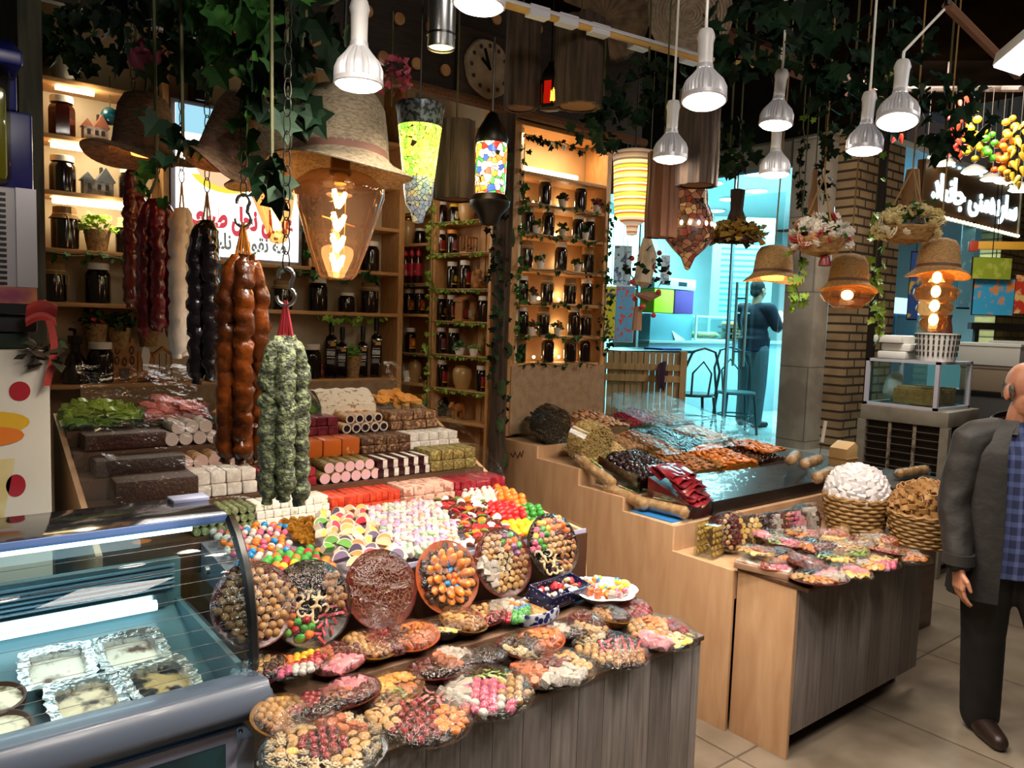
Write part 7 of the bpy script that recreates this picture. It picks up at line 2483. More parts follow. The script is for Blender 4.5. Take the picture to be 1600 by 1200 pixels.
for (px, py), D, s, lab in (((860, 145), 3.35, 1.0, 'small dark lantern with red glowing panes above the jar rack'), ((378, 42), 2.6, .8, 'small red lantern glowing in the ivy near the upper edge')):
 p = dep(px, py, D)
 t = thing('red_lantern', lab, 'lantern', p, 0, None, s)
 MB().lathe([(.035, -.055), (.042, -.05), (.042, .04), (.035, .045)], 6).obj('red_pane', glow('red_pane', 'd81c0a', .55), t, smooth=0)
 b = MB()
 for k in range(6):
  a = 2 * PI * k / 6
  b.tube([(.043 * math.cos(a), .043 * math.sin(a), -.055), (.043 * math.cos(a), .043 * math.sin(a), .045)], .005, 5)
 b.lathe([(0, -.075), (.05, -.07), (.05, -.055), (.03, -.055)], 6)
 b.obj('lantern_frame', DARKST, t)
 MB().lathe([(.05, .045), (.052, .055), (.04, .085), (.02, .11), (.014, .13), (0, .135)], 6).obj('lantern_cap', DARKST, t)
 b = MB().lathe([(0, -.04), (.014, -.04), (.014, 0), (.006, .012), (0, .03)], 8)
 b.at((-.012, -.036, -.02), (0, 0, 0)).lathe([(0, -.025), (.016, -.025), (.014, .02), (0, .035)], 8)
 b.obj('candle_flame', glow('flame', 'ffb028', 6.0), t)
 MB().tube([(0, 0, .13), (0, 0, .5)], .003, 5).obj('chain', DARKST, t)

# ================================================================== hanging nut strings, hooks and chains
random.seed(61)


def nut_string(label, px0, px1, py0, py1, D, n, mat, tie, fat=1.0, rough=.25, group=None, skew=0.0, hook_py=None, tiecol=None, ring=True):
 x0, x1 = min(px0, px1), max(px0, px1)
 pm = dep((x0 + x1) / 2, py0, D)
 k = D / FPX
 W, H = (x1 - x0) * k, (py1 - py0) * k
 t = thing('nut_string_bundle', label, 'nut strings', pm, (0, 0, YAW - PI / 2), group)
 r = W / (n * 1.55) * fat
 for i in range(n):
  u = (i + .5) / n * 2 - 1
  b = MB()
  x = u * (W / 2 - r * .8)
  yy = (0.028 if i % 2 else -0.028) * (1.0 if n > 2 else .5)
  L = H * random.uniform(.90, 1.0)
  m = max(6, int(L / (r * 1.5)))
  pts, rs = [], []
  for j in range(m * 3 + 1):
   v = j / (m * 3)
   xx = x * (0.35 + .65 * min(1, v * 5))
   pts.append((xx + .003 * math.sin(j * 1.3 + i), yy * (0.3 + .7 * min(1, v * 5)) + .002 * math.sin(j * 1.9), -L * v))
   lump = 1 + rough * .26 * math.sin(j * 2 * PI / 3 + i) + rough * .4 * mnoise.noise(Vector((j * .9, i * 7.1, 0)))
   rs.append(r * lump * (min(1, .55 + v * 8)) * (1 if v < .96 else .6))
  b.tube(pts, rs, 12)
  for q in range(len(b.v)):
   vv = b.v[q]
   b.v[q] = vv + Vector((mnoise.noise(vv * 70), mnoise.noise(vv * 70 + Vector((9, 0, 0))), 0)) * r * .3
  b.obj('strand', mat, t, smooth=60)
 b = MB()
 hk = (py0 - (hook_py if hook_py else py0 - 40)) * k
 for i in range(n):
  u = (i + .5) / n * 2 - 1
  b.tube([(u * W * .17, 0, 0.0), (u * W * .06, 0, hk * .6), (0, 0, hk)], .003 if not tiecol else .005, 5)
 b.obj('tie_string', tiecol or RAFFIA, t)
 return pm + Vector((0, 0, hk))


GLZ = lambda n, c, c2: M(n, c, .22, col2=c2, vs=16, coat=.35, bump=.4, bs=40, sss=.08)
tops = []
tops.append((nut_string('reddish brown nut string bundle next to the grey house figurine', 194, 224, 262, 492, 2.8, 2, GLZ('glaze_redbrown', '64221a', '803426'), None, 1.1), 2.8))
tops.append((nut_string('dark burgundy nut string bundle before the plant shelf', 216, 276, 312, 532, 2.65, 4, GLZ('glaze_burgundy', '4a0a14', '6e1420'), None, 1.15), 2.65))
tops.append((nut_string('white nut string bundle between the burgundy and black ones', 266, 302, 325, 572, 2.5, 2, M('white_coating', 'cfc8bc', .55, col2='e0dacf', vs=14, bump=.2, bs=60), None, 1.15, .12), 2.5))
tops.append((nut_string('glossy black nut string bundle before the lit sign', 297, 350, 345, 616, 2.3, 3, GLZ('glaze_black', '0d0a0c', '1c1618'), None, 1.15, .3, hook_py=300), 2.3))
tops.append((nut_string('long amber nut string bundle hanging on the steel hook', 340, 420, 398, 738, 2.05, 4, GLZ('glaze_amber', '3c1a06', '642f0a'), None, 1.2, .3, hook_py=348, tiecol=M('amber_thread', 'b06a20', .4)), 2.05))
tops.append((nut_string('green pistachio coated nut string bundle nearest the freezer glass', 408, 484, 525, 806, 1.9, 4, M('pistachio_coat', '3e4434', .6, col2='7d8860', vs=70, lo=.45, hi=.62, bump=.9, bs=110), None, 1.2, .2, hook_py=470, tiecol=M('red_tie', '8a1a24', .5)), 1.9))


def chain(label, bot, top, link_len=.032, hook=None):
 link_len *= .8
 t = thing('hanging_chain', label, 'chain', bot)
 L = top.z - bot.z
 n = max(2, int(L / link_len))
 b = MB()
 lm = MB()
 s = link_len
 oval = [(0.28 * s * math.cos(a), 0, .62 * s * math.sin(a)) for a in [2 * PI * i / 12 for i in range(13)]]
 lm.tube(oval, s * .045, 5, False)
 me = lm.mesh('chain_link', DARKST)
 for i in range(min(n, 70)):
  z = L * (i + .5) / n
  link('chain_link', me, t, ((top.x - bot.x) * (i + .5) / n, (top.y - bot.y) * (i + .5) / n, z), (0, 0, PI / 2 * (i % 2) + .4))
 return t


def s_hook(label, loc, s=1.0):
 pts = []
 for a in [R(-60 + 20 * i) for i in range(13)]:
  pts.append((-.014 * math.cos(a) * -1, 0, .018 + .016 * math.sin(a)))
 top_ = [(0.015 * math.cos(a), 0, .058 + .015 * math.sin(a)) for a in [R(200 - 22 * i) for i in range(12)]]
 bot_ = [(0.018 * math.cos(a) + 0.0, 0, .018 + .018 * math.sin(a)) for a in [R(60 - 22 * i) for i in range(12)]]
 b = MB().tube(top_ + bot_, .0042, 7)
 o = solo('steel_hook', b, STEEL, label, 'hook', None, loc, (0, 0, YAW - PI / 2))
 o.scale = (s, s, s)
 return o


for (tp, D), lab in zip(tops[:4], ('chain of the reddish brown nut strings', 'chain of the burgundy nut strings', 'chain carrying the white nut strings past the lit sign', 'chain carrying the black nut strings past the lit sign')):
 chain(lab, tp, Vector((tp.x, tp.y, 3.1)), .045)
tp = tops[4][0]
s_hook('steel hook carrying the amber nut strings', tp + Vector((0, 0, -.012)), 1.15)
chain('fine chain above the steel hook of the amber nut strings', tp + Vector((0, 0, .07)), Vector((tp.x, tp.y, 3.1)), .045)
tp = tops[5][0]
s_hook('dark steel hook carrying the green nut strings', tp + Vector((0, 0, -.012)), 1.25)
chain('fine chain with long links above the green nut strings', tp + Vector((0, 0, .075)), Vector((tp.x, tp.y, 3.1)), .05)

# ================================================================== beyond the stall
random.seed(71)


def pbox(name, mat, parent, x0, x1, y0, y1, z0, z1, bevel=0.0):
 return MB().box(x0, x1, y0, y1, z0, z1).obj(name, mat, parent, bevel=bevel)


# white cabinet with fruit print and the slush machine on it
t = thing('fruit_cabinet', 'white cabinet printed with fruit and a smoothie glass, under the slush machine', 'cabinet', (-.07, 2.92, 0))
CABW = M('cabinet_white', 'c9c2b4', .5)
pbox('cabinet_side', CABW, t, -.45, .425, -.17, .2, .06, 1.66, .006)
pbox('plinth', BLACK, t, -.42, .40, -.14, .18, 0, .06)
b = MB()


def blob(b, x, z, rx, rz, y, n=18, ph=0.0):
 b.add([(x + rx * math.cos(a + ph), y, z + rz * math.sin(a + ph)) for a in [2 * PI * i / n for i in range(n)]], [tuple(range(n))])


blob(b, .345, 1.535, .028, .03, -.172)
blob(b, .33, 1.245, .026, .035, -.172)
b.mi = 1
blob(b, .28, 1.44, .09, .035, -.172, ph=.3)
b.mi = 2
blob(b, .27, 1.40, .085, .03, -.173)
b.mi = 3
b.add([(.10, -.172, 1.33), (.33, -.172, 1.33), (.27, -.172, 1.0), (.15, -.172, 1.0)], [(0, 1, 2, 3)])
b.obj('fruit_print', [M('cherry_print', 'a01c2a', .4), M('mango_print', 'd8a82c', .4), M('orange_print', 'd8742a', .4), M('glass_print', 'd8cba0', .4, col2='c2a860', vs=6)], t, smooth=0)
t = thing('slush_machine', 'blue slush machine with an olive yellow tank and slotted grey front', 'machine', (-.06, 2.93, 1.80))
BLUE = M('machine_blue', '16207c', .3)
pbox('machine_base', M('machine_grey', 'a4a4ac', .4), t, -.42, .385, -.17, .2, 0, .345, .01)
b = MB()
for k in range(17):
 b.box(.165, .31, -.1735, -.168, .055 + .0165 * k, .063 + .0165 * k)
b.obj('vent_slot', BLACK, t)
pbox('orange_trim', M('orange_trim', 'c88a4a', .4, col2='8a3a5a', vs=8), t, .02, .386, -.1725, -.17, 0.0, .05)
pbox('edge_strip', M('edge_silver', 'c2c2ca', .3, .5), t, .335, .388, -.175, -.165, .05, .345)
pbox('machine_back', BLUE, t, -.42, .40, -.02, .2, .346, .60, .01)
b = MB().box(-.3, .33, -.16, -.021, .36, .70)
b.obj('drink_tank', clear('tank_plastic', 'e8e8c8', gloss=.06, rough=.05, edge=.4), t, bevel=.02)
b = MB().box(-.29, .32, -.15, -.03, .365, .64)
b.obj('yellow_drink', M('yellow_drink', '8a8a1c', .3), t, bevel=.02)
MB().prism([(-.18, .70), (-.18, .74), (.05, .83), (.2, .83), (.2, .60), (-.02, .60), (-.02, .70)], -.42, .36, 'x').obj('lid', BLUE, t, bevel=.008)
pbox('drip_tray', BLACK, t, -.4, .385, -.17, -.1, -.03, -.001)
for i, (z, lab) in enumerate(((1.661, 'dark folded cloth stacked under the slush machine'),)):
 t = thing('cloth_pile', lab, 'cloth', (-.02, 2.93, z))
 MB().box(-.35, .33, -.14, .17, 0, .05).obj('dark_cloth', M('dark_green_cloth', '1f2b22', .9), t, bevel=.015)
 MB().box(-.35, .35, -.15, .15, .051, .105).obj('dark_cloth', M('grey_cloth', '2b2b2e', .9), t, bevel=.015)
p = ony(70, 500, 2.72)
t = thing('hanging_ribbon', 'red bow with dried leaves hanging from the cabinet edge', 'bow', (p.x - .01, p.y, p.z))
MB().grid(lambda u, v: ((u - .5) * .08, -.01 + .015 * math.sin(5 * v), .02 * math.sin(3 * u) - .02 + .06 * v), 8, 5).grid(lambda u, v: (.01 + .02 * u + .012 * math.sin(4 * v), -.01, -.2 * v), 3, 8).obj('ribbon', M('red_ribbon', 'a8342c', .5), t, solid=.002)
b = MB()
leaf_tuft(b, (0, -.005, -.12), .07, 24, .05, .9, 8)
b.obj('dried_leaves', M('dried_leaf', '3a2a1c', .8, col2='2a3a20', vs=8), t, smooth=0)

# slatted fence with a dark cloth on it
a, c = Vector((4.28, 4.27, 0)), Vector((4.76, 3.885, 0))
L = (c - a).length
t = thing('picket_fence', 'pale wooden slat fence between the jar rack and the blue shop', 'fence', a, (0, 0, math.atan2(c.y - a.y, c.x - a.x)))
FENW = M('fence_wood', 'a88a5e', .7, col2='8f744c', vs=5, stretch=(8, 8, .6))
n = 13
for i in range(n):
 x = L * (i + .5) / n
 pbox('picket', FENW, t, x - L / n * .42, x + L / n * .42, -.009, .009, .05, 1.585)
for z in (.35, 1.47, 1.38):
 pbox('rail', FENW, t, 0, L, -.026, -.0095, z - .025, z + .025)
pbox('post', FENW, t, L, L + .05, -.03, .03, 0, 1.60)
p = a + (c - a) * .78
t = thing('purple_cloth', 'dark purple cloth hung over the slat fence', 'cloth', (p.x - .03, p.y - .035, 1.43))
MB().grid(lambda u, v: ((u - .5) * .15 * (1 - .6 * v), .012 * math.sin(9 * u), .04 + .05 * math.sin(3 * u) - .2 * v), 10, 8).obj('cloth_fold', M('purple_fabric', '2e1530', .9), t, solid=.003)

# inside the blue shop
TB = .64
CNT = M('counter_white', 'c8d8da', .4)
t = thing('shop_counter', 'long white counter with pale stone top inside the blue shop', 'counter', (8.6, 6.5, TB))
pbox('counter_front', CNT, t, -1.6, 2.2, -.3, .3, 0, .94, .004)
pbox('counter_top', M('counter_stone', 'b8c4c4', .25), t, -1.63, 2.23, -.34, .34, .941, .975, .004)
t = thing('drinks_dispenser', 'double drinks dispenser with yellow and purple tanks on the shop counter', 'dispenser', (7.44, 6.42, TB + .977))
pbox('dispenser_base', M('dispenser_teal', '6f9aa4', .4), t, -.38, .42, -.18, .2, 0, .32, .01)
pbox('yellow_tank', M('yellow_tank', 'd8dc2c', .25), t, -.34, .02, -.19, .15, .33, .62, .015)
pbox('purple_tank', M('purple_tank', '6a3a86', .25), t, .04, .40, -.19, .15, .33, .62, .015)
pbox('white_lid', M('dispenser_lid', 'e4eef0', .35), t, -.36, .42, -.2, .17, .625, .76, .015)
for x in (-.16, .16):
 pbox('lid_grille', BLACK, t, x - .08, x + .08, -.205, -.2, .67, .72)
t = thing('display_case', 'small white framed glass case with pastries on the shop counter', 'case', (8.2, 6.35, TB + .977))
b = MB()
for x in (-.34, .34):
 for y in (-.16, .16):
  b.box(x - .012, x + .012, y - .012, y + .012, 0, .32)
for z in (0, .30):
 b.box(-.35, .35, -.17, -.15, z, z + .02)
 b.box(-.35, .35, .15, .17, z, z + .02)
b.obj('case_frame', WHITE, t)
MB().box(-.33, .33, -.155, .155, .02, .3).obj('case_glass', PANE, t)
for k in range(6):
 MB().ball((-.22 + .09 * k, 0, .07), (.05, .1, .045), 8, 6).obj('pastry', KIND['fig'][1].materials[0], t)
t = thing('egg_tray_stack', 'stack of brown eggs on trays beside the man in the dark shirt', 'eggs', (8.72, 6.25, TB + .977))
for L_ in range(3):
 pbox('egg_tray', M('egg_card', '6a5a50', .9), t, -.14, .14, -.14, .14, .085 * L_, .085 * L_ + .03)
 for i in range(4):
  for j in range(3):
   link('egg', G_EGG_M if False else KIND['hazel'][1], t, (-.1 + .068 * i, -.1 + .09 * j, .085 * L_ + .058), None, .066)
t = thing('flower_card', 'white paper card with a yellow flower in front of the drinks dispenser', 'card', (7.72, 6.24, TB + .977), (R(-15), R(-20), .2))
pbox('paper', M('card_paper', 'd4d8e4', .5, col2='9a8ab8', vs=14, lo=.55, hi=.62), t, -.2, .2, -.002, .002, 0.01, .2)
MB().at((.02, -.003, .12), (PI / 2, 0, 0)).lathe([(.06, 0), (.05, .004), (0, .004)], 12, lambda a: 1 + .3 * math.sin(6 * a)).obj('yellow_flower', M('yellow_print', 'e8c82c', .4), t)
# posters, the round table and chairs
for (x0, x1, y0, y1), D, c1, c2, lab in (((946, 961, 449, 528), 7.0, 'd8d42c', '3a3a5a', 'tall yellow poster with small insects on the shop window'), ((962, 990, 448, 533), 7.2, '5aa8d8', 'd84a3a', 'colourful poster of sweets behind the shop window'), ((960, 986, 385, 445), 7.2, 'b8d8e4', '4a5a8a', 'pale blue balloon shaped poster on the shop window'), ((1033, 1046, 400, 442), 8.0, 'e0eef4', '8ab0d0', 'narrow white swirled poster behind the driftwood ornament')):
 a, c = dep(x0, y0, D), dep(x1, y1, D)
 q = dep((x0 + x1) / 2, (y0 + y1) / 2, D)
 wd, hh = (x1 - x0) * D / FPX / 2, (y1 - y0) * D / FPX / 2
 t = thing('poster', lab, 'poster', q, (0, 0, YAW - PI / 2))
 pbox('printed_sheet', M(lab[:20], c1, .5, col2=c2, vs=24, lo=.54, hi=.6), t, -wd, wd, -.003, .003, -hh, hh)
 pbox('white_border', WHITE, t, -wd * 1.06, wd * 1.06, .0035, .006, -hh * 1.04, hh * 1.04)
 MB().tube([(0, .01, hh), (0, .01, 3.66 - q.z)], .004, 5).obj('hanging_wire', STEEL, t)
p = dep(1010, 545, 8.0)
t = thing('cafe_table', 'dark topped table with blue cloth behind the slat fence', 'table', (p.x, p.y, TB))
pbox('table_top', M('dark_table', '1c2a30', .3), t, -.75, .36, -.35, .35, p.z - TB - .03, p.z - TB, .006)
for sx in (-.6, .26):
 for sy in (-.28, .28):
  MB().tube([(sx, sy, 0), (sx * .95, sy * .95, p.z - TB - .03)], .025, 8).obj('leg', M('dark_table', '1c2a30', .3), t)
pbox('blue_cloth', M('blue_cloth', '1c4ab0', .7), t, -.1, .2, -.3, -.05, p.z - TB, p.z - TB + .02, .005)


def bent_chair(loc, rz, lab):
 t = thing('bentwood_chair', lab, 'chair', loc, rz)
 W = M('dark_teal_wood', '2c4a4e', .4)
 MB().lathe([(0, .43), (.2, .43), (.21, .445), (.2, .46), (0, .462)], 20).obj('seat', W, t)
 for x, y in ((-.15, -.14), (.15, -.14), (-.16, .15), (.16, .15)):
  MB().tube([(x * 1.25, y * 1.3, 0), (x, y, .43)], [.014, .017], 7).obj('leg', W, t)
 MB().tube([(.19 * math.cos(a), .19 * math.sin(a), .2) for a in [2 * PI * i / 20 for i in range(21)]], .009, 6, False).obj('ring_brace', W, t)
 MB().tube([(-.17, .16, .44), (-.19, .2, .7), (-.12, .235, .9), (0, .245, .94), (.12, .235, .9), (.19, .2, .7), (.17, .16, .44)], .014, 7).obj('backrest', W, t)
 MB().tube([(-.09, .17, .45), (-.1, .21, .68), (0, .235, .8), (.1, .21, .68), (.09, .17, .45)], .011, 6).obj('back_loop', W, t)
 return t


for px, py, D, rz, lab in ((1082, 650, 8.1, 2.6, 'dark bentwood chair behind the fence, its looped back to the aisle'), (1148, 648, 8.5, -.6, 'dark bentwood chair between the ladder handle and the standing man')):
 p = dep(px, py, D)
 bent_chair((p.x, p.y, TB), rz, lab)
for k, (px, py, D) in enumerate(((1112, 287, 7.9), (1180, 272, 7.8), (1182, 299, 8.6), (1118, 330, 10.0), (1205, 252, 8.3), (1140, 312, 10.5))):
 p = dep(px, py, D)
 p.z = min(3.64, p.z)
 d = ray(px, py)
 kk = (3.64 - CAM_H) / d.z
 p = CO + d * kk
 t = thing('round_ceiling_light', 'round white ceiling light of the blue shop, %s counting from the glass front' % ORD[k], 'ceiling light', p)
 MB().lathe([(.14, 0), (.15, 0), (.15, .018), (0, .018)], 24).obj('rim', WHITE, t)
 MB().lathe([(0, -.004), (.139, -.002)], 24).obj('lit_disc', glow('shop_disc', 'f0fcff', 9.0), t)
t = thing('price_board', 'tall board of blue price lines on the rear wall of the shop', 'board', dep(1160, 420, 10.6), (0, 0, YAW - PI / 2))
pbox('board_face', M('price_face', '8fd0e4', .4), t, -.42, .42, 0, .02, -.7, .7)
b = MB()
for k in range(16):
 b.box(-.3, .3, -.004, 0, -.6 + .078 * k, -.575 + .078 * k)
b.obj('price_line', M('price_ink', '3a86a8', .5), t)

# evaporative cooler and the glass case on it
t = thing('air_cooler', 'old beige evaporative cooler with brown louvred side before the brick wall', 'cooler', (6.22, 2.69, 0), R(3))
CO_B = M('cooler_beige', '8f887a', .5, col2='776f62', vs=6)
pbox('cabinet_top', CO_B, t, -.32, .32, -.32, .32, 1.12, 1.235, .01)
pbox('cabinet_base', CO_B, t, -.31, .31, -.31, .31, .08, .22, .006)
for x in (-.3, .3):
 for y in (-.3, .3):
  pbox('corner_post', CO_B, t, x - .03, x + .03, y - .03, y + .03, 0, 1.12)
pbox('wet_pad', M('wet_pad', '2a211a', .9), t, -.27, .27, -.27, .27, .22, 1.12)
for y in (-.09, .09):
 pbox('divider', M('worn_strip', '9a8a78', .7, col2='3a2c22', vs=30), t, -.312, -.30, y - .012, y + .012, .22, 1.12)
for k in range(15):
 z = .26 + .057 * k
 for s in (0, 1):
  b = MB()
  if s == 0:
   b.at((-.295, 0, z), (0, .6, 0)).box(-.02, .02, -.27, .27, -.002, .002)
  else:
   b.at((0, -.295, z), (-.6, 0, 0)).box(-.27, .27, -.02, .02, -.002, .002)
  b.obj('louvre_slat', M('louvre_brown', '4a3c30', .6), t)
t = thing('glass_case', 'white framed glass case of wafers standing on the air cooler', 'case', (6.22, 2.72, 1.236))
b = MB()
for x in (-.28, .28):
 for y in (-.26, .26):
  b.box(x - .014, x + .014, y - .014, y + .014, 0, .36)
for z in (0, .34):
 for y in (-.26, .26):
  b.box(-.294, .294, y - .014, y + .014, z, z + .02)
 for x in (-.28, .28):
  b.box(x - .014, x + .014, -.26, .26, z, z + .02)
b.obj('case_frame', M('case_white', 'c2c0cc', .4), t)
pbox('case_glass', PANE, t, -.275, .275, -.255, .255, .02, .34)
b = MB()
for k in range(8):
 b.box(-.18 + .05 * k, -.14 + .05 * k, -.2, .1, .022, .14 + .02 * math.sin(k))
b.obj('wafer_stack', M('wafer', 'b08a50', .7, col2='94703c', vs=30), t, bevel=.004)
MB().ball((-.05, .16, .14), (.09, .07, .12), 10, 8, .4, 2).obj('white_bag', M('plastic_bag', 'c4c8c8', .5), t)
p = Vector((6.1, 2.55, 1.597))
t = thing('plastic_basket', 'white perforated plastic basket on top of the glass case', 'basket', p)
MB().lathe([(0, 0), (.13, 0), (.15, .2), (.155, .2), (.155, .21), (.14, .21), (.12, .008), (0, .008)], 28).obj('basket_wall', WHITE, t)
b = MB()
for r_ in range(4):
 for k in range(26):
  a = 2 * PI * k / 26
  rr = .1335 + .02 * (.04 + .045 * r_) / .2
  b.at((rr * math.cos(a), rr * math.sin(a), .04 + .045 * r_), (0, 0, a)).box(-.002, .002, -.006, .006, 0, .03)
b.obj('slot', M('slot_dark', '2a2422', .8), t)
t = thing('foam_box_pile', 'pile of white foam boxes beside the plastic basket', 'boxes', (6.12, 2.84, 1.597))
for i, (x, y, z) in enumerate(((0, 0, 0), (.02, -.02, .062), (-.02, .03, .124))):
 pbox('foam_box', WHITE, t, x - .12, x + .12, y - .11, y + .11, z, z + .06, .015)
t = thing('brown_jug', 'dark brown jug standing in the plastic basket behind the ringed bulb', 'jug', (6.14, 2.53, 1.606))
MB().lathe([(0, 0), (.06, 0), (.075, .1), (.06, .24), (.05, .30), (.055, .34), (.045, .34), (0, .3)], 18).obj('jug_body', M('brown_glaze', '5a3020', .3), t)
MB().tube([(.055, 0, .3), (.11, 0, .26), (.1, 0, .16), (.07, 0, .12)], .01, 6).obj('jug_loop', M('brown_glaze', '5a3020', .3), t)

# the counter of boxes beyond the cooler
t = thing('box_counter', 'dark shop counter stacked with boxes behind the walking man', 'counter', (7.9, 2.6, 0))
pbox('counter_side', M('dark_grey_counter', '3a3836', .6), t, -.75, .9, -.3, .3, 0, 1.30, .005)
pbox('counter_top', DARKST, t, -.77, .92, -.32, .32, 1.301, 1.33)
for x0, x1, y0, y1, z0, z1, c, nm, lab in ((-.7, -.2, -.25, .2, 1.331, 1.55, '7a6a58', 'drawer_box', 'brown drawer box on the dark counter beside the glass case'), (-.15, .35, -.25, .2, 1.331, 1.62, '4a3a2c', 'wooden_box', 'dark wooden box with brass knob on the counter'), (-.72, -.1, -.25, .22, 1.552, 1.74, 'b4b2ac', 'polystyrene_box', 'white polystyrene box on top of the drawer box'), (-.05, .4, -.25, .22, 1.622, 1.76, '1c3c74', 'blue_crate', 'blue plastic crate on top of the dark wooden box')):
 q = thing(nm, lab, 'box', (7.9 + (x0 + x1) / 2, 2.6 + (y0 + y1) / 2, z0))
 w_, d_ = (x1 - x0) / 2, (y1 - y0) / 2
 pbox('box_side', M(nm, c, .6), q, -w_, w_, -d_, d_, 0, z1 - z0 - .03, .006)
 pbox('box_lid', M(nm + '_lid', 'c9c6be' if 'poly' in nm or 'blue' in nm else c, .5), q, -w_ * 1.03, w_ * 1.03, -d_ * 1.03, d_ * 1.03, z1 - z0 - .029, z1 - z0, .006)
 MB().ball((0, -d_ - .012, (z1 - z0) * .5), .014, 8, 6).obj('knob', BRASS, q)

# juice shop: lit name board, posters, awning, fridge
t = thing('name_board', 'brown lit name board in white script over the juice shop', 'sign', (9.19, 3.56, 3.0))
pbox('board_face', M('board_brown', '6a4a26', .5, col2='5a3c1e', vs=3), t, -1.24, 1.24, 0, .08, 0, .52, .004)
writing('\u062F\uFE8E\uFBE9\uFEE7\uFE8E\uFE9F \uFBFD\uFEE8\uFEE3\uFEE9\u062F\u0631\uFE8E\uFEB3', .34, glow('script_white', 'd8f6ff', 2.2), t, 'white_script', (0.05, -.004, .17), (PI / 2, 0, 0), .012, 2.25, bold=.012)
b = MB()
b.box(-1.27, 1.27, -.02, 0, -.03, 0)
b.box(1.24, 1.27, -.02, 0, 0, .54)
b.obj('pale_frame', M('frame_pale', 'd8cfae', .5), t)
b = MB()
for k in range(26):
 b.ball((-1.2 + 2.4 * k / 25, -.03, -.01), (.03, .02, .018), 8, 5)
for k in range(18):
 b.ball((-1.2 + 2.4 * k / 17, -.01, .535), (.03, .015, .014), 6, 5)
b.obj('border_bulb', glow('border_bulb', 'fff0c8', 3.5), t)
for px, py, D, r in ((1474, 256, 6.2, .085), (1522, 269, 6.0, .09), (1550, 280, 6.3, .085), (1570, 284, 6.6, .08), (1596, 297, 6.0, .09), (1480, 250, 7.6, .05)):
 p = dep(px, py, D)
 t = thing('disc_lamp', 'round lit disc lamp before the name board, %s of the row from the brick wall' % ORD[[1474, 1480, 1522, 1550, 1570, 1596].index(px)], 'lamp', p)
 MB().lathe([(0, -.012), (r * .8, -.01), (r, 0)], 24).obj('lit_disc', glow('warm_disc', 'fff2d6', 9.0), t)
 MB().lathe([(r * 1.01, 0), (r * .8, .03), (.02, .06), (0, .06)], 24).obj('lamp_shell', WHITE, t)
 MB().tube([(0, 0, .06), (0, 0, 3.9 - p.z)], .006, 5).obj('cord', BLACK, t)
light('POINT', 'passage_lamp_light', dep(1530, 300, 5.8), 12, (1, .8, .5), .15)
t = thing('juice_fridge', 'tall blue drinks fridge inside the juice shop', 'fridge', (9.35, 4.5, 0))
pbox('fridge_body', M('fridge_blue', '2a6aa0', .4), t, -.5, .5, -.3, .35, 0, 2.2, .02)
pbox('fridge_door', clear('fridge_glass', 'bfeaf6', gloss=.08, edge=.5, opaq=.35, opcol='8fd0e8'), t, -.45, .45, -.32, -.301, .2, 2.0)
pbox('fridge_header', glow('fridge_header', 'bfe8f8', 1.2), t, -.5, .5, -.33, -.301, 2.02, 2.2)
for x0, x1, y0, y1, D, c1, c2, lab in ((1421, 1437, 395, 498, 7.6, '2a4a8a', 'c8a83a', 'tall blue poster beside the ringed bulb lamp'), (1521, 1584, 436, 492, 7.0, '3aa0d0', 'd88a4a', 'blue poster of fruit drinks in the juice shop'), (1586, 1612, 430, 490, 7.0, 'c83a2a', 'e8c07a', 'red poster cut by the picture edge'), (1520, 1580, 403, 436, 6.9, '8a9a2c', 'a8b04a', 'olive green panel under the awning'), (1500, 1520, 350, 480, 8.4, '7fc4e0', 'b8e4f4', 'pale blue door panel of the juice shop')):
 q = dep((x0 + x1) / 2, (y0 + y1) / 2, D)
 wd, hh = (x1 - x0) * D / FPX / 2, (y1 - y0) * D / FPX / 2
 t = thing('poster', lab, 'poster', q, (0, 0, YAW - PI / 2))
 pbox('printed_sheet', M(lab[:22], c1, .5, col2=c2, vs=11, lo=.54, hi=.62), t, -wd, wd, -.003, .003, -hh, hh)
 MB().tube([(0, .01, hh), (0, .01, 3.9 - q.z)], .004, 5).obj('hanging_wire', DARKST, t)
 pbox('dark_border', DARKST, t, -wd * 1.04, wd * 1.04, .004, .012, -hh * 1.04, hh * 1.04)
p = dep(1565, 390, 6.9)
t = thing('juice_awning', 'small yellow and red awning board in the juice shop', 'awning', p, (0, 0, YAW - PI / 2 - .2))
pbox('yellow_board', M('awning_yellow', 'e0a83a', .5), t, -.26, .3, -.02, .02, 0, .07, .004)
pbox('red_end', M('awning_red', 'b03a20', .5), t, -.27, -.2, -.025, .025, -.02, .072, .004)
p = dep(1570, 510, 8.2)
t = thing('poster_ledge', 'dark ledge running under the juice shop posters', 'ledge', (p.x, p.y, p.z), (0, 0, YAW - PI / 2 - .15))
pbox('ledge_board', DARKW, t, -.35, .5, -.05, .05, -.04, .03)
pbox('ledge_support', DARKW, t, -.3, -.26, -.03, .03, -p.z, -.04)
pbox('ledge_support', DARKW, t, .44, .48, -.03, .03, -p.z, -.04)

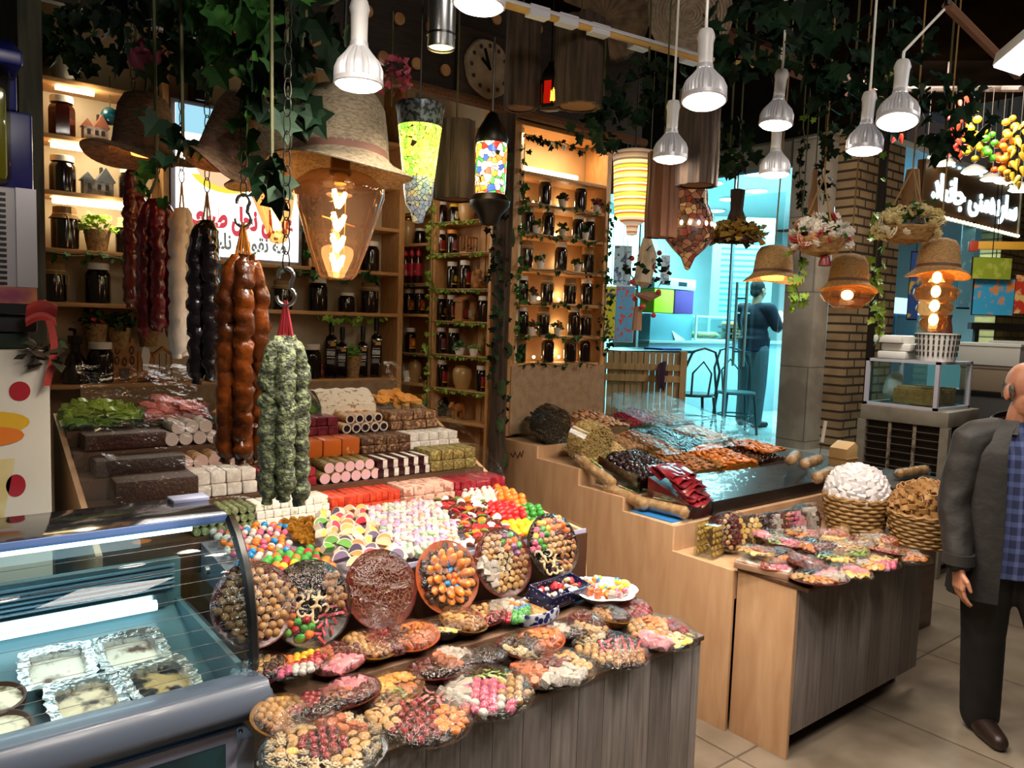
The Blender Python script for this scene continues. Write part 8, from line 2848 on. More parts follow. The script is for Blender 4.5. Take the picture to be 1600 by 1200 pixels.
# strings of bright vegetables over the juice shop
VEG = [(1492, 175, 240, 5.2, 'c02a20', 'red peppers', 'long'), (1508, 150, 245, 5.1, 'c8402a', 'red and pink peppers', 'long'), (1521, 170, 240, 5.0, 'e0c02a', 'yellow tomatoes', 'round'), (1535, 200, 250, 5.1, 'd8b82a', 'yellow lemons', 'round'), (1548, 205, 250, 5.0, '4aa82a', 'green peppers', 'round'), (1566, 215, 275, 5.0, 'd8602a', 'orange tomatoes', 'round'), (1580, 180, 280, 4.9, 'e0a02a', 'yellow orange gourds', 'round'), (1596, 190, 290, 4.8, 'e0b83a', 'golden gourds', 'long'), (1450, 218, 224, 5.2, 'c8b02a', 'a single yellow lemon', 'round'), (1405, 212, 218, 5.0, 'c02a20', 'a few red chillies', 'long')]
for px, y0, y1, D, c, lab, sh in VEG:
 p = dep(px, y0, D)
 k = D / FPX
 t = thing('vegetable_string', 'hanging string of artificial %s' % lab, 'garland', p, 0, 'strings of artificial vegetables')
 n = max(2, int((y1 - y0) / 7))
 m = M('veg_' + c, c, .3, rnd=.2)
 sme = (MB().ball((0, 0, 0), (.5, .5, .45), 9, 7) if sh == 'round' else MB().lathe([(0, -.9), (.14, -.6), (.3, 0), (.26, .4), (0, .5)], 8)).mesh('veg', m)
 for i in range(n):
  a = i * 2.4
  o = link('vegetable', sme, t, (math.cos(a) * .028, math.sin(a) * .028, -(y1 - y0) * k * (i + .5) / n), (random.uniform(-.6, .6), random.uniform(-.6, .6), a), random.uniform(.042, .056))
 MB().tube([(0, 0, -(y1 - y0) * k), (0, 0, .02), (0, 0, dep(px, 140, D).z - p.z)], .0022, 5).obj('string', DARKW, t)

t = thing('garland_pole', 'dark pole that the vegetable strings hang from', 'pole', (0, 0, 0))
MB().tube([dep(v[0], 139, v[3]) for v in sorted(VEG)], .02, 7).obj('pole_bar', DARKW, t)
q = dep(1480, 138, 5.16)
MB().tube([q, (q.x, q.y, 3.9)], .008, 6).obj('hanger', DARKW, t)

# ================================================================== people
SKIN = M('skin', 'b07a5e', .5, col2='a06a50', vs=12, sss=.15)


def limb(b, pts, rs, n=6):
 """a tapering limb through the joints, rounded at both ends"""
 P, Rr = [], []
 pts = [Vector(q) for q in pts]
 for i in range(len(pts) - 1):
  for j in range(n):
   u = j / n
   P.append(pts[i].lerp(pts[i + 1], u))
   Rr.append(rs[i] * (1 - u) + rs[i + 1] * u)
 P.append(pts[-1])
 Rr.append(rs[-1])
 b.tube(P, Rr, 12)
 b.ball(pts[0], rs[0], 10, 8)
 b.ball(pts[-1], rs[-1], 10, 8)


def hand(b, w, d, side, s=1.0, curl=.5, fwd=Vector((0, -1, 0))):
 """palm, four fingers and thumb; d is the way the hand hangs, fwd the thumb's side"""
 d = d.normalized()
 across = fwd.normalized()
 nrm = d.cross(across).normalized() * side
 for k in range(4):
  limb(b, [w + d * .01 * s + across * (.025 - .017 * k) * s, w + d * .085 * s + across * (.028 - .019 * k) * s], [.012 * s, .0125 * s], 3)
 L = (.068, .078, .072, .056)
 for k in range(4):
  a = w + d * .088 * s + across * (.028 - .019 * k) * s
  m1 = a + (d * math.cos(curl * .5) + nrm * math.sin(curl * .5)) * L[k] * .45 * s
  m2 = m1 + (d * math.cos(curl) + nrm * math.sin(curl)) * L[k] * .32 * s
  m3 = m2 + (d * math.cos(curl * 1.6) + nrm * math.sin(curl * 1.6)) * L[k] * .26 * s
  limb(b, [a, m1, m2, m3], [.0092 * s, .0088 * s, .008 * s, .0068 * s], 3)
 a = w + d * .03 * s + across * .03 * s
 limb(b, [a, a + (d * .6 + across * .7).normalized() * .035 * s + nrm * .006, a + (d * .85 + across * .45).normalized() * .066 * s + nrm * .016], [.0125 * s, .0105 * s, .008 * s], 3)


def head(b, c, s=1.0):
 b.ball(c + Vector((0, .012, .03)) * s, (.074 * s, .094 * s, .092 * s), 16, 12)
 b.ball(c + Vector((0, -.018, -.045)) * s, (.058 * s, .068 * s, .07 * s), 14, 10)
 b.ball(c + Vector((0, -.055, -.085)) * s, (.03 * s, .026 * s, .026 * s), 10, 8)
 limb(b, [c + Vector((0, -.085, .005)) * s, c + Vector((0, -.108, -.028)) * s], [.010 * s, .016 * s], 3)
 b.ball(c + Vector((0.012, -.098, -.033)) * s, .010 * s, 8, 6)
 b.ball(c + Vector((-.012, -.098, -.033)) * s, .010 * s, 8, 6)
 for q in (-1, 1):
  b.ball(c + Vector((.028 * q, -.080, .022)) * s, (.022 * s, .012 * s, .008 * s), 8, 6)
  b.ball(c + Vector((.036 * q, -.068, -.03)) * s, (.022 * s, .02 * s, .022 * s), 8, 6)
  b.ball(c + Vector((.078 * q, .012, -.008)) * s, (.010 * s, .022 * s, .034 * s), 8, 7)
 b.ball(c + Vector((0, -.088, -.058)) * s, (.026 * s, .012 * s, .007 * s), 8, 6)
 b.ball(c + Vector((0, -.086, -.068)) * s, (.022 * s, .012 * s, .007 * s), 8, 6)


def face_parts(t, c, s, brow):
 b = MB()
 for q in (-1, 1):
  b.ball(c + Vector((.030 * q, -.0765, .003)) * s, .0108 * s, 10, 8)
 b.obj('eye_white', M('eye_white', 'd8d0c8', .2), t)
 b = MB()
 for q in (-1, 1):
  b.ball(c + Vector((.030 * q, -.0855, .002)) * s, (.006 * s, .0035 * s, .006 * s), 8, 6)
 b.obj('iris', M('iris', '20120c', .15), t)
 b = MB()
 for q in (-1, 1):
  b.tube([c + Vector((x * q, y, z)) * s for x, y, z in ((.012, -.092, .023), (.03, -.092, .031), (.05, -.078, .024))], [.0025 * s, .003 * s, .002 * s], 6)
 b.obj('eyebrow', brow, t)
 MB().tube([c + Vector((x, y, -.063)) * s for x, y in ((-.024, -.088), (0, -.0985), (.024, -.088))], .002 * s, 5).obj('mouth_line', M('lip_dark', '6a3a30', .5), t)


# the man walking past: balding, dark open jacket over a checked shirt
q = onz(1600, 1180, 0)
mp = Vector((3.675, 1.18, 0))
man = thing('person', 'balding man in dark open jacket and blue checked shirt walking past the nut table', 'person', mp, math.atan2(-mp.y, -mp.x) + PI / 2 + R(32))
b = MB()
hc = Vector((0.0, -.035, 1.575))
head(b, hc)
limb(b, [Vector((0, .0, 1.40)), Vector((0, -.02, 1.50))], [.062, .056])
b.ball((0, .0, 1.22), (.155, .105, .22), 14, 10)
b.ball((0, .0, .98), (.15, .11, .16), 14, 10)
for s_ in (-1, 1):
 sh = Vector((.185 * s_, .01, 1.36))
 el = Vector((.245 * s_, .03 + .03 * s_, 1.08))
 wr = Vector((.255 * s_, -.04 + .05 * s_, .84))
 limb(b, [Vector((.08 * s_, 0, 1.37)), sh, el, wr], [.06, .056, .042, .028])
 hand(b, wr, (wr - el) * .7 + Vector((0, 0, -.1)), s_, 1.0, .55)
 hip = Vector((.085 * s_, 0, .90))
 kn = Vector((.095 * s_ + .065, -.10 * s_ - .02, .49))
 an = Vector((.095 * s_ + .14, -.13 * s_ + .04, .09))
 limb(b, [hip, kn, an], [.085, .056, .04])
 limb(b, [an, an + Vector((0.01 * s_, -.12, -.045))], [.034, .022])
fuse('body', b, SKIN, man, .0048, 3)
face_parts(man, hc, 1.0, M('grey_brow', '4a4038', .9))
b = MB()
for k in range(40):
 a = R(-20 + 220 * k / 39)
 b.ball(hc + Vector((.079 * math.cos(a), .012 + .096 * math.sin(a), .0 + .012 * math.sin(k * 1.7))), (.006, .006, .03), 6, 5)
fuse('short_hair', b, M('grey_hair', '2b2622', .9, col2='5a524a', vs=40), man, .005, 2)


def garment(sections, a0, a1, nu=36):
 """cloth hung round the trunk through elliptical sections (z, rx, ry, y), from angle a0 to a1"""
 n = len(sections)

 def fn(u, v):
  f = v * (n - 1)
  i = min(n - 2, int(f))
  k = f - i
  z, rx, ry, yy = [sections[i][j] * (1 - k) + sections[i + 1][j] * k for j in range(4)]
  a = a0 + (a1 - a0) * u
  fold = 1 + .018 * math.sin(9 * a + 6 * z) + .012 * math.sin(17 * a - 9 * z)
  return (rx * math.cos(a) * fold, yy + ry * math.sin(a) * fold, z)
 return MB().grid(fn, nu, 22)


def checks(name, c0, c1, sc=26):
 m, nt, nd, lk, b = _base(name)
 tc = nd.new('ShaderNodeTexCoord')
 sp = nd.new('ShaderNodeSeparateXYZ')
 lk.new(tc.outputs['Object'], sp.inputs[0])
 mx = nd.new('ShaderNodeMixRGB')
 mx.blend_type = 'ADD'
 mx.inputs[0].default_value = 1
 for i, ax in enumerate('XZ'):
  mu = nd.new('ShaderNodeMath')
  mu.operation = 'MULTIPLY'
  mu.inputs[1].default_value = sc if ax == 'X' else sc * .7
  lk.new(sp.outputs[ax], mu.inputs[0])
  fr = nd.new('ShaderNodeMath')
  fr.operation = 'FRACT'
  lk.new(mu.outputs[0], fr.inputs[0])
  rp = nd.new('ShaderNodeValToRGB')
  rp.color_ramp.interpolation = 'CONSTANT'
  rp.color_ramp.elements[0].color = lin(c0)
  rp.color_ramp.elements[1].color = lin(c1)
  rp.color_ramp.elements[1].position = .62
  lk.new(fr.outputs[0], rp.inputs[0])
  lk.new(rp.outputs[0], mx.inputs[1 + i])
 lk.new(mx.outputs[0], b.inputs['Base Color'])
 b.inputs['Roughness'].default_value = .85
 return m


JACK = M('dark_jacket', '1b1715', .65, col2='110e0d', vs=8, bump=.4, bs=18)
garment([(.80, .175, .13, 0), (.95, .175, .135, 0), (1.15, .178, .128, 0), (1.32, .18, .12, 0), (1.40, .14, .095, 0), (1.45, .075, .075, -.005)], 0, 2 * PI).obj('checked_shirt', checks('blue_check', '141a34', '3a4468'), man, smooth=60)
garment([(.70, .235, .175, 0.005), (.95, .225, .17, 0.005), (1.15, .222, .16, .005), (1.32, .225, .145, .005), (1.41, .17, .115, .005), (1.455, .10, .09, 0)], R(-90 + 26), R(270 - 30)).obj('open_jacket', JACK, man, smooth=60, solid=.012)
b = MB()
for s_ in (-1, 1):
 sh = Vector((.185 * s_, .01, 1.36))
 el = Vector((.245 * s_, .03 + .03 * s_, 1.08))
 wr = Vector((.253 * s_, -.03 + .05 * s_, .865))
 bb = MB()
 limb(bb, [Vector((.10 * s_, .005, 1.385)), sh, el, wr], [.075, .082, .068, .058], 8)
 for i, v in enumerate(bb.v):
  bb.v[i] = v + Vector((mnoise.noise(v * 14), mnoise.noise(v * 14 + Vector((5, 0, 0))), 0)) * .012
 fuse('sleeve', bb, JACK, man, .011, 3)
 MB().tube([wr + Vector((0, 0, .03)), wr + Vector((0, 0, -.015))], [.06, .062], 14).obj('cuff', M('jacket_cuff', '1c1a18', .7), man)
b = MB().grid(lambda u, v: ((.098 + .035 * v) * math.cos(R(-60 + 300 * u)), .0 + (.088 + .03 * v) * math.sin(R(-60 + 300 * u)), 1.47 - .055 * v + .02 * math.sin(R(300 * u))), 24, 4)
b.obj('collar', JACK, man, smooth=60, solid=.008)
b = MB()
b.ball((0, 0, .93), (.175, .135, .11), 14, 10)
for s_ in (-1, 1):
 hip = Vector((.085 * s_, 0, .90))
 kn = Vector((.095 * s_ + .065, -.10 * s_ - .02, .49))
 an = Vector((.095 * s_ + .14, -.13 * s_ + .05, .075))
 limb(b, [hip, kn, an], [.112, .088, .082], 10)
fuse('trousers', b, M('black_trousers', '161412', .8, col2='1e1b18', vs=12), man, .012, 4)
for s_ in (-1, 1):
 an = Vector((.095 * s_ + .14, -.13 * s_ + .05, .0))
 b = MB()
 b.ball(an + Vector((0, .0, .05)), (.056, .07, .06), 10, 8)
 limb(b, [an + Vector((0, 0, .055)), an + Vector((.01 * s_, -.08, .045)), an + Vector((.01 * s_, -.17, .034))], [.056, .052, .04])
 for i, v in enumerate(b.v):
  b.v[i] = Vector((v.x, v.y, max(.0, v.z)))
 fuse('shoe', b, M('brown_shoe', '2a1c16', .4), man, .008, 3)

# the man in the blue shop, seen from behind
q = dep(1171, 652, 9.1)
m2 = thing('person', 'man in navy polo and grey trousers, back turned, in the blue shop', 'person', (q.x, q.y, TB), YAW - PI / 2 + PI - R(58))
b = MB()
hc = Vector((0, -.03, 1.60))
head(b, hc)
limb(b, [Vector((0, 0, 1.42)), Vector((0, -.015, 1.52))], [.064, .056])
b.ball((0, 0, 1.24), (.165, .115, .23), 12, 9)
b.ball((0, 0, 1.0), (.15, .12, .16), 12, 9)
ARM2 = {1: ((.20, .0, 1.38), (.25, -.10, 1.14), (.14, -.32, 1.22)), -1: ((-.20, .0, 1.38), (-.26, -.10, 1.15), (-.16, -.32, 1.28))}
for s_ in (-1, 1):
 sh, el, wr = [Vector(v) for v in ARM2[s_]]
 limb(b, [Vector((.08 * s_, 0, 1.38)), sh, el, wr], [.062, .058, .042, .028])
 hand(b, wr, wr - el, s_, 1.0, .8, Vector((0, 0, 1)))
 limb(b, [Vector((.09 * s_, 0, .92)), Vector((.10 * s_, -.01, .5)), Vector((.10 * s_, .02, .09))], [.085, .058, .042])
 limb(b, [Vector((.10 * s_, .02, .06)), Vector((.12 * s_, -.13, .035))], [.036, .032])
fuse('body', b, SKIN, m2, .007, 3)
face_parts(m2, hc, 1.0, M('dark_brow', '1a1210', .9))
b = MB().ball(hc + Vector((0, .022, .04)), (.082, .094, .09), 14, 10).ball(hc + Vector((0, .06, -.02)), (.068, .05, .06), 12, 9)
fuse('short_hair', b, M('black_hair', '0e0b0a', .8), m2, .008, 2)
POLO = M('navy_polo', '0e1426', .85)
b = MB()
b.ball((0, 0, 1.26), (.195, .135, .2), 14, 10)
b.ball((0, .0, 1.05), (.185, .14, .2), 14, 10)
b.tube([(0, 0, .88), (0, 0, 1.05)], [.178, .185], 18)
limb(b, [Vector((-.17, 0, 1.385)), Vector((.17, 0, 1.385))], [.075, .075])
for s_ in (-1, 1):
 sh, el, wr = [Vector(v) for v in ARM2[s_]]
 limb(b, [sh, sh.lerp(el, .82)], [.082, .072])
fuse('polo_shirt', b, POLO, m2, .012, 4)
b = MB()
b.ball((0, 0, .93), (.175, .14, .11), 14, 10)
for s_ in (-1, 1):
 limb(b, [Vector((.09 * s_, 0, .9)), Vector((.10 * s_, -.01, .5)), Vector((.10 * s_, .02, .07))], [.112, .088, .075], 8)
fuse('trousers', b, M('grey_trousers', '5e666c', .85), m2, .012, 4)
for s_ in (-1, 1):
 b = MB()
 b.ball((.10 * s_, .03, .04), (.045, .06, .045), 9, 7)
 limb(b, [Vector((.10 * s_, .02, .04)), Vector((.12 * s_, -.14, .03))], [.044, .036])
 for i, v in enumerate(b.v):
  b.v[i] = Vector((v.x, v.y, max(.0, v.z)))
 fuse('shoe', b, BLACK, m2, .01, 2)
p2 = Matrix.LocRotScale(m2.location, m2.rotation_euler, None) @ Vector((0, -.42, 1.30))
t = thing('paper_packet', 'white paper packet held by the man in the navy polo', 'packet', p2, (.5, .2, YAW))
pbox('packet_body', WHITE, t, -.06, .06, -.04, .04, -.02, .06, .01)

# ================================================================== ivy, wreaths and hung ornaments
random.seed(81)
_h = [(0, 0), (.22, -.12), (.5, .02), (.36, .28), (.55, .55), (.24, .6), (0, 1.0)]
LEAFP = _h + [(-x, y) for x, y in reversed(_h[1:-1])]


def leaf(b, p, s, rot):
 b.at(p, rot)
 n = len(LEAFP)
 b.add([(x * s, y * s, -abs(x) * s * .35 + .12 * s * y * y * -1) for x, y in LEAFP] + [(0, .35 * s, .02 * s)], [(i, (i + 1) % n, n) for i in range(n)])


def garland(label, pts, n, s, lm, spread=.05, name='ivy_garland', stem=.003, group=None, cat='ivy'):
 pts = [Vector(p) for p in pts]
 o0 = pts[0]
 t = thing(name, label, cat, o0, 0, group)
 MB().tube([p - o0 for p in pts], stem, 5).obj('vine', VINE, t)
 b = MB()
 for i in range(n):
  f = random.random() * (len(pts) - 1)
  k = min(len(pts) - 2, int(f))
  p = pts[k].lerp(pts[k + 1], f - k) - o0
  d = Vector((random.uniform(-1, 1), random.uniform(-1, 1), random.uniform(-.8, .6))) * spread
  leaf(b, p + d, s * random.uniform(.6, 1.2), (random.uniform(-2.6, -.6), random.uniform(-.5, .5), YAW - PI / 2 + random.uniform(-1.2, 1.2)))
 b.at()
 b.obj('ivy_leaves', lm, t, smooth=0)
 return t


def mass(label, px, py, D, rx, rz, n, s, lm, name='ivy_clump', ry=.15):
 p = dep(px, py, D)
 t = thing(name, label, 'ivy', p)
 b = MB()
 for i in range(n):
  a, e = random.uniform(0, 6.28), random.uniform(-1.5, 1.5)
  rr = random.random() ** .4
  d = Vector((math.cos(a) * math.cos(e), math.sin(a) * math.cos(e), math.sin(e))) * rr
  side = RT * d.x * rx + FW * d.y * ry + Vector((0, 0, 1)) * d.z * rz
  leaf(b, side, s * random.uniform(.6, 1.25), (random.uniform(-2.6, -.5), random.uniform(-.6, .6), YAW - PI / 2 + random.uniform(-1.3, 1.3)))
 b.at()
 b.obj('ivy_leaves', lm, t, smooth=0)
 MB().tube([(0, 0, -rz * .8), (.02, .01, 0), (0, 0, max(.1, 3.62 - p.z))], .005, 5).obj('vine', VINE, t)
 return t


# overhead foliage
for px, py, D, rx, rz, n, s, lm, lab in ((400, 90, 2.0, .14, .20, 40, .085, IVY, 'clump of large green ivy leaves above the brown hats'), (470, 30, 2.1, .14, .12, 36, .08, IVYD, 'dark ivy clump at the upper edge beside the hanging spot bulb'), (300, 50, 2.3, .2, .14, 60, .07, IVYD, 'dark ivy clump over the lit sign'), (440, 150, 2.0, .09, .12, 22, .085, IVYD, 'drooping ivy sprig between the grey hat and the big hat lamp'),
                                       (275, 215, 2.0, .05, .08, 10, .06, IVYD, 'few green ivy leaves hanging before the brown hat'), (235, 275, 2.2, .03, .06, 9, .05, IVY, 'small ivy sprig hanging above the burgundy nut strings'), (345, 20, 2.0, .1, .1, 22, .08, IVY, 'ivy sprig round the small red lantern'),
                                       (415, 250, 1.85, .06, .07, 10, .075, IVYD, 'dark ivy leaves over the brim of the tilted dark hat'), (205, 40, 2.5, .2, .13, 60, .06, IVYD, 'dark mass of leaves round the dried rose at the upper edge'), (115, 55, 2.7, .11, .11, 44, .06, IVYD, 'dusty dark leaves over the highest shelf'),
                                       (1180, 40, 2.7, .22, .14, 60, .075, IVYD, 'dark ivy over the lamps next to the coiled straw plate'), (1290, 80, 3.0, .25, .2, 80, .075, IVYD, 'thick dark ivy hanging before the brown beam'), (1390, 100, 3.0, .2, .22, 70, .07, IVYD, 'thick dark ivy round the slanting rod'), (1480, 170, 3.6, .25, .2, 60, .08, IVYD, 'dark ivy beside the vegetable strings'), (1330, 190, 3.4, .15, .14, 40, .06, IVYD, 'dark ivy above the lowest spot bulb'),
                                       (940, 190, 3.5, .16, .12, 60, .06, IVYD, 'dark ivy on top of the jar rack'), (1010, 140, 3.3, .2, .14, 60, .06, IVYD, 'dark ivy under the lamp rail'), (1140, 230, 3.5, .15, .12, 40, .06, IVYD, 'dark ivy behind the tilted spot bulb'), (550, 190, 3.2, .1, .1, 30, .06, IVYD, 'dark ivy behind the crown of the big hat')):
 mass(lab, px, py, D, rx, rz, n, s, lm)
# garlands that hang down
def drop(label, px0, py0, px1, py1, D, n, s, lm, spread=.03, **k):
 a, c = dep(px0, py0, D), dep(px1, py1, D)
 m = [a.lerp(c, u) + RT * .012 * math.sin(9 * u) for u in [i / 8 for i in range(9)]]
 return garland(label, [Vector((a.x, a.y, 3.62))] + m, n, s, lm, spread, **k)


drop('bright ivy trail hanging before the dark pipe of the brick wall', 1368, 330, 1372, 530, 4.4, 60, .05, M('bright_ivy', '6f9a2c', .45, col2='9abf48', vs=9, rnd=.2), .03)
drop('lime ivy trail hanging before the grey pillar', 1250, 400, 1245, 480, 3.7, 34, .045, LIME, .03)
drop('thin ivy trail along the pillar edge under the pair of bulbs', 1255, 200, 1250, 330, 3.9, 40, .035, IVYD, .02)
drop('ivy trail hanging at the upper right of the pillar', 1290, 200, 1285, 320, 4.2, 46, .04, IVYD, .03)
for (x, y0, y1), lab in (((776, 200, 430), 'ivy trail winding down the upper plank post'), ((778, 420, 700), 'ivy trail winding down the lower plank post')):
 a, c = ony(x, y0, 3.60), ony(x, y1, 3.60)
 garland(lab, [a.lerp(c, i / 10) + Vector((.02 * math.sin(i), 0, 0)) for i in range(11)], 90, .045, IVYD, .05)
a = Vector((2.92, 3.65, 2.93))
garland('ivy trail along the top board of the jar rack', [a + Vector((.08 * i, 0, .01 * math.sin(i * 2) - .03)) for i in range(10)], 46, .035, IVYD, .03)
garland('ivy trail down the plank side of the jar rack', [Vector((2.94, 3.65, 2.85 - .13 * i)) for i in range(11)], 90, .035, IVY, .035)
garland('ivy trail down the outer side of the jar rack', [Vector((3.66, 3.64, 2.6 - .11 * i)) for i in range(10)], 80, .035, IVY, .04)
for i, z in enumerate(RZ[1:]):
 garland('short ivy trail lying along the %s shelf edge of the jar rack' % RW[i], [Vector((2.95 + .11 * k, 3.655, z - .005 + .012 * math.sin(k * 2 + i))) for k in range(7)], 18, .032, IVY, .02)
for zs, x0, x1, word, ln in ((ZA, .03, .52, 'near', 40), (ZB, .55, .95, 'far', 12)):
 for i, z in enumerate(zs[1:7]):
  if word == 'far' and i % 2:
   continue
  garland('fine green trail along the %s shelf edge of the %s bay' % (ORD[i], word), [SB @ Vector((x0 + (x1 - x0) * k / 6, .012, z - .008)) for k in range(7)], ln, .022, LIME if word == 'near' else IVY, .012)
garland('ivy trail between the two bays of the side shelves', [SB @ Vector((.53, .02, 2.6 - .15 * k)) for k in range(11)], 110, .03, LIME, .03)
garland('ivy trail under the shelf edge over the oil bottles', [Vector((1.95 + .1 * k, 4.385, 1.79 - .012 * (k % 2))) for k in range(6)], 16, .05, LIME, .02)
garland('ivy trail on the shelf edge under the lit sign', [Vector((1.75 + .13 * k, 4.385, 2.06 - .02 * (k % 2))) for k in range(6)], 30, .05, IVY, .04)
garland('ivy trail beside the lit sign edge', [Vector((1.92, 4.38, 2.75 - .12 * k)) for k in range(6)], 26, .05, IVY, .03)
garland('ivy trail along the second shelf edge of the wall bank', [Vector((.56 + .12 * k, 4.385, 2.06 - .015 * (k % 2))) for k in range(5)], 16, .045, IVY, .03)
# dried rose and pink blossom
p = dep(228, 88, 2.3)
t = thing('dried_rose', 'large dusty pink rose hanging in the dark foliage', 'flower', p, (R(70), 0, YAW - PI / 2))
b = MB()
for r_, n_ in ((.045, 7), (.032, 6), (.018, 5)):
 for k in range(n_):
  a = 2 * PI * k / n_ + r_ * 30
  b.at((math.cos(a) * r_, math.sin(a) * r_, .02 - r_ * .2), (0, -.9 + r_ * 6, a)).ball((0, 0, .012), (.006, .024, .026), 8, 6)
b.obj('rose_petals', M('dusty_rose', '8a3a4c', .7, col2='b05a6c', vs=12), t)
MB().tube([(0, 0, 0), (0, .03, -.12)], .004, 5).obj('stem', VINE, t)
p = dep(612, 135, 3.2)
t = thing('pink_blossom', 'pink blossom spray between the big hat and the mosaic lantern', 'flower', p)
b = MB()
leaf_tuft(b, (0, 0, 0), .11, 60, .035, 1.1, 4)
b.obj('petals', PINKF, t, smooth=0)
MB().tube([(0, 0, -.08), (0, 0, .3)], .004, 5).obj('stem', VINE, t)

# hung wreath baskets and dried bunches
for px, py, D, rx, rz, cols, lab in ((1282, 372, 3.6, .13, .10, ('d8cfc0', 'c98a6a', 'b03a3a', '7a8a3a'), 'hanging wreath of white, peach and red artificial roses before the pillar'), (1420, 355, 3.7, .15, .095, ('d8c890', 'c8b070', 'e4dcc0', '7a8a3a'), 'hanging wreath of cream lilies before the brick wall')):
 p = dep(px, py, D)
 t = thing('flower_wreath', lab, 'wreath', p)
 rng = random.Random(px)
 flo = [recol(KIND['rose'][1], M('wreath_' + c, c, .6, rnd=.15)) for c in cols]
 for i in range(84):
  a, e = rng.uniform(0, 6.28), rng.uniform(-.5, 1.2)
  d = RT * math.cos(a) * math.cos(e) * rx + FW * math.sin(a) * math.cos(e) * rx * .8 + Vector((0, 0, 1)) * math.sin(e) * rz
  link('blossom', flo[0 if i % 2 else rng.randrange(3)], t, d, (rng.uniform(-1.2, 1.2), rng.uniform(-1.2, 1.2), a), rng.uniform(.045, .07))
 b = MB()
 leaf_tuft(b, (0, 0, .02), rx * 1.05, 50, .045, .7, px)
 b.obj('leaves', IVY, t, smooth=0)
 MB().lathe([(0, -rz * .9), (rx * .6, -rz * .7), (rx * .9, -rz * .1), (rx * .85, 0), (0, 0)], 18).obj('wicker_base', WICK, t)
 b = MB()
 for a in (0, 2.1, 4.2):
  b.tube([(rx * .8 * math.cos(a), rx * .8 * math.sin(a), 0), (0, 0, .28), (0, 0, 3.62 - p.z)], .004, 5)
 b.obj('cord', M('jute_cord', 'a08050', .9), t)
 if px == 1282:
  MB().at((0, -.03, -.13)).lathe([(.03, 0), (.028, .02), (.02, .045), (0, .05)], 12).obj('red_bell', M('bell_red', '7a1c1c', .4), t)
p = dep(1148, 372, 3.9)
t = thing('dried_bunch', 'upside down bunch of dried yellow flowers hanging before the glass shop', 'flowers', p)
b = MB()
leaf_tuft(b, (0, 0, 0), .15, 520, .042, .6, 12)
b.obj('dried_flowers', M('dried_yellow', 'b08a3a', .8, col2='7a6a2a', vs=14), t, smooth=0)
MB().lathe([(.11, -.02), (.06, .05), (.03, .14), (.035, .24), (0, .25)], 14, lambda a: 1 + .1 * math.sin(5 * a)).obj('bark_stalks', BARK, t)
MB().tube([(0, 0, .25), (0, 0, 3.62 - p.z)], .004, 5).obj('cord', VINE, t)
p = dep(1008, 430, 3.9)
t = thing('driftwood_ornament', 'white driftwood ornament with red buds hanging under the beaded lantern', 'ornament', p)
MB().tube([(.0, 0, .19), (.01, 0, .1), (-.02, 0, -.04), (-.01, 0, -.06)], [.02, .05, .045, .01], 9).obj('driftwood', M('pale_driftwood', 'd0c4b4', .8, col2='a89a86', vs=8, stretch=(4, 4, .6)), t)
MB().tube([(-.05, 0, -.1), (.02, 0, -.11), (.12, 0, -.09)], [.01, .03, .01], 8).tube([(-.04, 0, -.16), (-.045, 0, -.28)], [.02, .025], 8).obj('brown_branch', M('brown_branch', '7a5a44', .8), t)
b = MB()
leaf_tuft(b, (0, 0, -.02), .14, 46, .045, 1.1, 6)
b.obj('leaves', IVYD, t, smooth=0)
b = MB()
for k in range(9):
 a = k * 2.4
 b.ball((.1 * math.cos(a), .04 * math.sin(a), .12 - .04 * k), .014, 8, 6)
b.obj('red_bud', M('red_bud', 'b02a2e', .4), t)
MB().tube([(0, 0, .18), (0, 0, 3.62 - p.z)], .003, 5).obj('cord', VINE, t)
p = dep(1272, 300, 4.2)
t = thing('wooden_spoon', 'pale carved wooden piece hanging over the rose wreath', 'ornament', p)
MB().tube([(0, 0, .12), (0, 0, 0), (.0, 0, -.14)], [.012, .02, .035], 10).obj('carved_wood', M('pale_wood', 'a8805a', .7), t)
MB().tube([(0, 0, .12), (0, 0, 3.62 - p.z)], .003, 5).obj('cord', VINE, t)
p = dep(1424, 300, 4.2)
t = thing('bark_cone', 'tan bark cone hanging over the cream lily wreath', 'ornament', p)
MB().lathe([(0, -.14), (.05, -.13), (.045, 0), (.03, .12), (0, .13)], 14, lambda a: 1 + .08 * math.sin(6 * a)).obj('bark_shell', M('tan_bark', '94704e', .9, col2='6a4c34', vs=12), t)
MB().tube([(0, 0, .13), (0, 0, 3.62 - p.z)], .003, 5).obj('cord', VINE, t)
# trunk-like dark post between side shelves and jar rack
t = thing('rustic_post', 'dark rustic post wrapped in moss between the side shelves and the jar rack', 'post', (2.765, 3.60, 0))
MB().lathe([(0, 0), (.055, 0), (.05, .8), (.045, 1.6), (.05, 2.4), (.048, 2.98), (0, 2.98)], 16, lambda a: 1 + .1 * math.sin(5 * a) + .05 * math.sin(9 * a)).obj('bark', BARK, t)
b = MB()
for k in range(12):
 b.ball((.03 * math.cos(k * 2.1), -.035 + .01 * math.sin(k), .3 + .22 * k), (.03, .02, .05), 8, 6, .4, 3, k)
b.obj('moss', M('moss', '2c3a1c', .95, col2='42522a', vs=20), t)
t = thing('roof_beam', 'brown timber beam crossing high above the passage', 'beam', (0, 0, 0))
a, c = dep(1130, 60, 3.9), dep(1370, 150, 5.2)
MB().tube([a, c], .07, 4).obj('timber', M('beam_brown', '5a3422', .7), t, smooth=0)
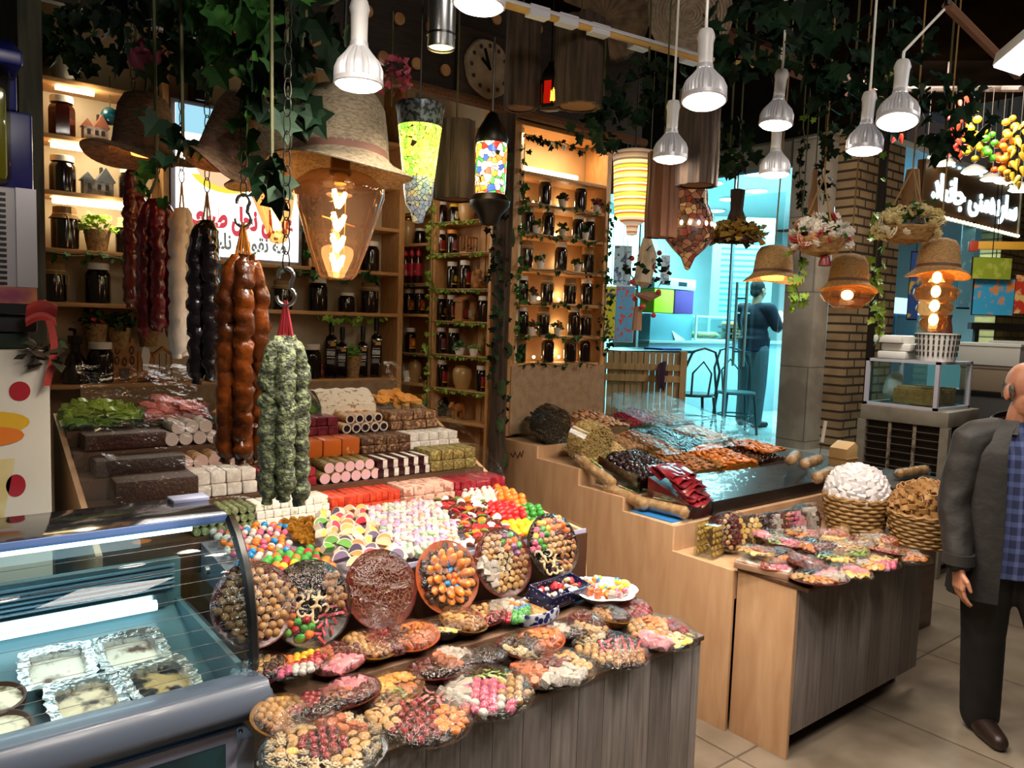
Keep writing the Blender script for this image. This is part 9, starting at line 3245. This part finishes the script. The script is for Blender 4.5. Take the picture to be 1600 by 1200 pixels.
MB().tube([a + Vector((0, 0, .05)), Vector((a.x, a.y, 3.62))], .02, 6).obj('hanger', DARKW, t)

# ================================================================== pieces of parts go one level deeper
SUBS = {'honey_sign': {'lit_face': ('red_script', 'grey_script', 'bowl_picture', 'honey_picture', 'comb_picture', 'sky_picture')}, 'name_board': {'board_face': ('white_script',), 'pale_frame': ('border_bulb',)},
  'hat_lamp': {'straw_hat': ('hat_band',), 'amber_bulb': ('filament', 'wire_frame'), 'amber_globe': ('filament',), 'ringed_bulb': ('filament',)}, 'display_freezer': {'poster_frame': ('poster',), 'curved_glass': ('heating_wire',), 'end_glass': ('glass_seal', 'glass_clamp')},
  'fig_string': {'cellophane_wrap': ('sticker',)}, 'fruit_cabinet': {'cabinet_side': ('fruit_print',)}, 'slush_machine': {'machine_base': ('vent_slot', 'orange_trim', 'edge_strip'), 'drink_tank': ('yellow_drink',)}, 'spot_bulb': {'finned_housing': ('lens',), 'socket': ('cord_end',)},
  'oil_bottle': {'label': ('bottle_writing',)}, 'wall_clock': {'dial': ('hour_mark', 'hour_hand', 'minute_hand')}, 'mosaic_lantern': {'lit_mosaic': ('inner_bulb',)}, 'house_figurine': {'house_wall': ('window_opening',), 'house_top': ('chimney',)}, 'lamp_rail': {'rail_bar': ('clip', 'cable')},
  'person': {'body': ('eye_white', 'iris', 'eyebrow', 'mouth_line'), 'open_jacket': ('collar',)}, 'honey_jar': {'cloth_cover': ('raffia_tie',)}, 'plastic_basket': {'basket_wall': ('slot',)}, 'drinks_dispenser': {'white_lid': ('lid_grille',)}, 'price_board': {'board_face': ('price_line',)}, 'air_cooler': {'wet_pad': ('louvre_slat', 'divider')}}
base_ = lambda n: n.split('.')[0]
KIDS = {}
for o in sc.objects:
 if o.parent is not None and o.parent.parent is None:
  KIDS.setdefault(o.parent.name, []).append(o)
for rn, kids in KIDS.items():
 for part, subs in SUBS.get(base_(rn), {}).items():
  ps = [k for k in kids if base_(k.name) == part]
  if ps:
   for k in kids:
    if base_(k.name) in subs:
     k.parent = ps[0]
